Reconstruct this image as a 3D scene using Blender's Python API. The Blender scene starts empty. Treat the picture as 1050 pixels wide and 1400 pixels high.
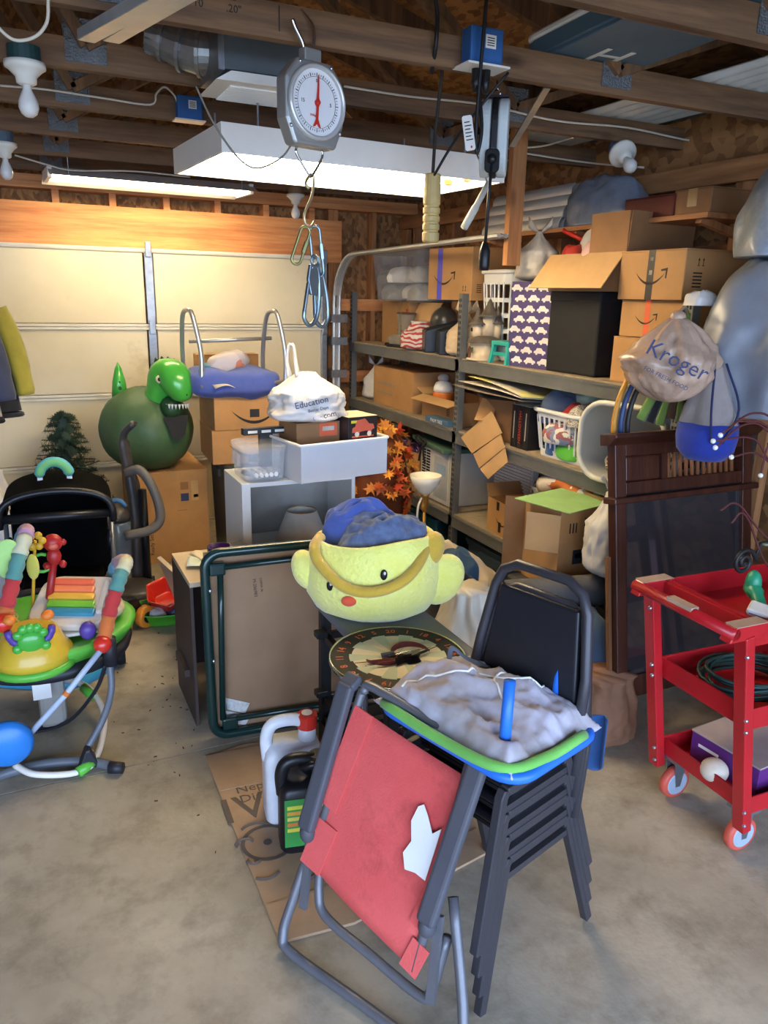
import bpy, bmesh, math, random
from mathutils import Vector, Matrix, noise

# ------------------------------------------------------------------ scene, camera, light
S = bpy.context.scene
COL = S.collection
PI = math.pi
R_ = math.radians
random.seed(7)

FPX, CX, CY = 1045.0, 525.0, 700.0          # the photograph is 1050 x 1400
ROT = Matrix(((0.90541374, 0.09678471, -0.41335054),
              (-0.42397238, 0.25604606, -0.86872771),
              (0.02175722, 0.96180722, 0.27286167)))
CAMP = Vector((0, 0, 1.7))
cam = bpy.data.cameras.new('camera')
cam.sensor_fit = 'VERTICAL'; cam.sensor_height = 36.0; cam.lens = FPX/1400*36.0
cam.clip_start = 0.05
camo = bpy.data.objects.new('camera', cam); COL.objects.link(camo)
camo.matrix_world = Matrix.Translation(CAMP) @ ROT.to_4x4()
S.camera = camo

w = bpy.data.worlds.new('sky'); S.world = w; w.use_nodes = True
nt = w.node_tree; bg = nt.nodes['Background']
bg.inputs['Color'].default_value = (0.50, 0.67, 1.0, 1)
bg.inputs['Strength'].default_value = 8.0
S.view_settings.view_transform = 'Standard'; S.view_settings.look = 'None'
S.view_settings.gamma = 1.0; S.view_settings.use_curve_mapping = False
S.view_settings.exposure = 0.45

pl = bpy.data.lights.new('opening_portal', 'AREA'); pl.shape = 'RECTANGLE'; pl.size = 6.4; pl.size_y = 2.2
pl.cycles.is_portal = True
plo = bpy.data.objects.new('opening_portal', pl); COL.objects.link(plo)
plo.location = (-0.3, -1.5, 1.1); plo.rotation_euler = (R_(90), 0, 0)

def pix(x, y, X=None, Y=None, Z=None):
    d = ROT @ Vector((x-CX, -(y-CY), -FPX))
    if X is not None: t = (X-CAMP.x)/d.x
    elif Y is not None: t = (Y-CAMP.y)/d.y
    else: t = (Z-CAMP.z)/d.z
    return CAMP + d*t

# ------------------------------------------------------------------ mesh builder
def lin(v): 
    v /= 255.0
    return v/12.92 if v <= 0.04045 else ((v+0.055)/1.055)**2.4
def C(r, g, b): return (lin(r), lin(g), lin(b), 1)

class MB:
    def __init__(s): s.v = []; s.f = []; s.M = Matrix()
    def add(s, vs, fs):
        o = len(s.v)
        s.v += [s.M @ Vector(p) for p in vs]; s.f += [tuple(i+o for i in f) for f in fs]
        return s
    def box(s, c, d, rz=0, M=None):
        x, y, z = d[0]/2, d[1]/2, d[2]/2
        m = Matrix.Translation(c) @ (M if M else Matrix.Rotation(rz, 4, 'Z'))
        vs = [m @ Vector((i*x, j*y, k*z)) for i in (-1, 1) for j in (-1, 1) for k in (-1, 1)]
        return s.add(vs, [(0,1,3,2),(4,6,7,5),(0,4,5,1),(2,3,7,6),(0,2,6,4),(1,5,7,3)])
    def b2(s, a, b):
        return s.box([(a[i]+b[i])/2 for i in range(3)], [abs(b[i]-a[i]) for i in range(3)])
    def beam(s, p, q, w, h, up=(0,0,1)):
        p = Vector(p); q = Vector(q); d = q-p; L = d.length; d.normalize()
        u = Vector(up)
        if abs(d.dot(u)) > .98: u = Vector((1,0,0))
        x = d.cross(u).normalized(); z = x.cross(d)
        m = Matrix((x, d, z)).transposed().to_4x4()
        return s.box((p+q)/2, (w, L, h), M=m)
    def tube(s, pts, r, n=10, closed=False, caps=True, flat=1.0):
        P = [Vector(p) for p in pts]; k = len(P)
        rs = r if isinstance(r, (list, tuple)) else [r]*k
        T = []
        for i in range(k):
            a = P[(i-1) % k] if (closed or i) else P[0]; b = P[(i+1) % k] if (closed or i < k-1) else P[-1]
            t = (b-a); T.append(t.normalized() if t.length > 1e-9 else Vector((0,0,1)))
        u = T[0].orthogonal().normalized(); vs = []; fs = []
        for i in range(k):
            u = (u - T[i]*u.dot(T[i]))
            u = u.normalized() if u.length > 1e-6 else T[i].orthogonal().normalized()
            w_ = T[i].cross(u)
            for j in range(n):
                a = 2*PI*j/n
                vs.append(P[i] + (u*math.cos(a) + w_*math.sin(a)*flat)*rs[i])
        m = k if closed else k-1
        for i in range(m):
            for j in range(n):
                a = i*n+j; b = i*n+(j+1) % n; c = ((i+1) % k)*n+(j+1) % n; d = ((i+1) % k)*n+j
                fs.append((a, b, c, d))
        if caps and not closed:
            fs.append(tuple(range(n-1, -1, -1))); fs.append(tuple((k-1)*n+j for j in range(n)))
        return s.add(vs, fs)
    def cyl(s, p, q, r, n=16, r2=None): return s.tube([p, q], [r, r if r2 is None else r2], n)
    def lathe(s, prof, n=24, c=(0,0,0), M=None, f=None):
        m = Matrix.Translation(c) @ (M or Matrix()); vs = []; fs = []; k = len(prof)
        for i, (r, z) in enumerate(prof):
            for j in range(n):
                a = 2*PI*j/n; rr = r*(f(a, i, z) if f else 1)
                vs.append(m @ Vector((rr*math.cos(a), rr*math.sin(a), z)))
        for i in range(k-1):
            for j in range(n): fs.append((i*n+j, i*n+(j+1) % n, (i+1)*n+(j+1) % n, (i+1)*n+j))
        ring = prof[0] == prof[-1]
        if prof[0][0] > 1e-5 and not ring: fs.append(tuple(range(n-1, -1, -1)))
        if prof[-1][0] > 1e-5 and not ring: fs.append(tuple((k-1)*n+j for j in range(n)))
        return s.add(vs, fs)
    def prism(s, poly, t, M=None):
        m = M or Matrix(); n = len(poly)
        vs = [m @ Vector((x, 0, z)) for x, z in poly] + [m @ Vector((x, t, z)) for x, z in poly]
        fs = [tuple(range(n)), tuple(range(2*n-1, n-1, -1))] + [(i, i+n, (i+1) % n+n, (i+1) % n) for i in range(n)]
        return s.add(vs, fs)
    def ell(s, c, r, nu=16, nv=10, M=None, f=None, pw=1.0):
        m = Matrix.Translation(c) @ (M or Matrix()); vs = []; fs = []
        def sp(x): return math.copysign(abs(x)**pw, x)
        for i in range(nv+1):
            t = -PI/2 + PI*i/nv
            for j in range(nu):
                a = 2*PI*j/nu
                p = Vector((sp(math.cos(t))*sp(math.cos(a))*r[0], sp(math.cos(t))*sp(math.sin(a))*r[1], sp(math.sin(t))*r[2]))
                if f: p = f(p)
                vs.append(m @ p)
        for i in range(nv):
            for j in range(nu): fs.append((i*nu+j, i*nu+(j+1) % nu, (i+1)*nu+(j+1) % nu, (i+1)*nu+j))
        return s.add(vs, fs)
    def grid(s, fn, nu, nv, thick=0):
        vs = [fn(i/nu, j/nv) for j in range(nv+1) for i in range(nu+1)]; W = nu+1
        fs = [(j*W+i, j*W+i+1, (j+1)*W+i+1, (j+1)*W+i) for j in range(nv) for i in range(nu)]
        return s.add(vs, fs)
    def build(s, name, mat, parent=None, smooth=False, bevel=0, sub=0, solid=0, seg=2):
        me = bpy.data.meshes.new(name); me.from_pydata([tuple(p) for p in s.v], [], s.f)
        bm = bmesh.new(); bm.from_mesh(me)
        bmesh.ops.remove_doubles(bm, verts=bm.verts, dist=1e-5)
        bmesh.ops.recalc_face_normals(bm, faces=bm.faces); bm.to_mesh(me); bm.free()
        if smooth:
            for p in me.polygons: p.use_smooth = True
        me.materials.append(mat)
        return obj(name, me, parent, bevel, sub, solid, seg)

def obj(name, me, parent=None, bevel=0, sub=0, solid=0, seg=2):
    o = bpy.data.objects.new(name, me); COL.objects.link(o)
    if parent is not None: o.parent = parent
    if solid:
        md = o.modifiers.new('solid', 'SOLIDIFY'); md.thickness = solid; md.offset = 0
    if bevel:
        md = o.modifiers.new('bevel', 'BEVEL'); md.width = bevel; md.segments = seg; md.limit_method = 'ANGLE'; md.angle_limit = R_(40)
        md.harden_normals = False
    if sub:
        md = o.modifiers.new('sub', 'SUBSURF'); md.levels = sub; md.render_levels = sub
    return o

def tag(o, label, cat, group=None):
    o['label'] = label; o['category'] = cat
    if group: o['group'] = group
    return o
def thing(name, label, cat, loc=(0,0,0), rz=0, group=None, rot=None):
    o = bpy.data.objects.new(name, None); COL.objects.link(o); o.empty_display_size = .05
    o.location = loc; o.rotation_euler = rot if rot else (0, 0, rz)
    return tag(o, label, cat, group)
def struct(name, parent=None):
    o = bpy.data.objects.new(name, None); COL.objects.link(o); o['kind'] = 'structure'; o.empty_display_size = .05
    return o
def dup(o, loc=None, rz=None, parent=None, label=None):
    c = o.copy(); COL.objects.link(c)
    if parent is not None: c.parent = parent
    if loc is not None: c.location = loc
    if rz is not None: c.rotation_euler = (0, 0, rz)
    if label: c['label'] = label
    for ch in list(o.children): dup(ch, parent=c)
    return c
def part(o, label): o['label'] = label; return o

def nz(p, sc, seed=0, oct=3):
    return noise.fractal(Vector(p)*sc + Vector((seed*3.1, seed*7.7, seed*1.3)), 1.0, 2.0, oct)
def ridge(p, sc, seed=0):
    q = Vector(p)*sc + Vector((seed*5.1, seed*2.7, seed*9.3))
    return 1-2*abs(noise.noise(q)) + .5*(1-2*abs(noise.noise(q*2.1)))
def crv(pts, n=8):
    """Catmull-Rom through points"""
    P = [Vector(p) for p in pts]; P = [P[0]*2-P[1]] + P + [P[-1]*2-P[-2]]; out = []
    for i in range(1, len(P)-2):
        for k in range(n):
            t = k/n; a, b, c, d = P[i-1], P[i], P[i+1], P[i+2]
            out.append(.5*((2*b) + (c-a)*t + (2*a-5*b+4*c-d)*t*t + (3*b-a-3*c+d)*t**3))
    out.append(P[-2]); return out
def arc(c, r, a0, a1, n, u=(1,0,0), v=(0,0,1)):
    c = Vector(c); u = Vector(u); v = Vector(v)
    return [c + (u*math.cos(R_(a0+(a1-a0)*i/n)) + v*math.sin(R_(a0+(a1-a0)*i/n)))*r for i in range(n+1)]
def rrect(w, h, r, n=4):
    """rounded rectangle outline in x,z"""
    out = []
    for cx, cz, a in ((w/2-r, h/2-r, 0), (-w/2+r, h/2-r, 90), (-w/2+r, -h/2+r, 180), (w/2-r, -h/2+r, 270)):
        for i in range(n+1):
            t = R_(a+90*i/n); out.append((cx+r*math.cos(t), cz+r*math.sin(t)))
    return out

# ------------------------------------------------------------------ materials (all procedural)
MATS = {}
def M(key, col=None, rough=.5, metal=0, var=.12, sc=6, bump=0, bsc=60, coat=0, trans=0, alpha=1, col2=None, sheen=0, emit=None, ior=1.45, stretch=None, sss=0):
    if key in MATS: return MATS[key]
    m = bpy.data.materials.new(key); m.use_nodes = True; n = m.node_tree.nodes; l = m.node_tree.links
    b = n['Principled BSDF']; b.inputs['Roughness'].default_value = rough; b.inputs['Metallic'].default_value = metal
    b.inputs['IOR'].default_value = ior
    b.inputs['Coat Weight'].default_value = coat; b.inputs['Transmission Weight'].default_value = trans
    b.inputs['Alpha'].default_value = alpha; b.inputs['Sheen Weight'].default_value = sheen
    if emit: b.inputs['Emission Color'].default_value = emit[0]; b.inputs['Emission Strength'].default_value = emit[1]
    tc = n.new('ShaderNodeTexCoord'); mp = n.new('ShaderNodeMapping'); l.new(tc.outputs['Object'], mp.inputs[0])
    if stretch: mp.inputs['Scale'].default_value = stretch
    no = n.new('ShaderNodeTexNoise'); no.inputs['Scale'].default_value = sc; no.inputs['Detail'].default_value = 6; no.inputs['Roughness'].default_value = .62
    l.new(mp.outputs[0], no.inputs['Vector'])
    rp = n.new('ShaderNodeValToRGB'); l.new(no.outputs['Fac'], rp.inputs[0])
    c2 = col2 or tuple(min(1, x*(1+var)) for x in col[:3])+(1,); c1 = col if col2 else tuple(x*(1-var) for x in col[:3])+(1,)
    rp.color_ramp.elements[0].color = c1; rp.color_ramp.elements[0].position = .32
    rp.color_ramp.elements[1].color = c2; rp.color_ramp.elements[1].position = .68
    l.new(rp.outputs[0], b.inputs['Base Color'])
    if bump:
        nb = n.new('ShaderNodeTexNoise'); nb.inputs['Scale'].default_value = bsc; nb.inputs['Detail'].default_value = 4
        l.new(mp.outputs[0], nb.inputs['Vector'])
        bp = n.new('ShaderNodeBump'); bp.inputs['Strength'].default_value = bump; bp.inputs['Distance'].default_value = .01
        l.new(nb.outputs['Fac'], bp.inputs['Height']); l.new(bp.outputs[0], b.inputs['Normal'])
    MATS[key] = m; return m

def wood(key, a, b_, axis=0, rough=.75, knots=True):
    if key in MATS: return MATS[key]
    m = M(key, a, rough, col2=b_, sc=3.0, bump=.15, bsc=14, stretch=tuple(.7 if i == axis else 9 for i in range(3)))
    n = m.node_tree.nodes; l = m.node_tree.links; b = n['Principled BSDF']
    if knots:
        rp = b.inputs['Base Color'].links[0].from_socket
        tc = [x for x in n if x.type == 'TEX_COORD'][0]
        mp = n.new('ShaderNodeMapping'); mp.inputs['Scale'].default_value = tuple(2.2 if i == axis else 5 for i in range(3)); l.new(tc.outputs['Object'], mp.inputs[0])
        vo = n.new('ShaderNodeTexVoronoi'); vo.inputs['Scale'].default_value = 1.0; l.new(mp.outputs[0], vo.inputs['Vector'])
        r2 = n.new('ShaderNodeValToRGB'); r2.color_ramp.elements[0].position = .05; r2.color_ramp.elements[1].position = .14
        r2.color_ramp.elements[0].color = (.32, .22, .16, 1); r2.color_ramp.elements[1].color = (1, 1, 1, 1)
        l.new(vo.outputs['Distance'], r2.inputs[0])
        mx = n.new('ShaderNodeMix'); mx.data_type = 'RGBA'; mx.blend_type = 'MULTIPLY'; mx.inputs[0].default_value = .85
        l.new(rp, mx.inputs[6]); l.new(r2.outputs[0], mx.inputs[7]); l.new(mx.outputs[2], b.inputs['Base Color'])
    return m

def osb(key, a, b_, dark):
    m = M(key, a, .8, col2=b_, sc=9, bump=.25, bsc=35)
    n = m.node_tree.nodes; l = m.node_tree.links; b = n['Principled BSDF']
    tc = [x for x in n if x.type == 'TEX_COORD'][0]
    vo = n.new('ShaderNodeTexVoronoi'); vo.inputs['Scale'].default_value = 42; vo.inputs['Randomness'].default_value = 1
    mp = n.new('ShaderNodeMapping'); mp.inputs['Scale'].default_value = (1, .45, .6); l.new(tc.outputs['Object'], mp.inputs[0]); l.new(mp.outputs[0], vo.inputs['Vector'])
    rp = n.new('ShaderNodeValToRGB'); e = rp.color_ramp.elements; e[0].color = dark; e[1].color = b_; e[0].position = .1; e[1].position = .8
    k = e.new(.45); k.color = a
    sp = n.new('ShaderNodeSeparateColor'); l.new(vo.outputs['Color'], sp.inputs[0]); l.new(sp.outputs[0], rp.inputs[0])
    mx = n.new('ShaderNodeMix'); mx.data_type = 'RGBA'; mx.inputs[0].default_value = .6
    old = b.inputs['Base Color'].links[0].from_socket
    l.new(old, mx.inputs[6]); l.new(rp.outputs[0], mx.inputs[7]); l.new(mx.outputs[2], b.inputs['Base Color'])
    return m

def concrete(key):
    m = M(key, C(142, 131, 112), .6, col2=C(180, 169, 148), sc=1.6, bump=.12, bsc=45)
    n = m.node_tree.nodes; l = m.node_tree.links; b = n['Principled BSDF']
    tc = [x for x in n if x.type == 'TEX_COORD'][0]
    old = b.inputs['Base Color'].links[0].from_socket
    n2 = n.new('ShaderNodeTexNoise'); n2.inputs['Scale'].default_value = 5.5; n2.inputs['Detail'].default_value = 9; n2.inputs['Roughness'].default_value = .7
    l.new(tc.outputs['Object'], n2.inputs['Vector'])
    r2 = n.new('ShaderNodeValToRGB'); r2.color_ramp.elements[0].position = .30; r2.color_ramp.elements[0].color = (.50, .48, .46, 1)
    r2.color_ramp.elements[1].position = .52; r2.color_ramp.elements[1].color = (1, 1, 1, 1); l.new(n2.outputs['Fac'], r2.inputs[0])
    mx = n.new('ShaderNodeMix'); mx.data_type = 'RGBA'; mx.blend_type = 'MULTIPLY'; mx.inputs[0].default_value = .8
    l.new(old, mx.inputs[6]); l.new(r2.outputs[0], mx.inputs[7])
    # a few dark oil spots and hairline cracks
    vo = n.new('ShaderNodeTexVoronoi'); vo.feature = 'DISTANCE_TO_EDGE'; vo.inputs['Scale'].default_value = .55
    n3 = n.new('ShaderNodeTexNoise'); n3.inputs['Scale'].default_value = 3; n3.inputs['Detail'].default_value = 5; l.new(tc.outputs['Object'], n3.inputs['Vector'])
    ad = n.new('ShaderNodeMix'); ad.data_type = 'RGBA'; ad.blend_type = 'LINEAR_LIGHT'; ad.inputs[0].default_value = .18
    l.new(tc.outputs['Object'], ad.inputs[6]); l.new(n3.outputs['Color'], ad.inputs[7]); l.new(ad.outputs[2], vo.inputs['Vector'])
    r3 = n.new('ShaderNodeValToRGB'); r3.color_ramp.elements[0].color = (.35, .33, .31, 1); r3.color_ramp.elements[0].position = .0
    r3.color_ramp.elements[1].color = (1, 1, 1, 1); r3.color_ramp.elements[1].position = .006; l.new(vo.outputs['Distance'], r3.inputs[0])
    m2 = n.new('ShaderNodeMix'); m2.data_type = 'RGBA'; m2.blend_type = 'MULTIPLY'; m2.inputs[0].default_value = .12
    l.new(mx.outputs[2], m2.inputs[6]); l.new(r3.outputs[0], m2.inputs[7]); l.new(m2.outputs[2], b.inputs['Base Color'])
    return m

def stain(m, sc, lo, hi, col, amt=.8, off=0):
    """dirt marks with a shape of their own, multiplied over the base colour"""
    n = m.node_tree.nodes; l = m.node_tree.links; b = n['Principled BSDF']; tc = [x for x in n if x.type == 'TEX_COORD'][0]
    old = b.inputs['Base Color'].links[0].from_socket; mp = n.new('ShaderNodeMapping'); mp.inputs['Location'].default_value = (off, off*.7, off*1.3); l.new(tc.outputs['Object'], mp.inputs[0])
    ns = n.new('ShaderNodeTexNoise'); ns.inputs['Scale'].default_value = sc; ns.inputs['Detail'].default_value = 7; ns.inputs['Roughness'].default_value = .65; l.new(mp.outputs[0], ns.inputs['Vector'])
    rp = n.new('ShaderNodeValToRGB'); e = rp.color_ramp.elements; e[0].position = lo; e[0].color = col; e[1].position = hi; e[1].color = (1, 1, 1, 1); l.new(ns.outputs['Fac'], rp.inputs[0])
    mx = n.new('ShaderNodeMix'); mx.data_type = 'RGBA'; mx.blend_type = 'MULTIPLY'; mx.inputs[0].default_value = amt
    l.new(old, mx.inputs[6]); l.new(rp.outputs[0], mx.inputs[7]); l.new(mx.outputs[2], b.inputs['Base Color']); return m

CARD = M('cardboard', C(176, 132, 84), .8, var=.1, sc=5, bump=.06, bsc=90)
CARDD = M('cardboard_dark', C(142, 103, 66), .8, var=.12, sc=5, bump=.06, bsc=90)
CARDL = M('cardboard_light', C(196, 156, 106), .8, var=.08, sc=5)
TAPE = M('brown_tape', C(165, 128, 84), .3, var=.05)
INK = M('black_ink', C(38, 32, 28), .7, var=.05)
BLK = M('black_plastic', C(24, 24, 27), .38, var=.1)
BLKM = M('black_matte', C(22, 22, 24), .75, var=.15, bump=.1)
WHT = M('white_plastic', C(228, 226, 220), .4, var=.04)
GALV = M('galvanised_steel', C(150, 155, 160), .38, metal=.85, var=.15, sc=25)
STEEL = M('grey_painted_steel', C(98, 99, 97), .5, metal=.15, var=.2, sc=4)
CHROME = M('chrome', C(200, 200, 202), .18, metal=1, var=.03)
WPAINT = M('white_enamel', C(235, 233, 226), .45, var=.03)
CABLE = M('white_cable', C(205, 198, 180), .5, var=.05)
BCABLE = M('black_cable', C(26, 26, 28), .5, var=.05)
SCREW = M('screw_steel', C(170, 172, 176), .3, metal=.9, var=.05)
FILM = M('clear_plastic', C(226, 228, 230), .15, trans=.0, alpha=.32, var=.03)
GLASSM = M('milky_plastic', C(225, 228, 232), .35, alpha=.62, var=.03)

def text(name, s, size, mat, parent, mw, ext=.0004, align='CENTER'):
    """lettering as thin geometry; local x along the line, z up, front towards -y"""
    cu = bpy.data.curves.new(name, 'FONT'); cu.body = s; cu.size = size; cu.extrude = ext; cu.align_x = align; cu.align_y = 'CENTER'; cu.resolution_u = 2
    o = bpy.data.objects.new(name, cu); me = bpy.data.meshes.new_from_object(o); bpy.data.objects.remove(o)
    me.transform(mw @ Matrix.Rotation(R_(90), 4, 'X')); me.materials.clear(); me.materials.append(mat)
    return obj(name, me, parent)
def TR(x, y, z, rx=0, ry=0, rz=0):
    return Matrix.Translation((x, y, z)) @ Matrix.Rotation(R_(rz), 4, 'Z') @ Matrix.Rotation(R_(ry), 4, 'Y') @ Matrix.Rotation(R_(rx), 4, 'X')
def copyc(o, m):
    """a further copy of a piece under the same parent, moved by matrix m"""
    c = o.copy(); COL.objects.link(c); c.matrix_local = m @ o.matrix_local; return c
# ------------------------------------------------------------------ the garage itself
W_CH = wood('truss_wood', C(84, 62, 44), C(132, 98, 68), 0)
W_WEB = wood('web_wood', C(90, 66, 46), C(138, 102, 70), 2)
W_HD = wood('header_wood', C(184, 112, 62), C(222, 156, 96), 0, rough=.6)
W_ST = wood('stud_wood', C(140, 92, 54), C(186, 130, 82), 2)
W_STY = wood('plate_wood', C(140, 92, 54), C(182, 126, 80), 1)
OSB = osb('osb_sheathing', C(138, 94, 54), C(178, 128, 78), C(86, 54, 30))
CONC = concrete('concrete')
DOORP = M('door_panel_cream', C(214, 200, 164), .55, col2=C(226, 214, 182), sc=1.4, bump=.05, bsc=8)
stain(DOORP, 1.8, .30, .40, (.62, .55, .42, 1), .7)
DOORR = M('door_rail_white', C(214, 208, 190), .45, var=.06)

fl = struct('floor')
for y0, y1 in ((-1.5, 2.618), (2.624, 6.0)):
    MB().b2((-3.6, y0, -.1), (3.05, y1, 0)).build('concrete_slab', CONC, fl)
MB().b2((-3.6, -1.5, -.1), (3.05, 6.0, -.012)).build('slab_joint', M('joint_dirt', C(60, 54, 48), .9), fl)
dw = MB().b2((-9, -14, -.12), (9, -1.5, -.01)).build('driveway', CONC); dw['kind'] = 'structure'

# right wall: sheathing, studs, plates
wr = struct('wall_right')
MB().b2((2.97, -1.5, 0), (3.0, 6.0, 2.615)).build('sheathing', OSB, wr)
st = MB().b2((-.045, -.019, 0), (.045, .019, 2.3)).build('stud', W_ST, wr); st.location = (2.925, 5.62, 0)
for k in range(1, 12):
    c = st.copy(); COL.objects.link(c); c.location = (2.925, 5.62-.61*k, 0)
MB().b2((2.88, -1.5, 2.21), (2.968, 5.98, 2.30)).build('top_plate', W_STY, wr)
MB().b2((2.85, -1.5, 2.2), (2.88, 5.6, 2.29)).build('ledger', wood('ledger_wood', C(150, 102, 60), C(196, 140, 90), 1), wr)
MB().b2((2.9, 2.0, 1.86), (2.965, 5.6, 1.95)).build('girt', W_STY, wr)

# back wall: sheathing, studs, header over the big door
wb = struct('wall_back')
MB().b2((-3.6, 5.9, 0), (3.0, 5.93, 3.7)).build('sheathing', OSB, wb)
for x in (2.255, 2.295, 2.62, 2.93):
    MB().b2((x-.019, 5.80, 0), (x+.019, 5.9, 2.32)).build('stud', W_ST, wb)
for z in (.5, 1.06, 1.62):
    MB().b2((2.315, 5.79, z-.045), (2.97, 5.83, z+.045)).build('girt', W_HD, wb)
MB().b2((-3.6, 5.76, 1.93), (2.33, 5.80, 2.235)).build('header_beam', W_HD, wb)
for i in range(16):
    x = .32+.355*(i-9)
    if x < 2.25: MB().b2((x-.022, 5.775, 2.235), (x+.022, 5.89, 2.315)).build('header_block', W_HD, wb)
MB().b2((-3.6, 5.74, 2.315), (2.97, 5.89, 2.355)).build('top_plate', W_HD, wb)
MB().b2((-3.6, 5.75, 2.357), (2.97, 5.89, 2.397)).build('top_plate', W_HD, wb)

wl = MB().b2((-3.63, -1.5, 0), (-3.6, 6.0, 2.61)).build('wall_left', OSB); wl['kind'] = 'structure'
wf = MB().b2((-3.6, -1.55, 2.2), (3.05, -1.5, 3.6)).build('wall_front', OSB); wf['kind'] = 'structure'

# roof deck and trusses
ce = struct('ceiling')
RIDGE = (-.3, 3.62)
def roofz(x): return RIDGE[1] - abs(x-RIDGE[0])*(1.02/3.35)
for xa, xb in ((-3.9, -.3), (-.3, 3.35)):
    m = MB(); za, zb = roofz(xa), roofz(xb)
    m.add([(xa,-1.7,za),(xb,-1.7,zb),(xb,6.1,zb),(xa,6.1,za),(xa,-1.7,za+.02),(xb,-1.7,zb+.02),(xb,6.1,zb+.02),(xa,6.1,za+.02)],
          [(0,1,2,3),(7,6,5,4),(0,4,5,1),(1,5,6,2),(2,6,7,3),(3,7,4,0)])
    m.build('roof_deck', OSB, ce)
PLATE = M('truss_plate', C(122, 126, 130), .5, metal=.7, var=.2, sc=20, bump=.8, bsc=160)
def truss(y):
    t = MB().b2((-3.6, y-.019, 2.4), (3.02, y+.019, 2.492)).build('truss_chord', W_CH, ce)
    m = MB()
    for xa, xb in ((-3.6, -.3), (-.3, 3.2)):
        m2 = MB(); m2.beam((xa, y, roofz(xa)-.05), (xb, y, roofz(xb)-.05), .038, .09); m2.build('rafter', W_WEB, t)
    for a, b in (((2.0, 2.49), (2.55, roofz(2.55)-.09)), ((2.0, 2.49), (1.3, roofz(1.3)-.09)), ((.3, 2.49), (1.3, roofz(1.3)-.09)), ((.3, 2.49), (-.3, 3.5)),
                 ((-1.2, 2.49), (-.3, 3.5)), ((-1.2, 2.49), (-1.9, roofz(-1.9)-.09)), ((-2.7, 2.49), (-1.9, roofz(-1.9)-.09))):
        MB().beam((a[0], y, a[1]-.02), (b[0], y, b[1]), .036, .085, up=(0,1,0)).build('web', W_WEB, t)
    for x in (.3, 2.0, -1.2):
        for s_ in (-1, 1):
            MB().b2((x-.065, y+s_*.0195, 2.42), (x+.065, y+s_*.0235, 2.55)).build('gusset_plate', PLATE, t)
    return t
TY = [1.76, 2.40, 3.03, 3.66, 4.30, 4.95, 5.58]
trs = [truss(y) for y in TY]
for y in (-1.4, -.75, -.12, .5, 1.13): truss(y)
# lumber stamps on two of the chords
for y, x, t in ((2.40, .50, trs[1]), (3.03, .80, trs[2])):
    text('lumber_stamp', '40        20        10        .20"', .028, INK, t, TR(x, y-.0202, 2.455))
    text('lumber_stamp', 'TRUSS MUST BE PLUMB', .018, INK, t, TR(x+.05, y-.0202, 2.481))
    MB().b2((x+.265, y-.0206, 2.42), (x+.268, y-.0196, 2.485)).build('lumber_stamp', INK, t)

# sectional overhead door with galvanised stiles and its track
dr = struct('door_1')
DZ = [0, .49, .975, 1.45, 1.965]
for i in range(4):
    for xa, xb in ((-2.6, -.86), (-.80, .835), (.905, 2.14)):
        MB().b2((xa, 5.695, DZ[i]+.022), (xb, 5.735, DZ[i+1]-.02)).build('door_panel', DOORP, dr, bevel=.006)
    for zz, dpt in ((DZ[i]+.01, 5.69), (DZ[i+1]-.011, 5.685)):
        MB().b2((-2.6, dpt, zz-.009), (2.17, 5.73, zz+.009)).build('door_rail', DOORR, dr, bevel=.003)
    for x, wd in ((-.83, .05), (.87, .055), (2.155, .045)):
        MB().b2((x-wd/2, 5.672, DZ[i]+.024), (x+wd/2, 5.70, DZ[i+1]-.024)).build('door_stile', GALV, dr, bevel=.003)
        h = MB().b2((x-.02, 5.655, DZ[i+1]-.05), (x+.02, 5.672, DZ[i+1]+.05)).build('hinge', GALV, dr, bevel=.004)
MB().b2((-2.6, 5.68, 1.955), (2.17, 5.76, 1.972)).build('door_rail', DOORR, dr)
TRX = 2.25
path = [(TRX, 5.66, .02), (TRX, 5.66, 1.6)] + arc((TRX, 5.30, 1.62), .36, 0, 90, 8, u=(0,1,0), v=(0,0,1)) + [(TRX, 3.42, 2.0)]
m = MB()
for off in (-.022, .022):
    pp = [Vector(p)+Vector((off, 0, 0)) for p in path]
    m.tube(pp, .012, 6)
for i in range(len(path)-1):
    m.beam(path[i], path[i+1], .05, .006) if i != 0 else m.beam(path[i], path[i+1], .05, .006, up=(0,1,0))
m.build('track', M('track_steel', C(186, 186, 182), .4, metal=.5, var=.08), dr)
MB().b2((2.29, 3.43, 1.86), (2.37, 3.47, 2.62)).build('hanger_post', W_ST, dr)
MB().cyl((2.26, 3.45, 2.0), (2.24, 3.45, 2.0), .012).build('bolt', SCREW, dr)
for z in (1.1, 1.35, 1.52):
    MB().b2((2.2, 5.63, z-.03), (2.33, 5.79, z+.03)).build('track_bracket', GALV, dr)
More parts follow.
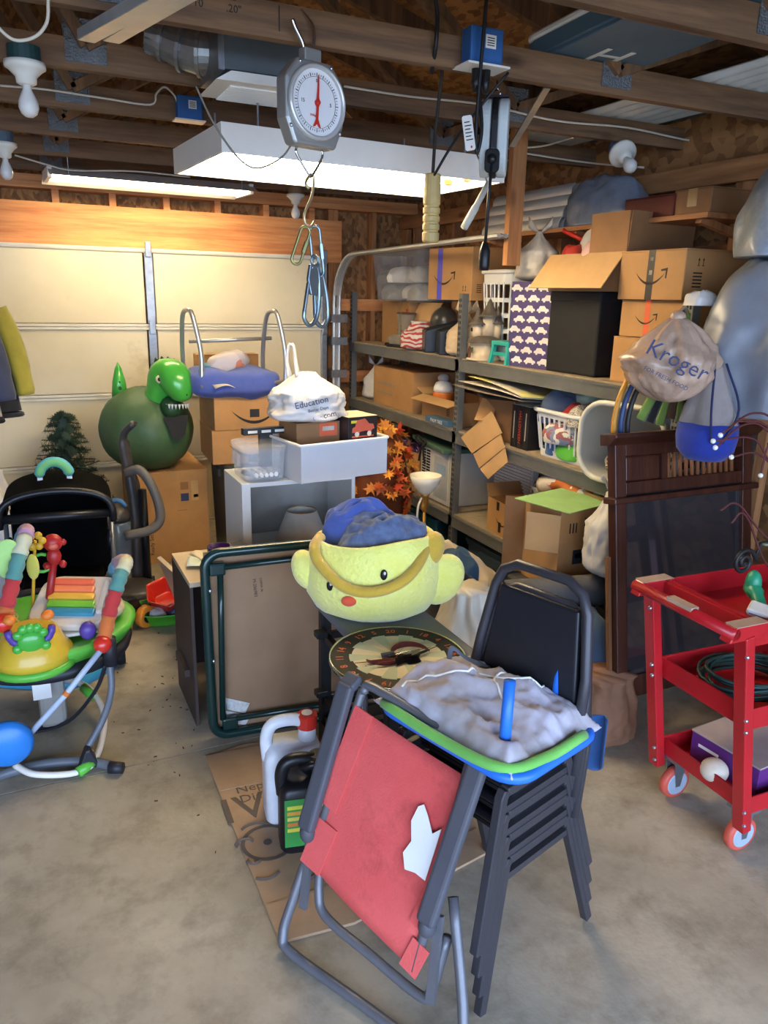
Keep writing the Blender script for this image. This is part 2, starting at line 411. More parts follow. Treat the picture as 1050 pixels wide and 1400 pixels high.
# ------------------------------------------------------------------ things under the trusses
TUBE = M('lit_tube', (1, .9, .72, 1), .4, var=0, emit=((1.0, .80, .50, 1), 34.0))
def troffer():
    t = thing('fluorescent_fixture', 'deep white box fluorescent light fixture with lit tubes, hanging behind the dial scale', 'light fixture', (1.29, 3.21, 2.165), R_(4))
    L, W, H = 1.22, .64, .095
    m = MB(); e = .012
    m.b2((-L/2, -W/2, 0), (L/2, -W/2+e, H)); m.b2((-L/2, W/2-e, 0), (L/2, W/2, H))
    m.b2((-L/2, -W/2+e, 0), (-L/2+e, W/2-e, H)); m.b2((L/2-e, -W/2+e, 0), (L/2, W/2-e, H)); m.b2((-L/2+e, -W/2+e, H-e), (L/2-e, W/2-e, H))
    m.build('housing', WPAINT, t)
    for y in (-.22, -.075, .075, .22):
        o = MB().cyl((-L/2+.04, y, .045), (L/2-.04, y, .045), .016, 10).build('tube_lamp', TUBE, t, smooth=True)
        for s_ in (-1, 1): MB().b2((s_*(L/2-.035)-.02, y-.02, .03), (s_*(L/2-.035)+.02, y+.02, H-e)).build('lamp_socket', M('rusty_socket', C(190, 140, 80), .6, var=.3, sc=30), t)
    for x in (-.45, .45):
        for y in (-.25, .25): MB().cyl((x, y, H), (x, y, .237), .004, 6).build('hanger_wire', GALV, t)
troffer()
def shoplight():
    t = thing('fluorescent_fixture', 'long flat white shop light with lit tubes, above the garage door header', 'light fixture', (.84, 5.18, 2.30), R_(3))
    L, W = 1.2, .5
    m = MB(); poly = [(-W/2, 0), (-W/2+.004, 0), (-.09, .05), (.09, .05), (W/2-.004, 0), (W/2, 0), (.095, .058), (-.095, .058)]
    m.prism(poly, L, Matrix.Translation((-L/2, 0, 0)) @ Matrix.Rotation(R_(-90), 4, 'Z') @ Matrix.Scale(-1, 4, (1,0,0)))
    m.build('reflector', WPAINT, t)
    for y in (-.1, .1): MB().cyl((-L/2+.02, y, .022), (L/2-.02, y, .022), .016, 10).build('tube_lamp', TUBE, t, smooth=True)
    for s_ in (-1, 1): MB().b2((s_*(L/2-.01)-.012, -.14, -.002), (s_*(L/2-.01)+.012, .14, .056)).build('lamp_socket', WPAINT, t)
    for x in (-.5, .5): MB().cyl((x, -.22, .01), (x, -.22, .1), .003, 6).build('hanger_wire', GALV, t)
shoplight()

BULB = M('white_bulb', C(222, 220, 214), .35, var=.02)
PORC = M('white_porcelain', C(222, 220, 210), .3, var=.04)
BOXB = M('blue_box_plastic', C(44, 92, 150), .5, var=.08)
def lampholder(x, y, z, label, tilt=(0, 0, 0), boxm=BOXB, s=1.0):
    t = thing('lampholder', label, 'lamp', (x, y, z), rot=tuple(R_(a) for a in tilt), group='bare bulb lampholders under the trusses')
    MB().lathe([(.045*s, .03), (.05*s, .03), (.05*s, .075), (0, .075)], 20).build('junction_box', boxm, t)
    MB().lathe([(.02*s, -.035), (.03*s, -.03), (.032*s, -.012), (.052*s, .008), (.062*s, .014), (.062*s, .03), (0, .03)], 24).build('porcelain_base', PORC, t, smooth=True)
    MB().lathe([(0, -.128), (.012*s, -.127), (.024*s, -.118), (.031*s, -.1), (.029*s, -.082), (.02*s, -.06), (.014*s, -.048), (.013*s, -.03), (0, -.03)], 18).build('bulb', BULB, t, smooth=True)
    for a in (0, PI): MB().ell((.045*s*math.cos(a), .045*s*math.sin(a), .014), (.005, .005, .003), 8, 4).build('screw', SCREW, t)
p = pix(35, 100, Y=2.95); lampholder(p.x, p.y, p.z, 'white porcelain lampholder with bare bulb under a dark green box, beside steel channels', boxm=M('dark_green_box', C(30, 62, 62), .5), s=1.0)
p = pix(6, 205, Y=4.25); lampholder(p.x, p.y, p.z, 'small porcelain lampholder with bare bulb at the end of the shop light', s=.9, boxm=M('grey_blue_box', C(70, 86, 100), .5))
p = pix(853, 213, Y=3.0); lampholder(p.x, p.y, p.z, 'porcelain lampholder with bare bulb tilted sideways above the shelving', tilt=(-52, 24, 0), s=1.0)
p = pix(404, 272, Y=5.4); lampholder(p.x, p.y, p.z, 'little porcelain lampholder with bare bulb behind the carabiners', s=1.0, boxm=M('tan_box', C(130, 100, 70), .6))

# electrical boxes
def ebox(p, w, h, label, cover, plugs):
    t = thing('electrical_box', label, 'electrical box', p)
    MB().box((0, 0, h/2), (w, .06, h)).build('box_body', BOXB, t, bevel=.006)
    MB().box((w*.1, -.0305, h*.62), (w*.32, .001, h*.36)).build('sticker', WHT, t)
    for i in range(4): MB().box((w*.1, -.0312, h*(.52+.065*i)), (w*.22, .001, h*.025)).build('sticker_print', INK, t)
    MB().box((.0, 0, -.004), cover).build('cover_plate', PORC, t, bevel=.002)
    for i in range(plugs):
        x = -.018+.036*i
        MB().tube([(x, 0, -.008), (x, 0, -.05), (x, 0, -.075)], [.015, .014, .008], 10).build('plug', BLK, t, smooth=True)
    return t
p = pix(258, 165, Y=3.62); ebox((p.x, 3.61, p.z), .105, .09, 'small blue plastic outlet box with white cover on a truss', (.13, .075, .006), 0)
p = pix(657, 92, Y=2.35); EB = (p.x, 2.345, p.z); ebox(EB, .12, .105, 'large blue plastic outlet box with two black plugs, beside the blue tray', (.155, .1, .007), 2)

# duct elbow, box duct and ceiling register
t = thing('air_duct', 'galvanised round duct elbow joined to a flat grey duct with white register', 'duct', pix(303, 74, Y=2.86))
o = Vector(t.location)
rp_ = [pix(203, 48, Y=2.98)-o, pix(225, 55, Y=2.96)-o, pix(252, 66, Y=2.93)-o, pix(275, 72, Y=2.9)-o, pix(300, 74, Y=2.88)-o]
MB().tube(rp_, [.054, .06, .066, .07, .066], 20).build('round_elbow', GALV, t)
m = MB()
for i in range(20):
    a = 2*PI*i/20; c_ = rp_[0]; d_ = (rp_[1]-rp_[0]).normalized(); u = d_.orthogonal().normalized(); v = d_.cross(u)
    q = c_ + (u*math.cos(a)+v*math.sin(a))*.054; m.beam(q-d_*.0, q+d_*.04, .006, .006)
m.build('crimped_end', GALV, t)
for k in (1, 2, 3):
    d_ = (rp_[k+1]-rp_[k-1]).normalized(); MB().tube([rp_[k]-d_*.006, rp_[k]+d_*.006], [.066, .075][k > 1]+.002, 20).build('seam_ring', GALV, t)
MB().box((.13, -.02, -.02), (.34, .26, .12)).build('duct_box', M('dull_duct', C(96, 104, 108), .5, metal=.4, var=.1), t, bevel=.004)
MB().b2((-.05, -.155, -.085), (-.03, .115, .045)).build('seam_rib', GALV, t)
VENT = M('register_white', C(236, 234, 226), .5, var=.03)
m = MB(); W, D = .36, .26
m.prism([(-W/2, -.0), (W/2, 0), (W/2-.05, .03), (-W/2+.05, .03)], D, TR(.12, -.16, -.115)); m.build('register_frame', VENT, t)
for i in range(12): MB().box((.12, -.10+.018*i, -.117), (.24, .004, .006)).build('register_slat', WPAINT, t)

# steel channels lying through the trusses
for i, (a, b, lab) in enumerate((((118, 56), (235, -8), 'galvanised steel channel sticking out through the trusses, the left of a pair'), ((152, 57), (262, -8), 'galvanised steel channel beside its twin, nearer the round duct'))):
    p, q = pix(*a, Y=2.55), pix(*b, Y=1.95)
    t = thing('steel_channel', lab, 'steel channel', p); q = q-p
    CHN = M('channel_steel', C(168, 174, 176), .35, metal=.35, var=.1, sc=12)
    MB().beam((0,0,0), q, .045, .004).build('web_plate', CHN, t)
    d_ = q.normalized(); x = d_.cross(Vector((0,0,1))).normalized(); z = x.cross(d_)
    for s_ in (-1, 1): MB().beam(x*.022*s_+z*.012, q+x*.022*s_+z*.012, .004, .026).build('flange', CHN, t)

# hanging dial scale
SC = pix(432, 141, Y=2.33)
t = thing('hanging_scale', 'round dial hanging scale in a silver case with red pointer', 'scale', SC, R_(16))
ALU = M('cast_aluminium', C(172, 174, 172), .35, metal=.6, var=.06)
m = MB(); rr = .098
poly = [(-.06, .112), (.06, .112), (.104, .06), (.104, -.05), (.075, -.118), (-.075, -.118), (-.104, -.05), (-.104, .06)]
m.prism(poly, .055, TR(0, 0, 0)); m.build('case', ALU, t, bevel=.01, seg=3)
RX = Matrix.Rotation(R_(90), 4, 'X')
MB().lathe([(.1, -.004), (.102, .01), (.096, .018), (.089, .012), (.089, -.004)], 40, M=RX).build('bezel', M('bezel_silver', C(205, 206, 204), .3, metal=.4, var=.03), t, smooth=True)
MB().lathe([(.0, .004), (.09, .004), (.09, .001), (0, .001)], 40, M=RX).build('dial_face', M('dial_white', C(226, 226, 228), .4, var=.02), t)
m = MB()
for i in range(60):
    a = 2*PI*i/60; L = .009 if i % 3 == 0 else .005
    m.box((.074*math.sin(a), -.0045, .074*math.cos(a)), (.0012 if i % 3 else .002, .001, L), M=Matrix.Rotation(a, 4, 'Y'))
m.tube([(.068*math.sin(2*PI*i/40), -.0045, .068*math.cos(2*PI*i/40)) for i in range(40)], .0006, 4, closed=True)
m.build('dial_ticks', INK, t)['kind'] = 'stuff'
NEED = M('red_pointer', C(200, 44, 30), .4, var=.03)
MB().prism([(-.0015, .072), (.0015, .072), (.004, .012), (.009, 0), (.004, -.012), (.004, -.045), (.014, -.066), (.006, -.064), (0, -.055), (-.006, -.064), (-.014, -.066), (-.004, -.045), (-.004, -.012), (-.009, 0), (-.004, .012)], .0015, TR(0, -.010, 0, ry=3)).build('pointer', NEED, t)
MB().lathe([(0, .016), (.007, .014), (.008, .004)], 14, M=RX).build('pointer_hub', NEED, t)
text('dial_number', '0', .014, INK, t, TR(0, -.0048, .058)); text('dial_number', '5', .014, INK, t, TR(.05, -.0048, 0)); text('dial_number', '15', .014, INK, t, TR(-.05, -.0048, 0)); text('dial_number', '100kg', .009, NEED, t, TR(-.015, -.0048, -.034))
for x, z in ((-.055, .1), (.055, .1), (.088, -.07), (-.088, -.07)): MB().ell((x, -.001, z), (.006, .004, .006), 8, 6).build('screw', SCREW, t)
MB().tube(crv([(-.02, .03, .11), (-.022, .03, .15), (-.05, .03, .19), (-.06, .03, .21)], 6), .006, 8).build('top_hook', CHROME, t, smooth=True)
MB().b2((-.03, .012, .11), (.03, .045, .145)).build('top_lug', ALU, t, bevel=.004)
MB().tube(crv([(.012, .03, .14), (.014, .03, .2), (.0, .05, .235), (-.02, .07, .262)], 6), .005, 8).build('hanger', CHROME, t, smooth=True)
MB().tube(crv([(-.05, .028, -.118), (-.05, .028, -.14), (-.012, .028, -.185), (0, .028, -.196), (.012, .028, -.185), (.042, .028, -.14), (.042, .028, -.118)], 6), .004, 8).build('stirrup', CHROME, t, smooth=True)
MB().tube(crv([(-.012, .02, -.232), (-.02, .026, -.216), (0, .028, -.19), (.012, .028, -.2), (.004, .028, -.25), (-.022, .028, -.30), (-.02, .028, -.33), (0, .028, -.338), (.014, .028, -.322)], 6), .0042, 8).build('load_hook', M('brass_hook', C(196, 180, 140), .3, metal=.8), t, smooth=True)
# links hooked on the scale
ZINC = M('zinc_hook', C(140, 158, 166), .35, metal=.85, var=.1)
HK = SC + Vector((0, .0, -.335))
def ring(w, h, r, mat, name, label, loc, ry, rz=0):
    t = thing(name, label, 'carabiner', loc, rot=(0, R_(ry), R_(rz)))
    pts = [(x, 0, z-h/2) for x, z in rrect(w, h, w*.48, 6)]
    MB().tube(pts, r, 8, closed=True).build('link', mat, t, smooth=True)
    MB().cyl((w/2, 0, -h*.35), (w/2, 0, -h*.65), r*1.8, 6).build('nut', mat, t)
    return t
YZ = M('yellow_zinc', C(150, 146, 96), .35, metal=.8, var=.1)
ring(.03, .115, .0045, YZ, 'quick_link', 'brassy screw link hanging from the scale hook', HK+Vector((-.02, .03, -.005)), 20)
ring(.034, .15, .0045, ZINC, 'quick_link', 'long zinc screw link hanging from the scale hook', HK+Vector((.008, .04, -.0)), -6)
def snaphook(label, loc, ry):
    t = thing('snap_hook', label, 'carabiner', loc, rot=(0, R_(ry), R_(20)))
    MB().tube(crv([(-.012, 0, .035), (.010, 0, .04), (.024, 0, 0), (.03, 0, -.06), (.024, 0, -.115), (.0, 0, -.138), (-.024, 0, -.12), (-.026, 0, -.095)], 6), .007, 8).build('hook_body', ZINC, t, smooth=True)
    MB().prism([(-.02, .045), (.014, .05), (.022, .0), (.016, -.045), (-.008, -.045), (-.024, 0)], .012, TR(0, -.006, 0)).build('hook_shank', ZINC, t, bevel=.003)
    MB().beam((-.018, 0, -.01), (-.027, 0, -.10), .008, .012, up=(0, 1, 0)).build('gate', ZINC, t, bevel=.002)
    MB().tube(arc((0, 0, .06), .014, 0, 360, 16)[:-1], .004, 6, closed=True).build('eye', ZINC, t, smooth=True)
snaphook('zinc snap hook hanging under the screw links, its gate towards the door', HK+Vector((-.0, .03, -.16)), 6)
snaphook('zinc snap hook tucked behind the other snap hook', HK+Vector((.022, .045, -.165)), -8)
# wire loop that sags in front of the big fixture
tag(MB().tube(crv([pix(268, 118, Y=2.45), pix(292, 168, Y=2.45), pix(325, 215, Y=2.45), pix(352, 230, Y=2.45), pix(385, 215, Y=2.45), pix(403, 190, Y=2.42)], 8), .003, 6).build('hanging_wire', M('grey_wire', C(120, 112, 100), .5), smooth=True), 'thin grey wire sagging in a loop below the register', 'wire')

# yellowed pull handle on a rope
PH = pix(590, 285, Y=2.6)
t = thing('pull_handle', 'yellowed ribbed cylindrical pull handle on a dark rope', 'handle', PH)
prof = [(.0, -.115), (.026, -.115), (.03, -.11)]
for i in range(4): prof += [(.031, -.1+.028*i), (.031, -.084+.028*i), (.027, -.081+.028*i), (.027, -.075+.028*i)]
prof += [(.031, .015), (.03, .11), (.026, .115), (0, .115)]
MB().lathe(prof, 20).build('grip', M('aged_plastic', C(190, 164, 104), .5, var=.12, sc=14), t)
MB().tube([(.0, 0, .11), (.004, 0, .25), (-.004, -.06, .5)], .006, 6).build('rope', M('dark_rope', C(52, 46, 42), .9), t)
MB().tube(crv([(-.01, -.02, .1), (.02, -.1, .2), (.06, -.2, .3), (.13, -.25, .4)], 6), .005, 6).build('cord', BCABLE, t, smooth=True)
# outlet cords with paper tag
m = MB()
a = Vector(EB)+Vector((-.018, -.02, -.06))
m.tube(crv([Vector(EB)+Vector((-.03, -.06, .18)), Vector(EB)+Vector((-.035, -.055, 0)), a+Vector((-.02, -.03, -.14)), a+Vector((-.012, -.03, -.2)), a+Vector((.0, -.03, -.13)), a], 8), .006, 6)
tag(m.build('outlet_cord', BCABLE, smooth=True), 'black cord looped down from the blue outlet box', 'cord')
t = thing('paper_tag', 'white warning tag hanging on the looped black cord', 'tag', pix(641, 182, Y=2.27), rot=(0, R_(-14), R_(10)))
MB().prism(rrect(.042, .10, .008), .001).build('card', WHT, t)
for i in range(6): MB().b2((-.014, -.0008, .03-.01*i), (.014 if i % 2 else .008, 0, .033-.01*i)).build('print_line', INK, t)
MB().ell((.004, -.0005, -.04), (.004, .0008, .004), 8, 4).build('red_mark', NEED, t)

# cord reel
CR = pix(676, 190, Y=2.5)
t = thing('cord_reel', 'white and black retractable cord reel hanging from a truss', 'cord reel', CR, R_(-35))
SH = M('reel_white', C(196, 204, 204), .4, var=.05)
for s_ in (-1, 1):
    m = MB()
    pr_ = rrect(.17, .25, .08, 8)
    m.prism(pr_, .036, Matrix.Translation((s_*.029-.018, 0, 0)) @ Matrix.Rotation(R_(-90), 4, 'Z') @ Matrix.Scale(-1, 4, (1,0,0)))
    m.build('shell_half', SH, t, bevel=.008, seg=3)
m = MB(); m.prism(rrect(.18, .255, .085, 8), .022, Matrix.Translation((-.011, 0, 0)) @ Matrix.Rotation(R_(-90), 4, 'Z') @ Matrix.Scale(-1, 4, (1,0,0)))
m.build('centre_band', BLK, t, bevel=.004)
MB().prism(rrect(.05, .075, .015), .02, TR(0, -.102, -.085)).build('cord_mouth', BLKM, t, bevel=.004)
MB().ell((0, -.1, -.08), (.017, .017, .017), 12, 8).build('stop_ball', BLK, t, smooth=True)
MB().b2((-.04, -.02, .128), (.04, .02, .136)).build('mount_bar', BLK, t)
MB().tube(arc((0, 0, .145), .012, 0, 360, 12)[:-1], .003, 6, closed=True).build('mount_ring', CHROME, t)
zb = pix(668, 335, Y=2.42).z-CR.z
MB().tube([(0, -.1, -.09), (-.004, -.095, -.2), (-.008, -.085, zb)], .0055, 8).build('cord', BCABLE, t, smooth=True)
MB().tube([(-.008, -.085, zb+.01), (-.008, -.085, zb-.02), (-.008, -.085, zb-.07), (-.008, -.085, zb-.085)], [.009, .02, .02, .016], 10).build('socket_end', BLK, t, smooth=True)
MB().cyl((0, 0, .155), (0, -.07, 2.42-CR.z), .003, 6).build('hanger_chain', CHROME, t)

# loose pipes and struts
t = thing('metal_strut', 'galvanised strut slanting between the trusses behind the cord reel', 'strut', pix(748, 120, Y=2.45))
a = pix(700, 200, Y=2.9)-Vector(t.location)
MB().beam((0,0,0), a, .025, .006).build('strut_flange', GALV, t); MB().beam((.0125,0,.012), a+Vector((.0125,0,.012)), .004, .024).build('strut_flange', GALV, t)
t = thing('white_pipe', 'short off-white plastic pipe hanging at a slant beside the cord reel', 'pipe', pix(668, 250, Y=2.75)); o = Vector(t.location)
MB().tube([(0, 0, 0), pix(652, 280, Y=2.75)-o, pix(650, 284, Y=2.75)-o, pix(634, 312, Y=2.75)-o], [.012, .012, .015, .015], 12).build('tube', M('dull_pvc', C(186, 184, 172), .5), t, smooth=True)
MB().cyl((0, 0, -.01), Vector((o.x+.02, 3.012, 2.42))-o, .003, 6).build('hanger_wire', GALV, t)

# house wiring stapled to the trusses
def wire(name, pts, label, r=.0045, mat=CABLE):
    return tag(MB().tube(crv(pts, 7), r, 6).build(name, mat, smooth=True), label, 'cable')
wire('house_wire', [pix(66, -4, Y=2.37), pix(64, 30, Y=2.37), pix(48, 50, Y=2.37), pix(22, 55, Y=2.37), pix(2, 42, Y=2.37), pix(-14, 20, Y=2.37)], 'white cable drooping in a loop above the green-boxed lampholder')
wire('house_wire', [pix(0, 117, Y=3.62), pix(60, 122, Y=3.62), pix(140, 134, Y=3.62), pix(205, 143, Y=3.62), pix(214, 128, Y=3.60), pix(225, 119, Y=3.60), pix(238, 130, Y=3.6), pix(243, 142, Y=3.6)], 'white cable stapled along a truss into the small blue outlet box')
wire('house_wire', [pix(20, 212, Y=4.9), pix(64, 225, Y=4.9), pix(100, 233, Y=4.9), pix(180, 234, Y=4.9), pix(260, 242, Y=4.9)], 'white cable running over the flat shop light')
wire('house_wire', [pix(470, 118, Y=2.98), pix(560, 132, Y=2.98), pix(660, 143, Y=2.98), pix(760, 165, Y=2.98), pix(860, 175, Y=2.98), pix(965, 194, Y=2.98), pix(1050, 178, Y=2.98)], 'long white cable running along a truss behind the reel')
wire('house_wire', [pix(700, 207, Y=3.6), pix(800, 222, Y=3.5), pix(880, 229, Y=3.05)], 'white cable behind the sideways lampholder')
wire('house_wire', [pix(690, 203, Y=3.58), pix(740, 200, Y=3.5), pix(785, 188, Y=3.3)], 'short white cable arching below the roof sheets')
wire('house_wire', [pix(590, 100, Y=2.42), pix(596, 60, Y=2.36), pix(598, 20, Y=2.36), pix(594, -8, Y=2.36)], 'thick black cable hanging from the top beside the outlet box', r=.007, mat=BCABLE)

# blue tray lying on the trusses
t = thing('plastic_tray', 'blue-grey plastic tray with a white rim lying across the trusses', 'tray', (1.90, 2.02, 2.497), R_(-3))
BT = M('blue_grey_plastic', C(78, 104, 122), .5, var=.15, sc=4)
m = MB(); m.b2((-.19, -.5, 0), (.19, .5, .012)); m.b2((-.2, -.5, .012), (-.19, .5, .07)); m.b2((.19, -.5, .012), (.2, .5, .07)); m.b2((-.19, .49, .012), (.19, .5, .07)); m.b2((-.19, -.5, .012), (.19, -.49, .07))
m.build('tray_body', BT, t, bevel=.004)
MB().tube([(x*1.08, y*1.02, .07) for x, y in rrect(.39, 1.0, .05, 5)], .011, 8, closed=True).build('rim', WHT, t)
text('tray_letter', 'H', .2, WHT, t, TR(.0, .30, -.0008, rx=-90) @ Matrix.Scale(1, 4), ext=.0006)

# corrugated roofing sheets stored on the trusses
CORR = M('corrugated_steel', C(190, 192, 190), .4, metal=.2, var=.12, sc=8)
def corr(name, label, loc, w, L, n, mat=CORR, rz=0, rx=0):
    o = MB().grid(lambda u, v: ((u-.5)*w, (v-.5)*L, .010*math.sin(u*2*PI*n)), n*8, 1).build(name, mat, smooth=True, solid=.002)
    o.location = loc; o.rotation_euler = (R_(rx), 0, R_(rz)); return tag(o, label, 'metal sheet')
corr('corrugated_sheet', 'corrugated steel sheet lying on the trusses over the shelving', (2.60, 3.35, 2.503), .42, 2.5, 6)
corr('corrugated_sheet', 'dull corrugated steel sheet lying on the trusses nearest the eave', (2.84, 2.2, 2.53), .22, 2.9, 3, mat=M('corrugated_dull', C(110, 118, 118), .5, metal=.4, var=.15))
# ------------------------------------------------------------------ cartons, bags, baskets: shared builders
def smile_mesh(w):
    """curved arrow print in x,z plane"""
    up = []; lo = []
    for i in range(13):
        t = i/12; x = (t-.5)*w*.86; z = -.22*w*(1-(2*t-1)**2)
        th = .055*w*math.sin(PI*min(1, t*1.02))**.6
        up.append((x, z+th*.4)); lo.append((x, z-th*.6))
    return up + lo[::-1], [(w*.30, .06*w), (w*.49, .09*w), (w*.47, -.12*w), (w*.435, -.115*w), (w*.44, .035*w), (w*.31, .025*w)]
FACE = {'-y': lambda L, W, H, a, z: TR(a, -W/2-.0006, z), '-x': lambda L, W, H, a, z: TR(-L/2-.0006, a, z, rz=-90),
        '+y': lambda L, W, H, a, z: TR(a, W/2+.0006, z, rz=180), '+x': lambda L, W, H, a, z: TR(L/2+.0006, a, z, rz=90)}
def prints(t, L, W, H, marks):
    for k in marks:
        kind, face, a, z, s = k[:5]; mt = k[5] if len(k) > 5 else INK
        fm = FACE[face](L, W, H, a, z)
        if kind == 'smile':
            p1, p2 = smile_mesh(s); m = MB(); m.prism(p1, .0005, fm); m.prism(p2, .0005, fm); m.build('arrow_print', mt, t)
        elif kind == 'rect': MB().prism([(-s[0]/2, -s[1]/2), (s[0]/2, -s[1]/2), (s[0]/2, s[1]/2), (-s[0]/2, s[1]/2)], .0005, fm).build('print_mark', mt, t)
        elif kind == 'icons':
            m = MB()
            for i in range(2): m.prism([(x+s*.8*i, z2) for x, z2 in ((-.25*s, -.5*s), (.25*s, -.5*s), (.25*s, -.42*s), (.06*s, -.42*s), (.06*s, .2*s), (.2*s, .2*s), (0, .55*s), (-.2*s, .2*s), (-.06*s, .2*s), (-.06*s, -.42*s), (-.25*s, -.42*s))], .0005, fm)
            m.build('handling_mark', mt, t)
        elif kind == 'bars':
            m = MB()
            for i in range(5): m.prism([(-s*.4, (i-2)*s*.22-.035*s), (s*.4, (i-2)*s*.22-.035*s), (s*.4, (i-2)*s*.22+.06*s), (-s*.4, (i-2)*s*.22+.06*s)], .0005, fm)
            m.build('barcode_mark', mt, t)
        elif kind == 'text': text('carton_lettering', k[6], s, mt, t, fm @ (Matrix.Rotation(R_(k[7]), 4, 'Y') if len(k) > 7 else Matrix()))
def carton(label, L, W, H, loc, rz=0, mat=CARD, marks=(), tape=TAPE, tape_axis='x', name='cardboard_box', group=None, rot=None):
    t = thing(name, label, 'cardboard box', loc, R_(rz), group, rot)
    MB().b2((-L/2, -W/2, 0), (L/2, W/2, H-.004)).build('box_body', mat, t, bevel=.004)
    if tape_axis == 'x': fl_ = [((-L/2, -W/2), (L/2, -.001)), ((-L/2, .001), (L/2, W/2))]
    else: fl_ = [((-L/2, -W/2), (-.001, W/2)), ((.001, -W/2), (L/2, W/2))]
    for a, b in fl_: MB().b2((*a, H-.004), (*b, H)).build('top_flap', mat, t)
    if tape:
        w_ = .025
        m = MB()
        if tape_axis == 'x':
            m.b2((-L/2-.0008, -w_, H), (L/2+.0008, w_, H+.0008))
            for s_ in (-1, 1): m.b2((s_*(L/2), -w_, H-.07), (s_*(L/2+.0008), w_, H+.0008))
        else:
            m.b2((-w_, -W/2-.0008, H), (w_, W/2+.0008, H+.0008))
            for s_ in (-1, 1): m.b2((-w_, s_*(W/2), H-.07), (w_, s_*(W/2+.0008), H+.0008))
        m.build('packing_tape', tape, t)
    prints(t, L, W, H, marks); return t
def open_carton(label, L, W, H, loc, rz=0, mat=CARD, flaps=(), marks=(), name='cardboard_box', inner=None, rot=None):
    """flaps: list of (side, angle from closed, length)"""
    t = thing(name, label, 'cardboard box', loc, R_(rz), rot=rot); e = .005
    m = MB(); m.b2((-L/2, -W/2, 0), (L/2, W/2, e)); m.b2((-L/2, -W/2, e), (L/2, -W/2+e, H)); m.b2((-L/2, W/2-e, e), (L/2, W/2, H))
    m.b2((-L/2, -W/2+e, e), (-L/2+e, W/2-e, H)); m.b2((L/2-e, -W/2+e, e), (L/2, W/2-e, H)); m.build('box_body', mat, t)
    for f in flaps:
        side, ang, ln = f[:3]; fm = f[3] if len(f) > 3 else mat
        a = R_(180-ang) # ang measured from lying closed
        c, s_ = -math.cos(a), math.sin(a)
        m = MB()
        if side in ('-y', '+y'):
            sg = -1 if side == '-y' else 1
            d = Vector((0, -sg*c*-1*-1, s_)); d = Vector((0, -sg*math.cos(R_(ang)), math.sin(R_(ang))))
            p = Vector((0, sg*W/2, H)); m.beam(p, p+d*ln, L*.98, .004, up=(0, 0, 1) if abs(d.z) < .9 else (0, 1, 0))
        else:
            sg = -1 if side == '-x' else 1
            d = Vector((-sg*math.cos(R_(ang)), 0, math.sin(R_(ang))))
            p = Vector((sg*L/2, 0, H)); m.beam(p, p+d*ln, W*.98, .004, up=(0, 0, 1) if abs(d.z) < .9 else (1, 0, 0))
        m.build('flap', fm, t)
    prints(t, L, W, H, marks); return t

def bagmesh(r, h, seed, neck=.18, knot=True, folds=9, amp=.12, sx=1, sy=1, slump=.0, flat=.0, hang=False):
    """a tied plastic sack: wide belly, gathered neck"""
    m = MB(); n = 72; prof = []
    K = 36
    for i in range(K+1):
        t = i/K
        if t < .12: rr = .55+.45*math.sin(t/.12*PI/2)
        elif t < .62: rr = 1-.10*(t-.12)/.5
        else:
            q = (t-.62)/.38; rr = .90*(1-q)**1.3+neck*q
        if hang: rr = math.sin(min(1, t/.5)*PI/2)**.55 if t < .5 else (1-(t-.5)/.5)**.8*(1-neck)+neck
        prof.append((r*max(rr, .02) if 0 < i else r*(.02 if hang else .25), h*t))
    def f(a, i, z):
        t = z/h
        p = (math.cos(a), math.sin(a), t*1.5)
        q = (math.cos(a)*1.6, math.sin(a)*1.6, t*2.2)
        return 1+amp*(.8*nz(p, 1.4, seed)+.45*ridge(q, 1.5, seed)+.22*ridge(q, 3.6, seed+4)-.2)+.10*t*t*math.sin(a*folds+seed)
    m.lathe(prof, n, f=f)
    out = []
    for p in m.v:
        t = p.z/h
        out.append(Vector((p.x*sx+slump*t*t*h, p.y*sy, p.z*(1-flat*.0)+.015*h*nz((p.x*4, p.y*4, p.z*4), 1, seed)*t)))
    m.v = out; return m
def bag(label, r, h, loc, mat, seed, rz=0, name='plastic_bag', ears=2, neck=.14, cat='bag', knotc=None, **k):
    t = thing(name, label, cat, loc, R_(rz))
    sl = k.get('slump', 0)*h
    bagmesh(r, h, seed, neck=neck, **k).build('sack', mat, t, smooth=True)
    if ears:
        MB().ell((sl, 0, h*1.0), (r*neck*1.15, r*neck*1.15, r*.12), 12, 6).build('knot', knotc or mat, t, smooth=True)
        for i in range(ears):
            a = seed+i*PI*2/ears
            d = Vector((math.cos(a), math.sin(a), .9))
            m = MB(); b0 = Vector((sl, 0, h))
            m.grid(lambda u, v: b0 + d*(v*r*.55) + Vector((-math.sin(a), math.cos(a), 0))*((u-.5)*r*(.15+.55*v)) + Vector((0, 0, .03*math.sin(u*9+seed)*v)), 8, 5)
            m.build('bag_ear', mat, t, smooth=True, solid=.002)
    return t
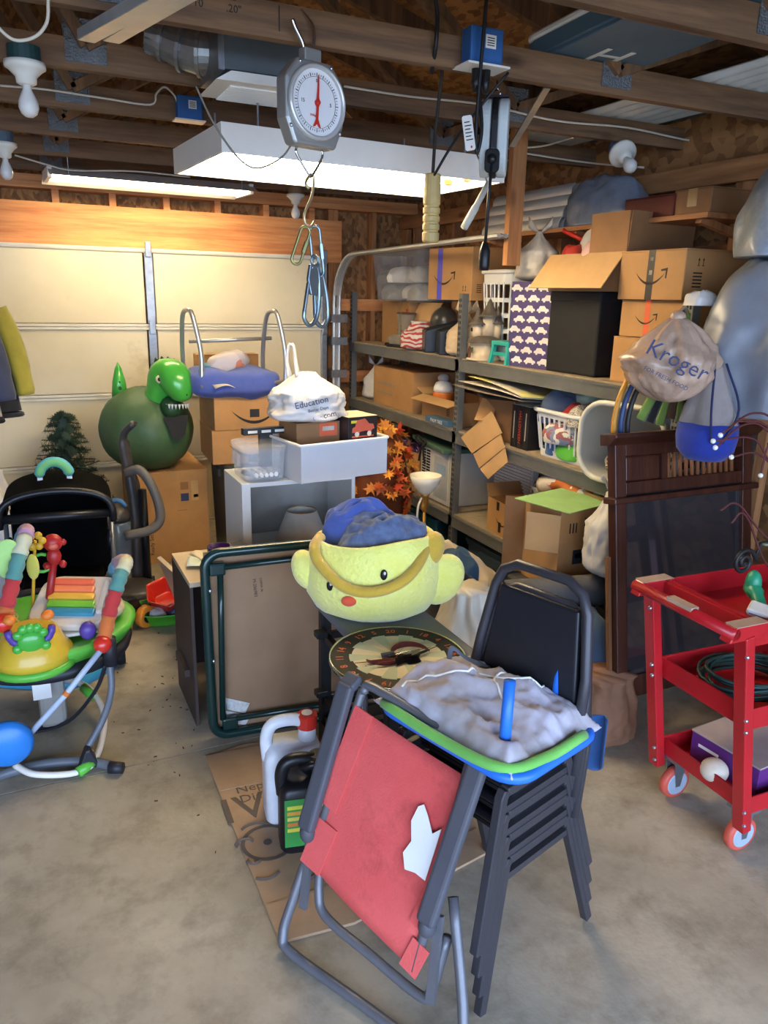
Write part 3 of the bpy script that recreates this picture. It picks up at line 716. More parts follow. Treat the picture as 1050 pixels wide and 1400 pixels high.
def heap(label, w, d, h, loc, mat, seed, rz=0, name='crumpled_cloth', cat='cloth', amp=.35, fr=5, n=34, group=None, pw=.8, asp=None):
    """crumpled cloth lying as a heap, closed underneath"""
    m = MB()
    def f(p):
        q = p.copy(); k = 1+amp*(.6*ridge((p.x/w*2, p.y/d*2, p.z/h), fr*.35, seed)-.25)+.18*nz((p.x/w*2, p.y/d*2, p.z/h*.7), 1.5, seed)
        q.x *= 1+.22*nz((p.y/d*2, p.z/h, 0), 1.3, seed+3); q.y *= 1+.22*nz((p.x/w*2, p.z/h, 2), 1.3, seed+5)
        q.z = max(q.z, -.35*h)*k if q.z > 0 else max(q.z, -h*.12); return q
    m.ell((0, 0, h*.12), (w/2, d/2, h*.88), n, int(n*.6), f=f, pw=pw)
    o = m.build(name, mat, smooth=True, sub=1); o.location = loc; o.rotation_euler = (0, 0, R_(rz))
    return tag(o, label, cat, group)
def cloth(key, col, var=.12, sc=7, **k): return M(key, col, k.pop('rough', .9), var=var, sc=sc, bump=.25, bsc=25, sheen=.15, **k)
def patch(key, cols, sc=5, rough=.8):
    """several-coloured printed cloth"""
    m = M(key, cols[0], rough, var=.02, bump=.2, bsc=30); n = m.node_tree.nodes; l = m.node_tree.links; b = n['Principled BSDF']
    tc = [x for x in n if x.type == 'TEX_COORD'][0]; vo = n.new('ShaderNodeTexVoronoi'); vo.inputs['Scale'].default_value = sc
    ns = n.new('ShaderNodeTexNoise'); ns.inputs['Scale'].default_value = sc*.8; l.new(tc.outputs['Object'], ns.inputs['Vector'])
    mxv = n.new('ShaderNodeMix'); mxv.data_type = 'RGBA'; mxv.blend_type = 'LINEAR_LIGHT'; mxv.inputs[0].default_value = .12
    l.new(tc.outputs['Object'], mxv.inputs[6]); l.new(ns.outputs['Color'], mxv.inputs[7]); l.new(mxv.outputs[2], vo.inputs['Vector'])
    rp = n.new('ShaderNodeValToRGB'); rp.color_ramp.interpolation = 'CONSTANT'; sp = n.new('ShaderNodeSeparateColor')
    l.new(vo.outputs['Color'], sp.inputs[0]); l.new(sp.outputs[0], rp.inputs[0])
    e = rp.color_ramp.elements
    e[0].color = cols[0]; e[0].position = 0; e[1].color = cols[1]; e[1].position = 1/len(cols)
    for i in range(2, len(cols)): k = e.new(i/len(cols)); k.color = cols[i]
    l.new(rp.outputs[0], b.inputs['Base Color']); return m
def stripes(key, a, b_, sc, axis=2, rough=.7, dist=1.5):
    m = M(key, a, rough, var=.02, bump=.2, bsc=30); n = m.node_tree.nodes; l = m.node_tree.links; b = n['Principled BSDF']
    tc = [x for x in n if x.type == 'TEX_COORD'][0]; wv = n.new('ShaderNodeTexWave'); wv.bands_direction = 'XYZ'[axis]; wv.inputs['Scale'].default_value = sc; wv.inputs['Distortion'].default_value = dist
    l.new(tc.outputs['Object'], wv.inputs['Vector']); rp = n.new('ShaderNodeValToRGB'); rp.color_ramp.interpolation = 'CONSTANT'
    rp.color_ramp.elements[0].color = a; rp.color_ramp.elements[1].color = b_; rp.color_ramp.elements[1].position = .55
    l.new(wv.outputs['Fac'], rp.inputs[0]); l.new(rp.outputs[0], b.inputs['Base Color']); return m
def tote(label, L, W, H, loc, mat, rz=0, lid=None, fill=None, name='storage_tote', lip=.02, taper=.86):
    t = thing(name, label, 'storage tote', loc, R_(rz)); e = .004
    m = MB(); o_ = rrect(L, W, .04, 4); n = len(o_)
    rings = [(taper-.02, 0), (taper, .01), (1-.03, H-.05), (1-.03, H-.02), (1, H-.02), (1, H), (.97, H), (.96, H-.03), (taper-.02, .012)]
    vs = []; fs = []
    for k, z in rings: vs += [(x*k, y*k, z) for x, y in o_]
    for i in range(len(rings)-1):
        for j in range(n): fs.append((i*n+j, i*n+(j+1) % n, (i+1)*n+(j+1) % n, (i+1)*n+j))
    fs.append(tuple(range(n-1, -1, -1))); fs.append(tuple((len(rings)-1)*n+j for j in range(n)))
    m.add(vs, fs); m.build('tub', mat, t)
    for s_ in (-1, 1):
        MB().b2((s_*L*.475, -W*.2, H-.075), (s_*(L*.5+.012), W*.2, H-.022)).build('handle', mat, t, bevel=.006)
    if lid:
        m = MB(); m.add([(x*1.03, y*1.03, z) for z in (H+.001, H+.018) for x, y in o_] + [(x*.88, y*.88, H+.026) for x, y in o_],
            [tuple(range(n-1, -1, -1)), tuple(range(2*n, 3*n))] + [(i*n+j, i*n+(j+1) % n, (i+1)*n+(j+1) % n, (i+1)*n+j) for i in range(2) for j in range(n)])
        m.build('lid', lid, t)
    return t
def basket(label, L, W, H, loc, mat, rz=0, rot=None, taper=.82, rows=1, slots=8, name='laundry_basket', holes=False):
    """slatted laundry basket: base, rim, two hoops and upright slats with gaps"""
    t = thing(name, label, 'laundry basket', loc, R_(rz), rot=rot)
    o_ = rrect(L, W, min(L, W)*.22, 6)
    def ring_(k, z0, z1, nm, th=.008):
        m = MB(); n = len(o_); kk = k[0], k[1]
        vs = [(x*kk[0], y*kk[0], z0) for x, y in o_] + [(x*kk[1], y*kk[1], z1) for x, y in o_] + [(x*(kk[1]-.03), y*(kk[1]-.03), z1) for x, y in o_] + [(x*(kk[0]-.03), y*(kk[0]-.03), z0) for x, y in o_]
        fs = [(i*n+j, i*n+(j+1) % n, ((i+1) % 4)*n+(j+1) % n, ((i+1) % 4)*n+j) for i in range(4) for j in range(n)]
        m.add(vs, fs); return m.build(nm, mat, t)
    kf = lambda z: taper+(1-taper)*z/H
    MB().add([(x*taper, y*taper, 0) for x, y in o_]+[(x*taper, y*taper, .006) for x, y in o_], [tuple(range(len(o_)-1, -1, -1)), tuple(range(len(o_), 2*len(o_)))]+[(j, (j+1) % len(o_), (j+1) % len(o_)+len(o_), j+len(o_)) for j in range(len(o_))]).build('basket_base', mat, t)
    ring_((kf(0), kf(H*.16)), 0.0, H*.16, 'bottom_band'); ring_((kf(H*.86), kf(H)), H*.86, H, 'top_band')
    if rows > 1:
        for i in range(1, rows): z = H*(.16+.70*i/rows); ring_((kf(z-.012), kf(z+.012)), z-.012, z+.012, 'hoop')
    MB().tube([(x*1.03, y*1.03, H) for x, y in o_], .012, 8, closed=True).build('rim', mat, t, smooth=True)
    per = 0; seg = []
    for j in range(len(o_)):
        a = Vector((*o_[j], 0)); b = Vector((*o_[(j+1) % len(o_)], 0)); seg.append((per, a, b, (b-a).length)); per += (b-a).length
    ns = slots*4
    for i in range(ns):
        s_ = per*(i+.5)/ns
        for p0, a, b, ln in seg:
            if p0 <= s_ < p0+ln:
                q = a+(b-a)*((s_-p0)/ln); z0, z1 = H*.14, H*.88
                MB().tube([q*kf(z0)+Vector((0,0,z0)), q*kf(z1)+Vector((0,0,z1))], .006, 5).build('slat', mat, t)
    return t
# ------------------------------------------------------------------ steel shelving along the right wall
t = SH_ = thing('steel_shelving', 'long grey slotted-angle steel shelving with three levels along the wall', 'shelving', (0, 0, 0))
XF, XB = 2.40, 2.865
YP = (5.72, 4.05, 2.30)
SLOT = M('slot_dark', C(22, 20, 18), .9)
for y in YP:
    for x, s_ in ((XF, 1), (XB, -1)):
        m = MB(); m.b2((x-.002, y-.02, 0), (x+.002, y+.02, 1.72)); m.b2((x, y-.0215, 0), (x+s_*.04, y-.0175, 1.72))
        p = m.build('post', STEEL, t)
        m = MB()
        for k in range(52): m.b2((x-.0026, y-.012, .04+k*.032), (x-.0018, y-.004, .058+k*.032)); m.b2((x-.0026, y+.004, .04+k*.032), (x-.0018, y+.012, .058+k*.032))
        q = m.build('post_slots', SLOT, p); q['kind'] = 'stuff'
LEV = (1.345, .905, .37)
DECK = M('particle_board', C(150, 134, 112), .8, var=.18, sc=12, bump=.1)
for z in LEV:
    for ya, yb in ((4.07, 5.70), (2.32, 4.03)):
        for x in (XF, XB):
            m = MB(); xo = -.004 if x == XF else .004
            m.b2((x+xo-.003, ya-.04, z-.07), (x+xo+.003, yb+.04, z-.012)); m.b2((x+xo-.008, ya-.04, z-.02), (x+xo+.012, yb+.04, z-.008)); m.b2((x+xo-.006, ya-.04, z-.076), (x+xo+.006, yb+.04, z-.068))
            m.build('beam', STEEL, t)
        MB().b2((XF+.012, ya, z-.014), (XB-.012, yb, z)).build('shelf_board', DECK, t)
Z1, Z2, Z3 = LEV

# ---- top shelf, from the corner towards the cabinet
STK = 'cartons in the far corner of the top shelf'
carton('plain brown carton under the clear tote in the shelf corner', .25, .62, .31, (2.74, 5.30, Z1), mat=CARD, marks=[('rect', '-x', -.12, .25, (.03, .02), M('red_ink', C(180, 50, 40), .6))])
t = tote('clear plastic tote stuffed with pale bundles, on a carton', .40, .80, .33, (2.67, 5.13, Z1+.312), M('cloudy_plastic', C(214, 216, 218), .3, alpha=.13, var=.04), lid=M('cloudy_lid', C(150, 154, 160), .4, alpha=.45, var=.05))
for i, (x, y, z, c_) in enumerate(((-.05, -.2, .1, 150), (.02, 0, .11, 190), (-.05, .2, .1, 130), (-.06, .1, .22, 205), (-.05, -.13, .22, 170), (-.05, .28, .21, 120))):
    heap('pale crumpled bundle inside the clear tote', .22, .26, .10, (2.67+x, 5.13+y, Z1+.31+z-.085), cloth('bundle%d' % c_, C(c_, c_-2, c_-8)), i+2, rz=i*40, cat='bundle', name='bundle', group='bundles in the clear tote')
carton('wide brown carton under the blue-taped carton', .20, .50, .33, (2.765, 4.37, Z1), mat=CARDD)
BTAPE = M('blue_tape', C(70, 70, 190), .4, var=.05)
t = carton('brown carton sealed with blue tape, printed with a curved arrow', .36, .44, .31, (2.655, 4.36, Z1+.335), rz=8, tape=None, marks=[('smile', '-x', .06, .15, .24), ('rect', '-x', .10, .155, (.05, .305), BTAPE), ('bars', '-y', -.12, .07, .05), ('icons', '-x', -.14, .07, .03)])
open_carton('opened brown carton with flap sticking up behind the boots', .30, .32, .19, (2.69, 4.80, Z1), flaps=(('-x', 60, .14, CARDL), ('+y', 120, .15)))
# boots
BOOT = cloth('boot_grey', C(136, 126, 112), var=.2)
def boot(loc, rz, label):
    t = thing('boot', label, 'boot', loc, R_(rz), group='grey boots on the shelf')
    m = MB(); m.tube([(.0, 0, .24), (0, 0, .16), (0, .005, .09), (-.005, .0, .05), (-.05, 0, .045), (-.11, 0, .04), (-.15, 0, .032), (-.165, 0, .03)], [.05, .047, .045, .05, .046, .04, .032, .012], 14)
    m.build('upper', BOOT, t, smooth=True)
    MB().prism([(-.17, 0), (.05, 0), (.055, .02), (-.165, .022)], .085, TR(0, -.0425, 0)).build('sole', BLKM, t, bevel=.008)
    MB().tube([(.052*math.cos(a*PI/8), .052*math.sin(a*PI/8), .235) for a in range(16)], .007, 6, closed=True).build('cuff', cloth('boot_cuff', C(84, 60, 40)), t)
    for i in range(4): MB().tube([(-.045-.0*i, -.02, .08+.035*i), (-.05, 0, .085+.035*i), (-.045, .02, .08+.035*i)], .004, 5).build('lace', BLKM, t)
boot((2.53, 5.05, Z1), -75, 'grey felt boot standing in the corner of the top shelf')
boot((2.50, 4.93, Z1), -68, 'grey felt boot beside the striped bag')
bag('red and white striped plastic bag on the top shelf', .125, .19, (2.49, 4.73, Z1), stripes('red_white', C(206, 196, 186), C(178, 62, 56), 10, dist=9), 3, ears=0, neck=.45, folds=7)
for i, y in enumerate((4.52, 4.33)):
    t = thing('speaker_box', ('black wedge-topped plastic box beside the striped bag', 'black wedge-topped plastic box beside the cream cloth bag')[i], 'box', (2.52, y, Z1), R_(-20))
    MB().prism([(-.1, 0), (.1, 0), (.12, .2), (-.1, .14)], .16, TR(0, -.08, 0)).build('box_body', BLK, t, bevel=.006)
    MB().prism([(-.09, .142), (.11, .2), (.11, .206), (-.09, .148)], .14, TR(0, -.07, 0)).build('slanted_lid', BLKM, t)
t = thing('helmet', 'dark grey round helmet behind the wedge-topped boxes', 'helmet', (2.60, 4.60, Z1+.13)); 
MB().ell((0, 0, .06), (.09, .10, .10), 20, 12, f=lambda p: Vector((p.x, p.y, max(p.z, -.06)))).build('shell', M('helmet_grey', C(60, 58, 56), .3, var=.1), t, smooth=True)
MB().tube([(.09*math.cos(a*PI/10), .10*math.sin(a*PI/10), .01) for a in range(20)], .008, 6, closed=True).build('edge_trim', BLKM, t)
MB().lathe([(.03, 0), (.05, .0), (.05, .03), (.03, .03)], 16, c=(0, 0, -.13)).build('stand_ring', BLKM, t)
MB().cyl((0, 0, -.12), (0, 0, .02), .03, 10).build('stand', BLKM, t)
bag('cream cloth bag tied at the top beside the shelf post', .12, .25, (2.52, 4.17, Z1), cloth('cream_cloth', C(196, 172, 138)), 8, name='cloth_bag', folds=6)
t = basket('tall white perforated laundry basket behind the ceramic house', .30, .30, .5, (2.70, 3.95, Z1), WHT, taper=.8, rows=4, slots=6)
# ceramic witch house
t = thing('ceramic_house', 'ceramic witch-hat house ornament with three pointed towers', 'ornament', (2.485, 3.90, Z1), R_(-20))
CER = M('house_cream', C(196, 178, 150), .45, var=.12); ROOFM = M('house_roof', C(92, 82, 72), .5, var=.2); DOORM = M('house_brown', C(110, 62, 40), .5)
MB().lathe([(.1, 0), (.1, .01), (.085, .015), (.08, .1), (.088, .115), (0, .115)], 20, f=lambda a, i, z: 1+.06*math.sin(3*a)).build('ground_floor', CER, t, smooth=True)
MB().lathe([(.11, .1), (.09, .125), (.05, .14), (0, .14)], 20).build('porch_roof', ROOFM, t)
for x, y, r, z0, h in ((-.045, .01, .035, .125, .08), (.02, .0, .045, .13, .12), (.065, -.02, .026, .12, .09)):
    MB().lathe([(r*.9, z0), (r, z0+h*.5), (r*.95, z0+h), (0, z0+h)], 14, c=(x, y, 0)).build('tower', CER, t, smooth=True)
    MB().lathe([(r*1.7, z0+h-.002), (r*1.1, z0+h+.012), (r*.55, z0+h+.05), (r*.2, z0+h+.09), (0, z0+h+.10)], 14, c=(x, y, 0)).build('witch_hat_roof', ROOFM, t, smooth=True)
    for k in (-1, 1): MB().ell((x-r*.97, y+k*r*.35, z0+h*.6), (.004, .008, .012), 8, 6).build('window', INK, t)
MB().prism([(-.02, 0), (.02, 0), (.02, .05), (0, .065), (-.02, .05)], .01, TR(-.09, .01, .012, rz=-90)).build('front_door', DOORM, t)
for k in (-1, 1): MB().box((-.082, k*.045, .06), (.008, .022, .03)).build('window', M('window_green', C(70, 96, 60), .5), t)
tote('bright blue plastic bin behind the patterned gift bag', .2, .16, .42, (2.66, 3.71, Z1), M('bin_blue', C(22, 120, 176), .4, var=.06), lip=.03)
# turquoise step
t = thing('step_stool', 'small turquoise plastic step stool on the shelf edge', 'stool', (2.475, 3.64, Z1), R_(0))
TQ = M('turquoise_plastic', C(38, 158, 146), .4, var=.05)
MB().b2((-.06, -.085, .10), (.06, .085, .125)).build('seat', TQ, t, bevel=.006)
for x in (-1, 1):
    for y in (-1, 1): MB().beam((x*.045, y*.07, .1), (x*.06, y*.082, 0), .022, .022).build('leg', TQ, t)
MB().b2((-.055, -.08, .045), (-.045, .08, .065)).build('stretcher', TQ, t)
# gift bag with cars
t = thing('gift_bag', 'tall purple gift bag printed all over with white cars', 'bag', (2.555, 3.425, Z1), R_(8))
PURP = M('gift_purple', C(72, 60, 108), .6, var=.05); L, W, H = .22, .31, .44
m = MB(); e = .002
m.b2((-L/2, -W/2, 0), (L/2, W/2, e)); m.b2((-L/2, -W/2, 0), (-L/2+e, W/2, H)); m.b2((L/2-e, -W/2, 0), (L/2, W/2, H)); m.b2((-L/2, -W/2, 0), (L/2, -W/2+e, H)); m.b2((-L/2, W/2-e, 0), (L/2, W/2, H))
m.build('paper_bag', PURP, t)
CARP = [(-.5, -.12), (-.46, .05), (-.34, .08), (-.24, .3), (.12, .32), (.28, .1), (.46, .06), (.5, -.12), (.38, -.14), (.34, -.26), (.22, -.26), (.18, -.14), (-.16, -.14), (-.2, -.26), (-.32, -.26), (-.36, -.14)]
WCAR = M('car_print_white', C(226, 220, 212), .6)
first = None
for face, span in (('-x', W), ('-y', L)):
    nc = int(span/.1)
    for r_ in range(8):
        for c_ in range(nc):
            a = -span/2+.055+(span-.11)*c_/max(1, nc-1)+(.015 if r_ % 2 else -.015); z = .035+.053*r_
            m = MB(); sx = .088*(1 if (r_+c_) % 2 else -1)
            m.prism([(x*sx, z_*.062) for x, z_ in CARP], .0006, FACE[face](L, W, H, a, z)); m.build('car_print', WCAR, t)
carton_black = thing('storage_cube', 'plain black fabric storage cube under the open carton', 'storage cube', (2.645, 3.08, Z1), R_(1))
MB().b2((-.19, -.185, 0), (.19, .185, .385)).build('cube_body', BLKM, carton_black, bevel=.012, seg=3)
MB().b2((-.193, -.188, .34), (.193, .188, .392)).build('lid', BLKM, carton_black, bevel=.01)
# open carton full of odds and ends, lying with a big flap
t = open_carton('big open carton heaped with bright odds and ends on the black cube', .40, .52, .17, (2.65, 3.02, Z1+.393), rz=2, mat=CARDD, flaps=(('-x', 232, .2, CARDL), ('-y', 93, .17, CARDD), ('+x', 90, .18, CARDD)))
MB().b2((-.2, -.26, .17), (-.195, -.02, .34)).build('flap', CARDD, t)
JUNK = [C(190, 60, 50), C(220, 215, 205), C(150, 160, 165), C(60, 52, 50), C(214, 170, 160), C(110, 60, 50), C(170, 140, 70), C(90, 100, 110)]
for i in range(12):
    c_ = JUNK[i % len(JUNK)]
    x, y = 2.53+.07*(i % 4)+random.uniform(-.02, .02), 2.86+.15*(i//4)+random.uniform(-.04, .04)
    cn_ = ('red', 'off-white', 'grey', 'black', 'pale pink', 'reddish brown', 'mustard', 'slate')[i % 8]
    heap(cn_+[' toy piece in the big open carton', ' crumpled wrapper in the big open carton'][i % 2], .14, .16, .12, (x, y, Z1+.49+.06*(i % 3 == 0)), M('junk%d' % (i % len(JUNK)), c_, .4, var=.1), i+20, rz=i*57, cat='clutter', name=['toy_piece', 'crumpled_wrapper'][i % 2], n=16, amp=.6, group=['toys in the big open carton', 'wrappers in the big open carton'][i % 2])
tag(MB().tube([(2.6, 3.2, Z1+.63), (2.56, 3.34, Z1+.69)], .012, 8).build('marker_pen', M('pen_red', C(196, 40, 30), .4), smooth=True), 'red marker pen sticking out of the big open carton', 'pen')
bag('clear plastic bag of pale things beside the open carton', .11, .24, (2.53, 3.5, Z1+.442), M('thin_bag', C(206, 196, 180), .3, alpha=.85, var=.2, sc=12), 12, folds=8, sy=1.1)
# stack of arrow cartons
RT = M('orange_tape', C(214, 96, 60), .4, var=.05); BTp = M('black_tape', C(40, 36, 34), .4); WL = M('label_white', C(214, 206, 190), .5)
t = carton('brown carton with white shipping labels at the bottom of its stack', .42, .38, .2, (2.665, 2.585, Z1), tape=None, marks=[('rect', '-x', -.0, .1, (.035, .2), WL), ('rect', '-x', .06, .05, (.06, .07), WL)])
t = carton('flat brown carton with orange tape in the middle of its stack', .40, .36, .155, (2.66, 2.57, Z1+.203), rz=1, tape=None, marks=[('smile', '-x', .03, .09, .14), ('rect', '-x', .02, .08, (.03, .154), RT), ('bars', '-y', -.14, .08, .06), ('icons', '-y', -.06, .09, .04)])
t = carton('brown carton with black tape and curved arrow on top of its stack', .46, .38, .2, (2.66, 2.56, Z1+.36), rz=-1, tape=None, marks=[('smile', '-x', .0, .11, .2), ('rect', '-x', .0, .1, (.04, .199), BTp), ('rect', '-x', .0, .11, (.018, .018), WL), ('rect', '-x', .0, .165, (.018, .014), WL), ('bars', '-y', -.16, .08, .06), ('icons', '-y', -.16, .15, .03)])
# high rack with sheets, a plastic sack and a red box
t = thing('wall_rack', 'plank rack fixed high on the wall above the shelving', 'rack', (0, 0, 0))
MB().b2((2.56, 2.42, 2.03), (2.845, 4.16, 2.05)).build('plank', W_STY, t)
for y in (2.5, 3.3, 4.1): MB().beam((2.6, y, 2.03), (2.87, y, 1.97), .03, .03).build('bracket', W_ST, t)
SID = M('white_siding', C(196, 196, 192), .4, metal=.2, var=.06)
for i in range(4):
    o = MB().grid(lambda u, v: ((u-.5)*.24, (v-.5)*.74, .010*abs(math.sin(u*PI*4))), 32, 1).build('siding_panel', SID, solid=.002)
    o.location = (2.64+.03*i, 3.80, 2.168); o.rotation_euler = (0, R_(-68), R_(0))
    tag(o, ('white ribbed metal panel at the front of the row on the high rack', 'white ribbed metal panel just behind the front one on the high rack', 'white ribbed metal panel third in the row on the high rack', 'white ribbed metal panel at the back of the row, nearest the wall studs')[i], 'metal panel', 'ribbed white panels on the high rack')
heap('crumpled grey plastic sack lying on the high rack', .24, .48, .21, (2.70, 3.18, 2.052), M('grey_film', C(120, 130, 146), .25, var=.2, sc=9, bump=.5, bsc=12), 21, name='plastic_sack', cat='bag', amp=.3, fr=8)
carton('dark red flat box on the high rack', .24, .30, .09, (2.70, 2.78, 2.052), mat=M('red_box', C(96, 36, 26), .6), tape=None)
carton('small brown carton near the wall end of the high rack', .22, .2, .1, (2.70, 2.54, 2.052), mat=CARDD)

# ---- middle shelf
bag('white plastic bag squeezed against the far shelf post', .1, .26, (2.55, 5.57, Z2), M('bag_white', C(206, 202, 196), .35, var=.08), 31)
t = carton('brown carton with faded blue printing on the middle shelf', .36, .66, .28, (2.64, 5.08, Z2), tape=None, tape_axis='y', marks=[('rect', '-x', .1, .16, (.3, .02), M('faded_ink', C(150, 130, 110), .7)), ('rect', '-x', .12, .09, (.26, .015), M('faded_ink', C(150, 130, 110), .7))])
open_carton('low opened carton with a drooping flap on the middle shelf', .34, .52, .15, (2.66, 4.40, Z2), flaps=(('-x', 195, .1, CARDL), ('+y', 160, .16, CARDL)), marks=[('bars', '-x', -.1, .07, .05)])
t = thing('orange_jar', 'orange tub with a round white lid standing in the low carton', 'jar', (2.56, 4.50, Z2+.006))
MB().lathe([(.0, 0), (.062, 0), (.068, .16), (.068, .175), (0, .175)], 24).build('tub', M('orange_plastic', C(206, 110, 40), .45, var=.08), t, smooth=True)
MB().lathe([(.066, .176), (.066, .2), (.05, .235), (.02, .25), (0, .252)], 20).build('domed_lid', WHT, t, smooth=True)
MB().lathe([(.0, .25), (.035, .25), (.04, .27), (.025, .29), (0, .295)], 16).build('lid_knob', M('lid_grey', C(180, 176, 170), .4), t, smooth=True)
t = thing('book', 'flat blue book with pale spine lettering on the shelf edge', 'book', (2.435, 4.30, Z2), R_(0))
MB().b2((-.03, -.15, 0), (.05, .15, .035)).build('cover', M('book_blue', C(70, 104, 132), .6), t, bevel=.003)
MB().b2((-.025, -.146, .004), (.053, .153, .031)).build('pages', WHT, t)
text('title', 'PALM TREE', .032, WHT, t, TR(-.0308, 0, .0175, rz=-90))
# near bay, middle shelf
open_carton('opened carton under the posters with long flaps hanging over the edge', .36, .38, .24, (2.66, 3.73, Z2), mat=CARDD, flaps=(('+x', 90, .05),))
t = thing('loose_cardboard', 'folded cardboard strip dangling over the middle shelf edge', 'cardboard', (2.385, 3.83, Z2+.14), rot=(0, 0, 0))
qs = [[(630, 598), (672, 562), (686, 592), (645, 620)], [(647, 621), (684, 594), (690, 612), (655, 640)], [(656, 641), (690, 613), (694, 632), (667, 655)]]
for i, q in enumerate(qs):
    P = [pix(*c_, X=2.385-.04*i) - Vector(t.location) for c_ in q]; m = MB()
    m.add(P + [v+Vector((.004, 0, 0)) for v in P], [(0,1,2,3), (7,6,5,4), (0,4,5,1), (1,5,6,2), (2,6,7,3), (3,7,4,0)]); m.build('panel', CARDL, t)
MB().beam(pix(660, 575, X=2.385)-Vector(t.location), Vector((.14, .02, .10)), .1, .004).build('panel', CARD, t)
# posters / cardboard sheets lying on top
for i, (y, c_, lab) in enumerate(((3.55, C(196, 186, 150), 'pale printed poster sheet on top of the sheet pile'), (3.60, C(208, 200, 186), 'white curled paper sheet under the pale poster'), (3.62, C(120, 110, 98), 'grey board sheet at the bottom of the sheet pile'))):
    m = MB(); m.grid(lambda u, v: ((u-.55)*.46, (v-.5)*.62, .012*(1-u)*math.sin(v*PI+i)-.01*v), 10, 8)
    o = m.build('poster_sheet', patch('poster', [C(198, 190, 160), C(204, 196, 120), C(206, 200, 186), C(190, 180, 168)], 3) if i == 0 else M('sheet%d' % i, c_, .7), smooth=True, solid=.003)
    o.location = (2.60-.02*i, y, Z2+.315-.018*i); o.rotation_euler = (R_(5), R_(4), R_(-4+5*i)); tag(o, lab, 'poster')
heap('dark crumpled plastic bag under the poster sheets', .34, .4, .07, (2.58, 3.72, Z2+.24), BLK, 9, name='crumpled_bag', cat='bag')
for i, (y, s_) in enumerate(((3.485, 'FALL'), (3.43, 'HALLOWEEN'), (3.375, 'WINTER'))):
    t = thing('book', ('thick black book between the carton and the red-lettered book', 'thick black book with red spine lettering', 'thick black book against the clothes basket')[i], 'book', (2.56, y, Z2))
    MB().b2((-.12, -.025, 0), (.1, .025, .235)).build('cover', M('book_black', C(34, 30, 30), .5), t, bevel=.002)
    MB().b2((-.115, -.021, .004), (.102, .021, .237)).build('pages', M('page_cream', C(206, 196, 172), .8), t)
    if i == 1: text('title', s_, .03, M('title_red', C(190, 56, 44), .5), t, TR(-.1206, 0, .118, rz=-90) @ Matrix.Rotation(R_(90), 4, 'Y'))
    else: MB().b2((-.1206, -.004, .05), (-.12, .004, .2)).build('spine_print', M('title_grey', C(170, 164, 156), .5), t)
basket('white slatted laundry basket full of folded clothes', .40, .44, .24, (2.63, 3.11, Z2), WHT, taper=.86, slots=9)
GRN = cloth('lime_cloth', C(96, 186, 62)); RED = cloth('red_cloth', C(176, 44, 38)); WCL = patch('print_cloth', [C(214, 210, 200), C(150, 90, 90), C(120, 130, 160), C(206, 204, 190)], 16); BCL = cloth('blue_cloth', C(62, 96, 142)); MINT = cloth('mint_cloth', C(176, 200, 184))
for i, (x, y, z, c_, w_, d_, h_, lab) in enumerate(((2.60, 2.96, .012, GRN, .3, .22, .09, 'lime green cloth at the bottom of the clothes basket'), (2.60, 3.14, .012, BCL, .28, .16, .10, 'blue cloth in the bottom of the clothes basket'), (2.60, 3.02, .09, WCL, .32, .38, .09, 'printed white cloth in the middle of the clothes basket'),
      (2.60, 2.98, .16, RED, .3, .22, .1, 'red cloth on top of the clothes basket'), (2.56, 3.13, .17, cloth('denim_grey', C(70, 84, 112)), .22, .18, .12, 'dark blue cloth on top of the clothes basket'), (2.70, 3.05, .22, MINT, .24, .36, .09, 'pale mint blanket piled at the back of the clothes basket'), (2.53, 2.90, .19, patch('dots', [C(210, 204, 190), C(120, 110, 100)], 60), .2, .14, .07, 'cream speckled cloth at the rim of the clothes basket'))):
    heap(lab, w_*1.0, d_*1.0, h_*1.3, (x-.02, y+.08, Z2+z), c_, i+40, rz=i*30, name='folded_cloth', cat='clothes', n=24)
t = thing('laundry_basket', 'empty grey-white laundry basket lying on its side on the shelf', 'laundry basket', (2.375, 2.575, Z2+.178), rot=(0, R_(90), R_(10)))
BG = M('basket_grey', C(186, 186, 178), .45, var=.04); o_ = rrect(.34, .44, .12, 6); n = len(o_)
rings = [(1, 0), (.97, .1), (.88, .38), (.80, .40), (.78, .39), (.86, .37), (.95, .1), (.975, 0)]
MB().add([(x*k, y*k, z) for k, z in rings for x, y in o_], [(i*n+j, i*n+(j+1) % n, (i+1)*n+(j+1) % n, (i+1)*n+j) for i in range(len(rings)-1) for j in range(n)]+[tuple(range(3*n, 4*n)), tuple(range(5*n-1, 4*n-1, -1))]).build('shell', BG, t, smooth=True)
MB().tube([(x*1.03, y*1.03, 0) for x, y in o_], .013, 8, closed=True).build('rim', M('rim_cream', C(210, 206, 192), .45), t, smooth=True)
for r_ in range(3):
    for c_ in range(4): MB().box((.02-.055*r_+.05, -.236*.93+.0, .12+.05*c_), (.03, .012, .022)).build('slot', SLOT, t)
for r_ in range(3):
    for c_ in range(4): MB().box((.08-.05*r_, -.06-.035*c_, .388), (.03, .018, .004)).build('slot', SLOT, t)
t = thing('vine_ball', 'grey woven vine ball inside the tipped basket', 'ornament', (2.45, 2.66, Z2+.075))
m = MB()
for i in range(14):
    R0 = Matrix.Rotation(i*1.3, 3, 'X') @ Matrix.Rotation(i*2.1, 3, 'Y')
    m.tube([R0 @ Vector((.052*math.cos(a*PI/9), .052*math.sin(a*PI/9), .012*math.sin(a+i))) for a in range(18)], .005, 5, closed=True)
m.build('vines', M('vine_grey', C(150, 140, 122), .8, var=.3, sc=30), t, smooth=True)
MB().ell((0, 0, 0), (.036, .036, .036), 10, 8).build('core', M('vine_dark', C(60, 54, 46), .9), t)
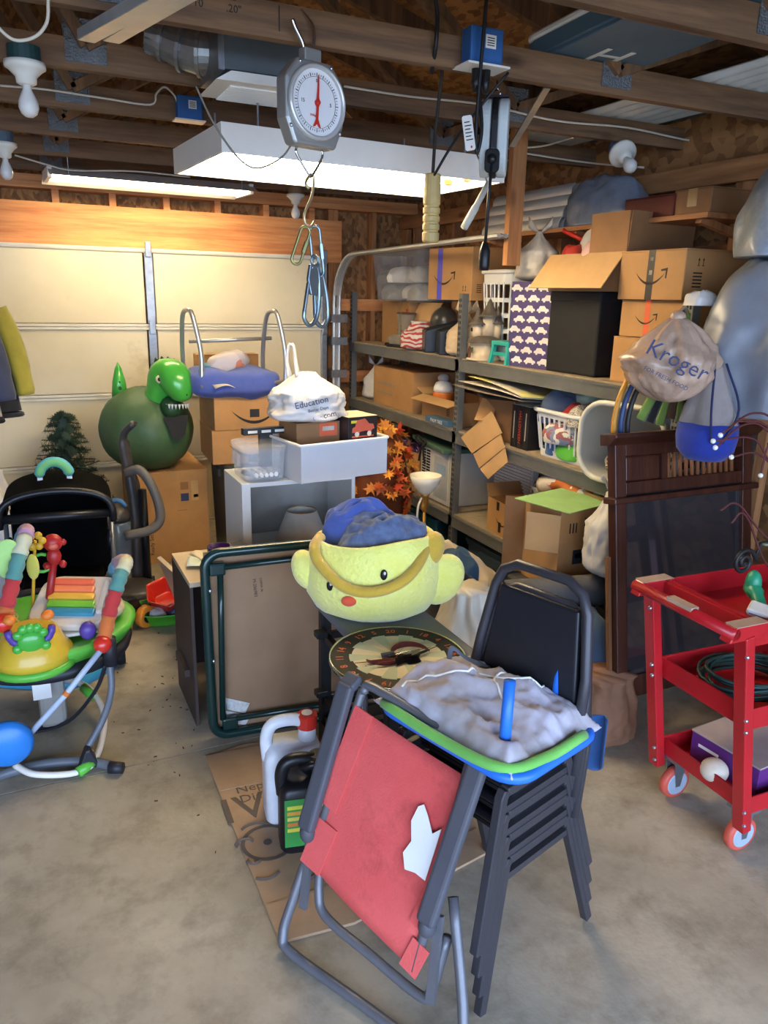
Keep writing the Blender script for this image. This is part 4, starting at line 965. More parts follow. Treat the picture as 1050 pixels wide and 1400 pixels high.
t = thing('wood_block', 'pale wooden block inside the tipped basket', 'wood block', (2.47, 2.53, Z2+.022), R_(10))
MB().b2((-.06, -.07, 0), (.06, .07, .15)).build('block', wood('pale_wood', C(206, 180, 136), C(222, 200, 160), 2, knots=False), t, bevel=.004)
for i in range(3): MB().b2((-.063, -.06, .03+.04*i), (-.06, .06, .033+.04*i)).build('groove_line', W_ST, t)

# ---- bottom shelf
t = thing('gas_bottle', 'off-white gas bottle in the far corner of the bottom shelf', 'gas bottle', (2.62, 5.36, Z3))
MB().lathe([(.10, 0), (.10, .03), (.135, .05), (.145, .1), (.145, .22), (.12, .28), (.05, .31), (.03, .315), (0, .315)], 24).build('tank', M('tank_white', C(176, 166, 150), .45, var=.12), t, smooth=True)
m = MB()
for k in range(3):
    a0 = k*120; m.tube(arc((0, 0, .36), .085, a0, a0+80, 8, v=(0,1,0)), .012, 6)
m.tube(arc((0, 0, .40), .085, 0, 360, 20, v=(0,1,0))[:-1], .008, 6, closed=True); m.build('collar', M('tank_white', C(176, 166, 150)), t)
MB().lathe([(.02, .31), (.02, .35), (.03, .355), (.03, .37), (0, .37)], 12).build('valve', M('brass', C(180, 140, 70), .35, metal=.8), t)
t = open_carton('tall open carton overflowing with purple tinsel', .36, .42, .27, (2.63, 4.84, Z3), rz=4, mat=CARD, flaps=(('+x', 90, .06), ('-y', 170, .1)), marks=[('rect', '-x', .1, .2, (.03, .05), INK)])
m = MB()
random.seed(3)
for i in range(260):
    c_ = Vector((random.uniform(-.17, .17), random.uniform(-.2, .2), .25+random.uniform(0, .06))); d_ = Vector((random.uniform(-1, 1), random.uniform(-1, 1), random.uniform(-.2, .8)))*.05
    x = d_.orthogonal().normalized()*.004; m.add([c_-x, c_+x, c_+d_+x, c_+d_-x], [(0,1,2,3)])
o = m.build('tinsel', M('purple_tinsel', C(150, 120, 190), .25, metal=.6, var=.3, sc=30)); o.location = (2.63, 4.84, Z3); o['kind'] = 'stuff'; o['label'] = 'purple metallic tinsel filling the tall open carton'; o['category'] = 'tinsel'
def ac(loc, label, L=.36, W=.40, H=.36):
    t = thing('air_conditioner', label, 'air conditioner', loc, R_(0))
    ACW = M('ac_white', C(206, 204, 196), .45, var=.04)
    MB().b2((-L/2, -W/2, 0), (L/2, W/2, H)).build('case', ACW, t, bevel=.01)
    m = MB(); m.b2((-L/2-.012, -W/2+.01, .01), (-L/2, W/2-.01, H-.01)); m.build('front_grille_frame', ACW, t, bevel=.006)
    return t
t = ac((2.63, 4.36, Z3), 'white window air conditioner with louvred grille on the bottom shelf')
for r_ in range(16):
    for c_ in range(2):
        MB().b2((-.1932, .06+.06*c_-.0, .04+.019*r_), (-.19, .11+.06*c_, .052+.019*r_)).build('louvre', SLOT, t)
MB().b2((-.194, -.18, .04), (-.191, .0, .32)).build('control_panel', M('ac_grey', C(176, 180, 184), .4), t, bevel=.002)
MB().b2((-.196, -.15, .2), (-.193, -.04, .27)).build('display', M('ac_blue', C(150, 176, 200), .3), t)
t = thing('ring_binder', 'green padded folder tied with black ribbon lying on the air conditioner', 'folder', (2.62, 4.42, Z3+.362), R_(-8))
MB().b2((-.2, -.3, 0), (.2, .3, .03)).build('cover', M('folder_green', C(70, 100, 82), .6), t, bevel=.008)
m = MB()
for s_ in (-1, 1): m.tube(crv([(-.2, .05, .03), (-.22, .05+s_*.06, .05), (-.225, .05+s_*.1, .03), (-.215, .05+s_*.05, .0), (-.21, .05, .02)], 6), .007, 6); m.tube(crv([(-.205, .05, .02), (-.215, .05+s_*.03, -.06), (-.212, .05+s_*.06, -.12)], 6), .007, 6)
m.build('ribbon_bow', BLKM, t, smooth=True)
t = thing('accordion_panel', 'white pleated window panel standing on the bottom shelf behind the arrow carton', 'window panel', (2.70, 3.80, Z3), R_(0))
MB().b2((-.02, -.2, 0), (.02, .2, .36)).build('backing', WHT, t)
for i in range(18): MB().b2((-.03, -.19, .015+.019*i), (-.02, .19, .026+.019*i)).build('pleat', WHT, t)
MB().b2((-.032, -.2, .36), (.02, .2, .40)).build('top_frame', M('frame_grey', C(150, 154, 160), .4), t)
open_carton('small open carton with curved arrow and black tape on the bottom shelf', .26, .30, .2, (2.555, 3.53, Z3), rz=-4, flaps=(('+x', 95, .09, CARDD), ('+y', 120, .08)), marks=[('smile', '-x', -.02, .10, .16), ('rect', '-x', .03, .17, (.03, .05), BTp), ('rect', '-x', -.0, .05, (.03, .06), BTp)])
tote('grey plastic tote with a spotted blanket on the bottom shelf', .34, .44, .36, (2.60, 3.07, Z3), M('tote_grey', C(136, 138, 142), .45, var=.05))
SPOT = patch('spotted_blanket', [C(228, 214, 196), C(226, 212, 194), C(228, 214, 196), C(206, 112, 52)], 9)
heap('white and orange spotted blanket bulging from the grey tote', .34, .46, .12, (2.60, 3.07, Z3+.30), SPOT, 55, name='blanket', cat='blanket', n=30)
tag(MB().tube(crv([(2.46, 3.2, Z3+.38), (2.44, 3.0, Z3+.44), (2.46, 2.85, Z3+.41), (2.5, 2.72, Z3+.36)], 6), [.05]*18+[.045], 12).build('rolled_towel', SPOT, smooth=True), 'rolled spotted towel over the rim of the grey tote', 'towel')
tote('dark teal tote under the bottom shelf', .40, .62, .24, (2.62, 4.6, 0), M('tote_teal', C(28, 74, 84), .45), lid=M('tote_teal', C(28, 74, 84)))
tote('dark blue tote under the near end of the bottom shelf', .40, .6, .24, (2.62, 3.6, 0), M('tote_navy', C(34, 52, 66), .45), lid=M('tote_navy', C(34, 52, 66)))
# ------------------------------------------------------------------ left and back: toys, stroller, vacuum, dinosaur, boxes
BIGX, BIGY = .81, 5.23
carton('very large brown carton with handling symbols under the green dinosaur', .44, .80, .60, (BIGX, BIGY, 0), mat=CARD, tape_axis='y', marks=[
    ('rect', '-y', .07, .50, (.05, .05), CARDD), ('rect', '-y', .07, .425, (.05, .05), M('blue_mark', C(44, 56, 96), .6)), ('rect', '-y', .135, .465, (.045, .13), M('pale_mark', C(186, 152, 100), .7)), ('rect', '-y', .14, .43, (.03, .02), M('yellow_mark', C(200, 160, 60), .7)),
    ('text', '-y', -.15, .16, .035, INK, 'Ready Set Play', -90), ('rect', '-y', .05, .34, (.06, .004), CARDD)])
# inflatable green dinosaur
t = thing('inflatable_dinosaur', 'round green inflatable ride-on dinosaur with white teeth, on the very large carton', 'inflatable toy', (.70, 5.02, .601), R_(0))
DG = M('dino_green', C(66, 94, 60), .5, var=.12, sc=4, bump=.4, bsc=14); DH = M('dino_head_green', C(70, 168, 62), .28, var=.1, coat=.4); DD = M('dino_dark', C(36, 70, 40), .4)
def body(p):
    a = math.atan2(p.y, p.x); q = p*(1+.02*math.cos(a*8)*(1-abs(p.z)/.33)+.02*nz(p, 9, 2)+.014*ridge(p, 6, 3)); q.z = max(q.z, -.245); return q
MB().ell((0, 0, .245), (.285, .29, .27), 48, 26, f=body).build('round_body', DG, t, smooth=True)
nk = [(.05, -.10, .40), (.07, -.14, .50), (.09, -.17, .585), (.115, -.205, .615), (.145, -.25, .59), (.165, -.285, .53), (.175, -.30, .475), (.178, -.302, .45)]
MB().tube(crv(nk, 4), [.095, .092, .088, .085, .083, .084, .086, .090, .092, .094, .094, .092, .09, .092, .096, .1, .1, .1, .098, .094, .088, .082, .075, .066, .058, .05, .04, .025, .012], 20).build('head_and_neck', DH, t, smooth=True)
MB().tube(crv([(.10, -.2, .44), (.13, -.25, .40), (.16, -.29, .385)], 4), [.05, .06, .065, .068, .066, .06, .05, .035, .015], 16).build('lower_jaw', DD, t, smooth=True)
for i in range(9):
    a = -1.3+i*.33; c_ = Vector((.150, -.262, .438)); d_ = Vector((math.sin(a)*.066, -math.cos(a)*.062, 0)); MB().lathe([(.009, 0), (0, -.032)], 6, c=c_+d_).build('tooth', WHT, t)
for k, (x, y) in enumerate(((.055, -.265), (.2, -.2))): 
    MB().ell((x, y, .585), (.026, .018, .026), 12, 8).build('eye', M('eye_cream', C(226, 214, 170), .3), t, smooth=True); MB().ell((x-.006*(1-k), y-.016, .585), (.010, .006, .012), 8, 6).build('pupil', INK, t, smooth=True)
for i in range(4): MB().prism([(-.025, 0), (.025, 0), (.012, .05), (-.004, .062)], .012, TR(.06+.03*i, -.10-.04*i, .64+.012*math.sin(i), rz=-50)).build('crest', DD, t, bevel=.004)
for s_ in (-1, 1): MB().ell((.172+s_*.02, -.375+.02, .50), (.006, .004, .008), 8, 6).build('nostril', INK, t)
MB().lathe([(.05, 0), (.04, .1), (.02, .18), (0, .22)], 14, c=(-.14, .1, .44)).build('tail', DH, t, smooth=True)
for i in range(4): MB().ell((-.14, .1-.045+.01*i, .5+.035*i), (.01, .006, .012), 8, 6).build('tail_spot', DD, t)
MB().prism([(-.07, .06), (.08, .07), (.05, -.05), (.01, -.09), (-.03, -.06)], .004, TR(.13, -.295, .30, rx=-12)).build('black_pocket', BLKM, t)

# small artificial tree
t = thing('artificial_tree', 'small dark green artificial fir tree standing by the garage door', 'artificial tree', (.22, 5.33, 0))
MB().cyl((0, 0, .03), (0, 0, .92), .012, 8).build('trunk', M('trunk_brown', C(60, 44, 30), .8), t)
for k in range(3): MB().beam((0, 0, .03), (.16*math.cos(k*2.1), .16*math.sin(k*2.1), .01), .02, .02).build('stand_foot', BLKM, t)
FIR = M('fir_green', C(40, 62, 46), .6, var=.35, sc=40)
random.seed(11); fm = MB()
for i in range(150):
    s_ = i/150; d_ = Vector((s_, 0, -.12*s_)); a = random.uniform(0, 6.28); n_ = Vector((.35, math.cos(a), math.sin(a)))*.075
    p0 = d_; x = n_.cross(Vector((1, 0, 0))).normalized()*.005; fm.add([p0-x, p0+x, p0+n_+x*.3, p0+n_-x*.3], [(0,1,2,3)])
fm.tube([(0,0,0), (1, 0, -.12)], .008, 5)
br = fm.build('branch', FIR, t)
first = True
for k in range(110):
    z = .14+.78*(k/109); ln = .30*(1-(z-.12)/.86)+.05; a = k*2.4
    o = br if first else br.copy()
    if not first: COL.objects.link(o)
    first = False
    o.location = (0, 0, z); o.rotation_euler = (0, R_(-18+random.uniform(-12, 10)), a); o.scale = (ln, .42, .42)

# grey totes, arrow cartons, folding lounger
tote('tall grey-green tote under the pair of arrow cartons', .40, .46, .64, (1.29, 4.82, 0), M('tote_olive', C(74, 76, 70), .5), lid=M('tote_lid', C(64, 66, 62), .5), taper=.9)
for i in range(2):
    carton(('brown carton with a big curved arrow directly on the grey-green tote', 'brown carton with black label and curved arrow under the lounger')[i], .46, .46, .212, (1.265+.01*i, 4.84, .667+.213*i), rz=-3+2*i, tape=None, marks=[('smile', '-y', .02, .12, .34), ('rect', '-y', .02, .03 if i == 0 else .10, (.06, .05), BTp)])
t = thing('folding_lounger', 'folded aluminium garden lounger with blue cushion lying on the arrow cartons', 'lounger', (1.225, 4.86, 1.093), R_(-3))
AL = M('aluminium_tube', C(186, 186, 184), .3, metal=.7, var=.05)
for x in (-.24, .27):
    pts = [(x, -.27, .03), (x+.005, -.26, .25), (x-.03, -.24, .46), (x-.05, -.2, .5), (x-.07, -.1, .46), (x-.06, .05, .25), (x-.05, .1, .03)]
    MB().tube(crv(pts, 5), .014, 8).build('leg_loop', AL, t, smooth=True)
for y, z in ((-.28, .06), (.1, .30)): MB().cyl((-.25, y, z), (.28, y, z+.02), .012, 8).build('cross_rail', AL, t, smooth=True)
MB().tube(crv([(-.25, -.22, .02), (-.22, -.27, .025), (-.1, -.285, .025), (.05, -.285, .03)], 5), .013, 8).build('seat_frame', AL, t, smooth=True)
BLU = cloth('cushion_blue', C(76, 94, 168))
MB().ell((-.02, -.06, .07), (.28, .26, .085), 44, 18, pw=.5, f=lambda p: Vector((p.x, p.y, p.z*(.85+.3*abs(math.sin(p.x*11+.6)*math.sin(p.y*11))+.2*nz(p, 7, 4))))).build('cushion', BLU, t, smooth=True)
t = carton('flat brown carton standing behind the lounger cushion', .42, .12, .20, (1.28, 5.25, 1.094), tape=None, marks=[('smile', '-y', -.16, .1, .1), ('rect', '-y', -.1, .12, (.04, .14), M('grey_label', C(110, 104, 96), .5))])
t = thing('snack_bag', 'torn grey snack bag with a blue-green lining lying on the lounger cushion', 'snack bag', (1.13, 4.74, 1.22), rot=(R_(0), R_(-16), R_(8)))
MB().ell((0.05, 0, .05), (.13, .08, .06), 24, 14, pw=.7, f=lambda p: p*(1+.15*nz(p, 14, 3))).build('bag_body', patch('snack', [C(176, 168, 170), C(186, 178, 180), C(160, 152, 160), C(190, 120, 96)], 7, .45), t, smooth=True)
MB().ell((-.085, 0, .045), (.04, .06, .045), 14, 10, f=lambda p: p*(1+.3*nz(p, 20, 5))).build('torn_mouth', cloth('teal_foil', C(80, 130, 150)), t, smooth=True)
o = MB().grid(lambda u, v: ((u-.5)*.2, (v-.5)*.14, .02*math.sin(u*5)*math.cos(v*4)), 10, 8).build('paper_sheet', M('cream_paper', C(214, 200, 166), .7), smooth=True, solid=.002)
o.location = (1.12, 4.60, 1.18); o.rotation_euler = (R_(28), 0, R_(10)); tag(o, 'crumpled cream paper sheet draped over the lounger rail', 'paper')

# white open cabinet with lampshade, bins and boxes on top
t = thing('open_cabinet', 'open-fronted white cabinet with a shelf, behind the folded card table', 'cabinet', (1.10, 3.36, 0))
CW = M('cabinet_white', C(206, 208, 206), .5, var=.03); L, W, H, e = .54, .32, .89, .018
MB().b2((-L/2, -W/2, 0), (-L/2+e*2.2, W/2, H)).build('side_panel', CW, t, bevel=.002); MB().b2((L/2-e, -W/2, 0), (L/2, W/2, H)).build('side_panel', CW, t, bevel=.002)
MB().b2((-L/2+e*2.2, W/2-.006, 0), (L/2-e, W/2, H-e)).build('back_panel', M('cabinet_back', C(150, 146, 138), .6), t)
MB().b2((-L/2+e*2.2, -W/2, H-e), (L/2-e, W/2, H)).build('top_panel', CW, t); MB().b2((-L/2+e*2.2, -W/2+.01, .54), (L/2-e, W/2-.006, .54+e)).build('shelf', CW, t); MB().b2((-L/2+e*2.2, -W/2+.01, .05), (L/2-e, W/2-.006, .05+e)).build('shelf', CW, t)
t = thing('lamp_shade', 'cream empire lampshade standing inside the white cabinet', 'lampshade', (1.15, 3.33, .559))
MB().lathe([(.125, 0), (.127, .004), (.07, .15), (.068, .15), (.123, .0)], 28).build('shade', cloth('shade_cream', C(206, 202, 190)), t, smooth=True)
MB().tube([(.069*math.cos(a*PI/10), .069*math.sin(a*PI/10), .15) for a in range(20)], .003, 5, closed=True).build('top_ring', M('brass', C(180, 140, 70)), t)
CLR = M('clear_box_plastic', C(226, 228, 230), .2, alpha=.22, var=.03)
t = tote('small clear latching box of bottles on the white cabinet', .20, .25, .135, (.945, 3.33, .891), CLR, lid=CLR, taper=.92, name='clear_box')
for i in range(5):
    c_ = thing('small_bottle', ('small bottle lying in the clear latching box'), 'bottle', (.885+.03*i, 3.25, .905), rot=(R_(90), 0, R_(20-10*i)), group='bottles in the clear latching box')
    MB().lathe([(0, -.05), (.014, -.05), (.015, .02), (.008, .035), (0, .035)], 12, c=(0, .017, 0)).build('vial', M('bottle_grey', C(150, 156, 164), .3), c_, smooth=True); MB().lathe([(.009, .035), (.009, .05), (0, .05)], 12, c=(0, .017, 0)).build('cap', WHT, c_)
t = thing('drawer_bin', 'milky white drawer bin holding boxes, on the white cabinet', 'bin', (1.27, 3.33, .891), R_(10)); L, W, H = .46, .36, .17
m = MB(); e = .006; m.b2((-L/2, -W/2, 0), (L/2, W/2, e)); m.b2((-L/2, -W/2, e), (L/2, -W/2+e, H)); m.b2((-L/2, W/2-e, e), (L/2, W/2, H)); m.b2((-L/2, -W/2+e, e), (-L/2+e, W/2-e, H)); m.b2((L/2-e, -W/2+e, e), (L/2, W/2-e, H))
m.build('tub', GLASSM, t); MB().tube([(x, y, H) for x, y in rrect(L+.01, W+.01, .012, 3)], .007, 6, closed=True).build('rim', WHT, t)
t = carton('brown carton with orange panel in the drawer bin', .22, .20, .235, (1.20, 3.36, .90), rz=6, tape=None, mat=CARDD, marks=[('rect', '-y', .05, .20, (.09, .06), RT), ('rect', '-y', .05, .205, (.06, .02), WL)])
t = thing('toy_box', 'black toy box with a red car picture standing in the drawer bin', 'box', (1.395, 3.30, .90), R_(10))
MB().b2((-.08, -.09, 0), (.08, .09, .26)).build('box_body', M('toybox_black', C(30, 28, 32), .4), t, bevel=.002)
MB().b2((-.08, -.09, .2602), (.08, .09, .2612)).build('top_label', M('toybox_top', C(186, 176, 150), .6), t)
MB().prism([(x*.125, z_*.125) for x, z_ in CARP], .001, TR(0, -.0912, .21, ry=-6)).build('car_picture', M('car_red', C(196, 92, 70), .4), t)
for x in (-.034, .034): MB().lathe([(0, 0), (.012, 0), (.012, .001), (0, .001)], 12, c=(x, -.0915, .18), M=RX).build('wheel_picture', WL, t)
MB().b2((-.065, -.0908, .232), (-.02, -.09, .245)).build('logo_patch', M('logo_yellow', C(200, 190, 60), .5), t); MB().b2((-.06, -.0908, .165), (.06, -.09, .172)).build('caption_line', RT, t)
t = bag('white shopping bag with dark blue lettering, knotted handles up, on the drawer bin', .15, .22, (1.18, 3.34, 1.137), M('bag_white', C(206, 202, 196)), 61, ears=0, neck=.22, name='shopping_bag', sx=1.15, amp=.22)
NAVY = M('navy_ink', C(30, 44, 92), .5)
text('bag_lettering', 'Education', .04, NAVY, t, TR(-.03, -.158, .10, rx=-4, ry=-10)); text('bag_lettering', 'Better Days', .02, NAVY, t, TR(0, -.16, .07, rx=-2, ry=-8)); text('bag_lettering', 'ew.com', .036, NAVY, t, TR(.03, -.16, .04, ry=-9))
for s_ in (-1, 1): MB().tube(crv([(s_*.02-.06, 0, .2), (s_*.02-.07, 0, .27), (-.07+s_*.012, 0, .33), (-.07, 0, .345)], 5), [.02, .02, .018, .016, .015, .014, .013, .012, .012, .012, .012, .012, .012, .012, .01, .006], 8, flat=.5).build('bag_handle', M('bag_white', C(206, 202, 196)), t, smooth=True)
t = thing('tool_rail', 'black metal rail with slots lying across the clear box and carton', 'rail', (1.0, 3.40, 1.072), R_(4)); MB().b2((-.11, -.02, 0), (.11, .02, .03)).build('rail_bar', BLK, t, bevel=.002)
for i in range(3): MB().b2((-.09+.065*i, -.0206, .008), (-.045+.065*i, -.02, .02)).build('slot', WL, t)
MB().b2((-.03, -.015, -.154), (.03, .015, 0)).build('rail_foot', BLK, t)

# brown desk with bits on it
t = thing('small_desk', 'small dark brown desk with a pale worn top beside the card table', 'desk', (.68, 2.985, 0))
DB = M('desk_brown', C(62, 48, 42), .55, var=.12)
MB().b2((-.17, -.19, .6), (.17, .19, .62)).build('desk_top', M('worn_top', C(178, 160, 134), .6, var=.12), t, bevel=.002)
for s_ in (-1, 1): MB().b2((s_*.17-.012*(s_ > 0), -.19, 0), (s_*.17+.012*(s_ < 0), .19, .6)).build('side_panel', DB, t)
MB().b2((-.158, .165, .1), (.158, .18, .6)).build('back_panel', DB, t)
MB().b2((-.19, -.1, .18), (-.17, .1, .21)).build('side_rail', DB, t)
t = thing('candle_jar', 'purple glass candle jar on the brown desk', 'jar', (.655, 2.90, .621)); PG = M('purple_glass', C(60, 24, 88), .2, var=.1, coat=.4)
MB().lathe([(0, 0), (.045, 0), (.048, .01), (.048, .1), (.043, .1), (.043, .07), (0, .07)], 24).build('jar', PG, t, smooth=True); MB().lathe([(.0485, .02), (.0485, .06)], 24).build('label_band', M('dark_label', C(26, 24, 46), .4), t)
t = thing('radio_box', 'small black electronic box on the brown desk', 'box', (.735, 3.06, .621), R_(12)); MB().b2((-.08, -.05, 0), (.08, .05, .04)).build('case', BLK, t, bevel=.004); MB().b2((-.07, -.052, .01), (-.01, -.05, .03)).build('display', WL, t)
for i in range(3): MB().lathe([(0, 0), (.008, 0), (.007, .01), (0, .01)], 10, c=(.015+.022*i, -.05, .02), M=RX).build('knob', SCREW, t)
for i, (x, y, z, rz, c_, lab) in enumerate(((.64, 3.07, .622, 20, C(206, 190, 160), 'cream leaflet on the back of the brown desk'), (.60, 2.98, .622, -15, C(196, 206, 190), 'pale green leaflet on the brown desk'), (.77, 2.9, .622, 5, C(214, 196, 190), 'pinkish leaflet by the candle jar'))):
    o = MB().grid(lambda u, v: ((u-.5)*.12, (v-.5)*.09, .012*math.sin(u*6+i)*v), 8, 5).build('leaflet', M('leaflet%d' % i, c_, .6), smooth=True, solid=.001); o.location = (x, y, z+.012); o.rotation_euler = (0, 0, R_(rz)); tag(o, lab, 'leaflet')
t = thing('foam_board', 'pale foam board leaning from the floor against the white cabinet', 'board', (.72, 3.52, .02), rot=(0, R_(-18), R_(8)))
MB().b2((-.02, -.3, .03), (-.0, .3, .40)).build('board', M('foam_white', C(186, 174, 156), .6), t)
# toy tray
t = thing('toy_tray', 'lime green plastic tray with scalloped ends holding broken toys', 'tray', (.57, 3.92, 0), R_(-12)); LG = M('lime_plastic', C(86, 176, 52), .4, var=.06)
o_ = [(.2*math.cos(a*PI/18)*(1+.14*math.cos(a*PI/9)), .13*math.sin(a*PI/18)*(1+.0*a)) for a in range(36)]; n = len(o_)
rings = [(.72, 0), (.8, .01), (1.0, .075), (1.04, .075), (1.04, .07), (.97, .068), (.78, .014)]
MB().add([(x*k, y*k, z) for k, z in rings for x, y in o_], [(i*n+j, i*n+(j+1) % n, (i+1)*n+(j+1) % n, (i+1)*n+j) for i in range(len(rings)-1) for j in range(n)]+[tuple(range(n-1, -1, -1)), tuple((len(rings)-1)*n+j for j in range(n))]).build('tray_body', LG, t, smooth=True)
t = thing('toy_truck_bed', 'red plastic toy truck bed lying in the lime tray', 'toy', (.60, 3.93, .085), rot=(R_(20), R_(-12), R_(20)))
MB().lathe([(.07, 0), (.085, .01), (.12, .09), (.125, .095), (.11, .09), (.075, .015), (0, .012)], 6).build('bed', M('toy_red', C(196, 40, 26), .35, var=.05), t, bevel=.006)
MB().b2((-.02, -.106, .03), (.02, -.096, .07)).build('green_panel', M('toy_panel', C(120, 150, 110), .4), t)
for i, (x, y, c_, lab) in enumerate(((.46, 3.90, C(90, 70, 120), 'purple broken toy piece in the lime tray'), (.50, 3.97, C(70, 150, 60), 'green toy piece in the lime tray'), (.53, 3.86, C(190, 186, 180), 'white broken toy piece at the front of the lime tray'), (.62, 3.86, C(50, 50, 80), 'dark blue toy piece in the lime tray'), (.68, 3.90, C(90, 80, 110), 'mauve toy piece against the red truck bed'))):
    heap(lab, .10, .09, .06, (x, y, .035), M('bit%d' % i, c_, .4), 80+i, name='toy_piece', cat='toy', n=14, amp=.7)
t = thing('toy_truck', 'black and orange toy truck with big wheels beside the lime tray', 'toy truck', (.37, 3.86, 0), R_(35))
OW = M('toy_orange', C(226, 140, 44), .4)
for x in (-.08, .08):
    for y in (-.06, .06):
        w_ = MB().lathe([(.03, -.022), (.055, -.022), (.06, -.015), (.06, .015), (.055, .022), (.03, .022), (.02, .01), (.02, -.01)], 20, c=(x, y, .06), M=RX).build('wheel', OW, t, smooth=True); MB().lathe([(0, -.024), (.03, -.024), (.03, .024), (0, .024)], 14, c=(x, y, .06), M=RX).build('hub', BLK, w_)
MB().b2((-.11, -.035, .06), (.11, .035, .10)).build('chassis', BLK, t, bevel=.006); MB().prism([(-.03, .1), (.09, .1), (.07, .16), (.0, .17)], .06, TR(0, -.03, 0)).build('cab', BLK, t, bevel=.008)

# vacuum cleaner
t = thing('vacuum_cleaner', 'upright dark grey bagless vacuum cleaner with looped hose', 'vacuum cleaner', (.47, 4.30, 0), R_(-10))
VG = M('vacuum_grey', C(62, 58, 56), .4, var=.1)
MB().ell((-.02, -.08, .05), (.15, .14, .07), 24, 12, pw=.6, f=lambda p: Vector((p.x, p.y, max(p.z, -.05)))).build('floor_head', VG, t, smooth=True)
MB().tube(crv([(.03, .06, .08), (.04, .08, .35), (.03, .1, .6), (-.0, .1, .83), (.0, .08, .93), (.06, .03, 1.0)], 5), [.05]*6+[.045]*6+[.035]*6+[.025]*8, 12, flat=.7).build('handle_spine', VG, t, smooth=True)
MB().lathe([(.06, .2), (.07, .22), (.07, .45), (.062, .47), (0, .47)], 22, c=(-.06, -.02, 0)).build('dust_bin', M('smoky_plastic', C(110, 124, 136), .15, alpha=.75), t, smooth=True)
MB().lathe([(.07, .47), (.072, .5), (.05, .55), (0, .56)], 22, c=(-.06, -.02, 0)).build('bin_lid', VG, t, smooth=True); MB().tube(arc((-.06, -.04, .54), .05, 10, 170, 8), .013, 8).build('bin_handle', M('vacuum_blue', C(60, 112, 160), .4), t, smooth=True)
MB().tube(crv([(.0, .05, .72), (.08, .0, .74), (.15, -.04, .62), (.17, -.06, .48), (.11, -.08, .42), (-.02, -.1, .40)], 6), .027, 10).build('hose', M('hose_grey', C(96, 92, 88), .5), t, smooth=True)
MB().tube([(.08, .02, .06), (.08, .06, .62)], .022, 10).build('wand', BLK, t, smooth=True)
for s_ in (-1, 1): MB().lathe([(0, -.015), (.05, -.015), (.05, .015), (0, .015)], 16, c=(s_*.1, .05, .05), M=Matrix.Rotation(R_(90), 4, 'Y')).build('wheel', BLKM, t)

# stroller
t = thing('stroller', 'black folding baby stroller with a rounded hood, beside the activity jumper', 'stroller', (.10, 3.78, 0), R_(-4))
FB = M('black_fabric', C(7, 7, 8), .95, var=.2, bump=.2, ior=1.15)
m = MB(); m.grid(lambda u, v: (.235*math.cos(PI*(1-u)), -.14+.34*v, .66+.175*math.sin(PI*u)**.5*(1-.10*(1-v))), 28, 8); m.build('hood', FB, t, smooth=True, solid=.014)
MB().tube([(.24*math.cos(PI*(1-i/24)), -.145, .66+.16*math.sin(PI*i/24)**.5) for i in range(25)], .016, 8).build('hood_rim', BLK, t, smooth=True)
MB().tube([(-.23, -.13, .70), (0, -.155, .705), (.23, -.13, .70)], .022, 10).build('bumper_bar', BLK, t, smooth=True)
MB().prism(rrect(.43, .56, .08), .04, TR(0, .10, .53, rx=-8)).build('seat_back', FB, t, bevel=.02)
MB().b2((-.18, -.16, .33), (.18, .1, .38)).build('seat_pad', FB, t, bevel=.02)
MB().prism(rrect(.40, .22, .05), .03, TR(0, -.2, .30, rx=35)).build('storage_basket', M('basket_mesh', C(52, 52, 54), .7), t, bevel=.01)
for s_ in (-1, 1):
    MB().tube([(s_*.235, .1, .72), (s_*.23, -.02, .55), (s_*.22, -.20, .30), (s_*.22, -.28, .1)], .011, 8).build('side_tube', M('grey_tube', C(120, 122, 126), .3, metal=.6), t, smooth=True)
    MB().tube([(s_*.215, .2, .66), (s_*.22, .2, .3), (s_*.22, .27, .1)], .011, 8).build('rear_tube', BLK, t, smooth=True)
    MB().ell((s_*.22, .0, .52), (.022, .04, .06), 10, 8).build('hinge_cover', BLK, t, smooth=True)
    for y in (-.28, .27):
        w_ = MB().lathe([(.05, -.02), (.078, -.02), (.082, -.01), (.082, .01), (.078, .02), (.05, .02)], 22, c=(s_*.22, y, .082), M=Matrix.Rotation(R_(90), 4, 'Y')).build('wheel', BLKM, t, smooth=True); MB().lathe([(0, -.015), (.05, -.015), (.05, .015), (0, .015)], 14, c=(s_*.22, y, .082), M=Matrix.Rotation(R_(90), 4, 'Y')).build('hub', M('hub_grey', C(90, 90, 92), .4), w_)
MB().b2((-.03, .064, .640), (.03, .067, .664)).build('label_patch', WHT, t)
t = thing('neck_pillow', 'blue and green crescent baby pillow hooked over the stroller hood', 'pillow', (.10, 3.83, .85), R_(-4))
MB().tube(arc((0, 0, .0), .065, -5, 185, 14), [.012]+[.024]*13+[.012], 10).build('pillow', stripes('pillow_stripes', C(92, 176, 190), C(110, 176, 110), 5, axis=1, dist=1), t, smooth=True)
for s_ in (-1, 1): MB().b2((s_*.064-.012, -.004, -.035), (s_*.064+.012, .004, .025)).build('strap', WHT, t, bevel=.003)
bag('big white plastic sack behind the stroller', .28, .78, (-.26, 4.4, 0), M('bag_white', C(206, 202, 196)), 91, ears=0, neck=.4)

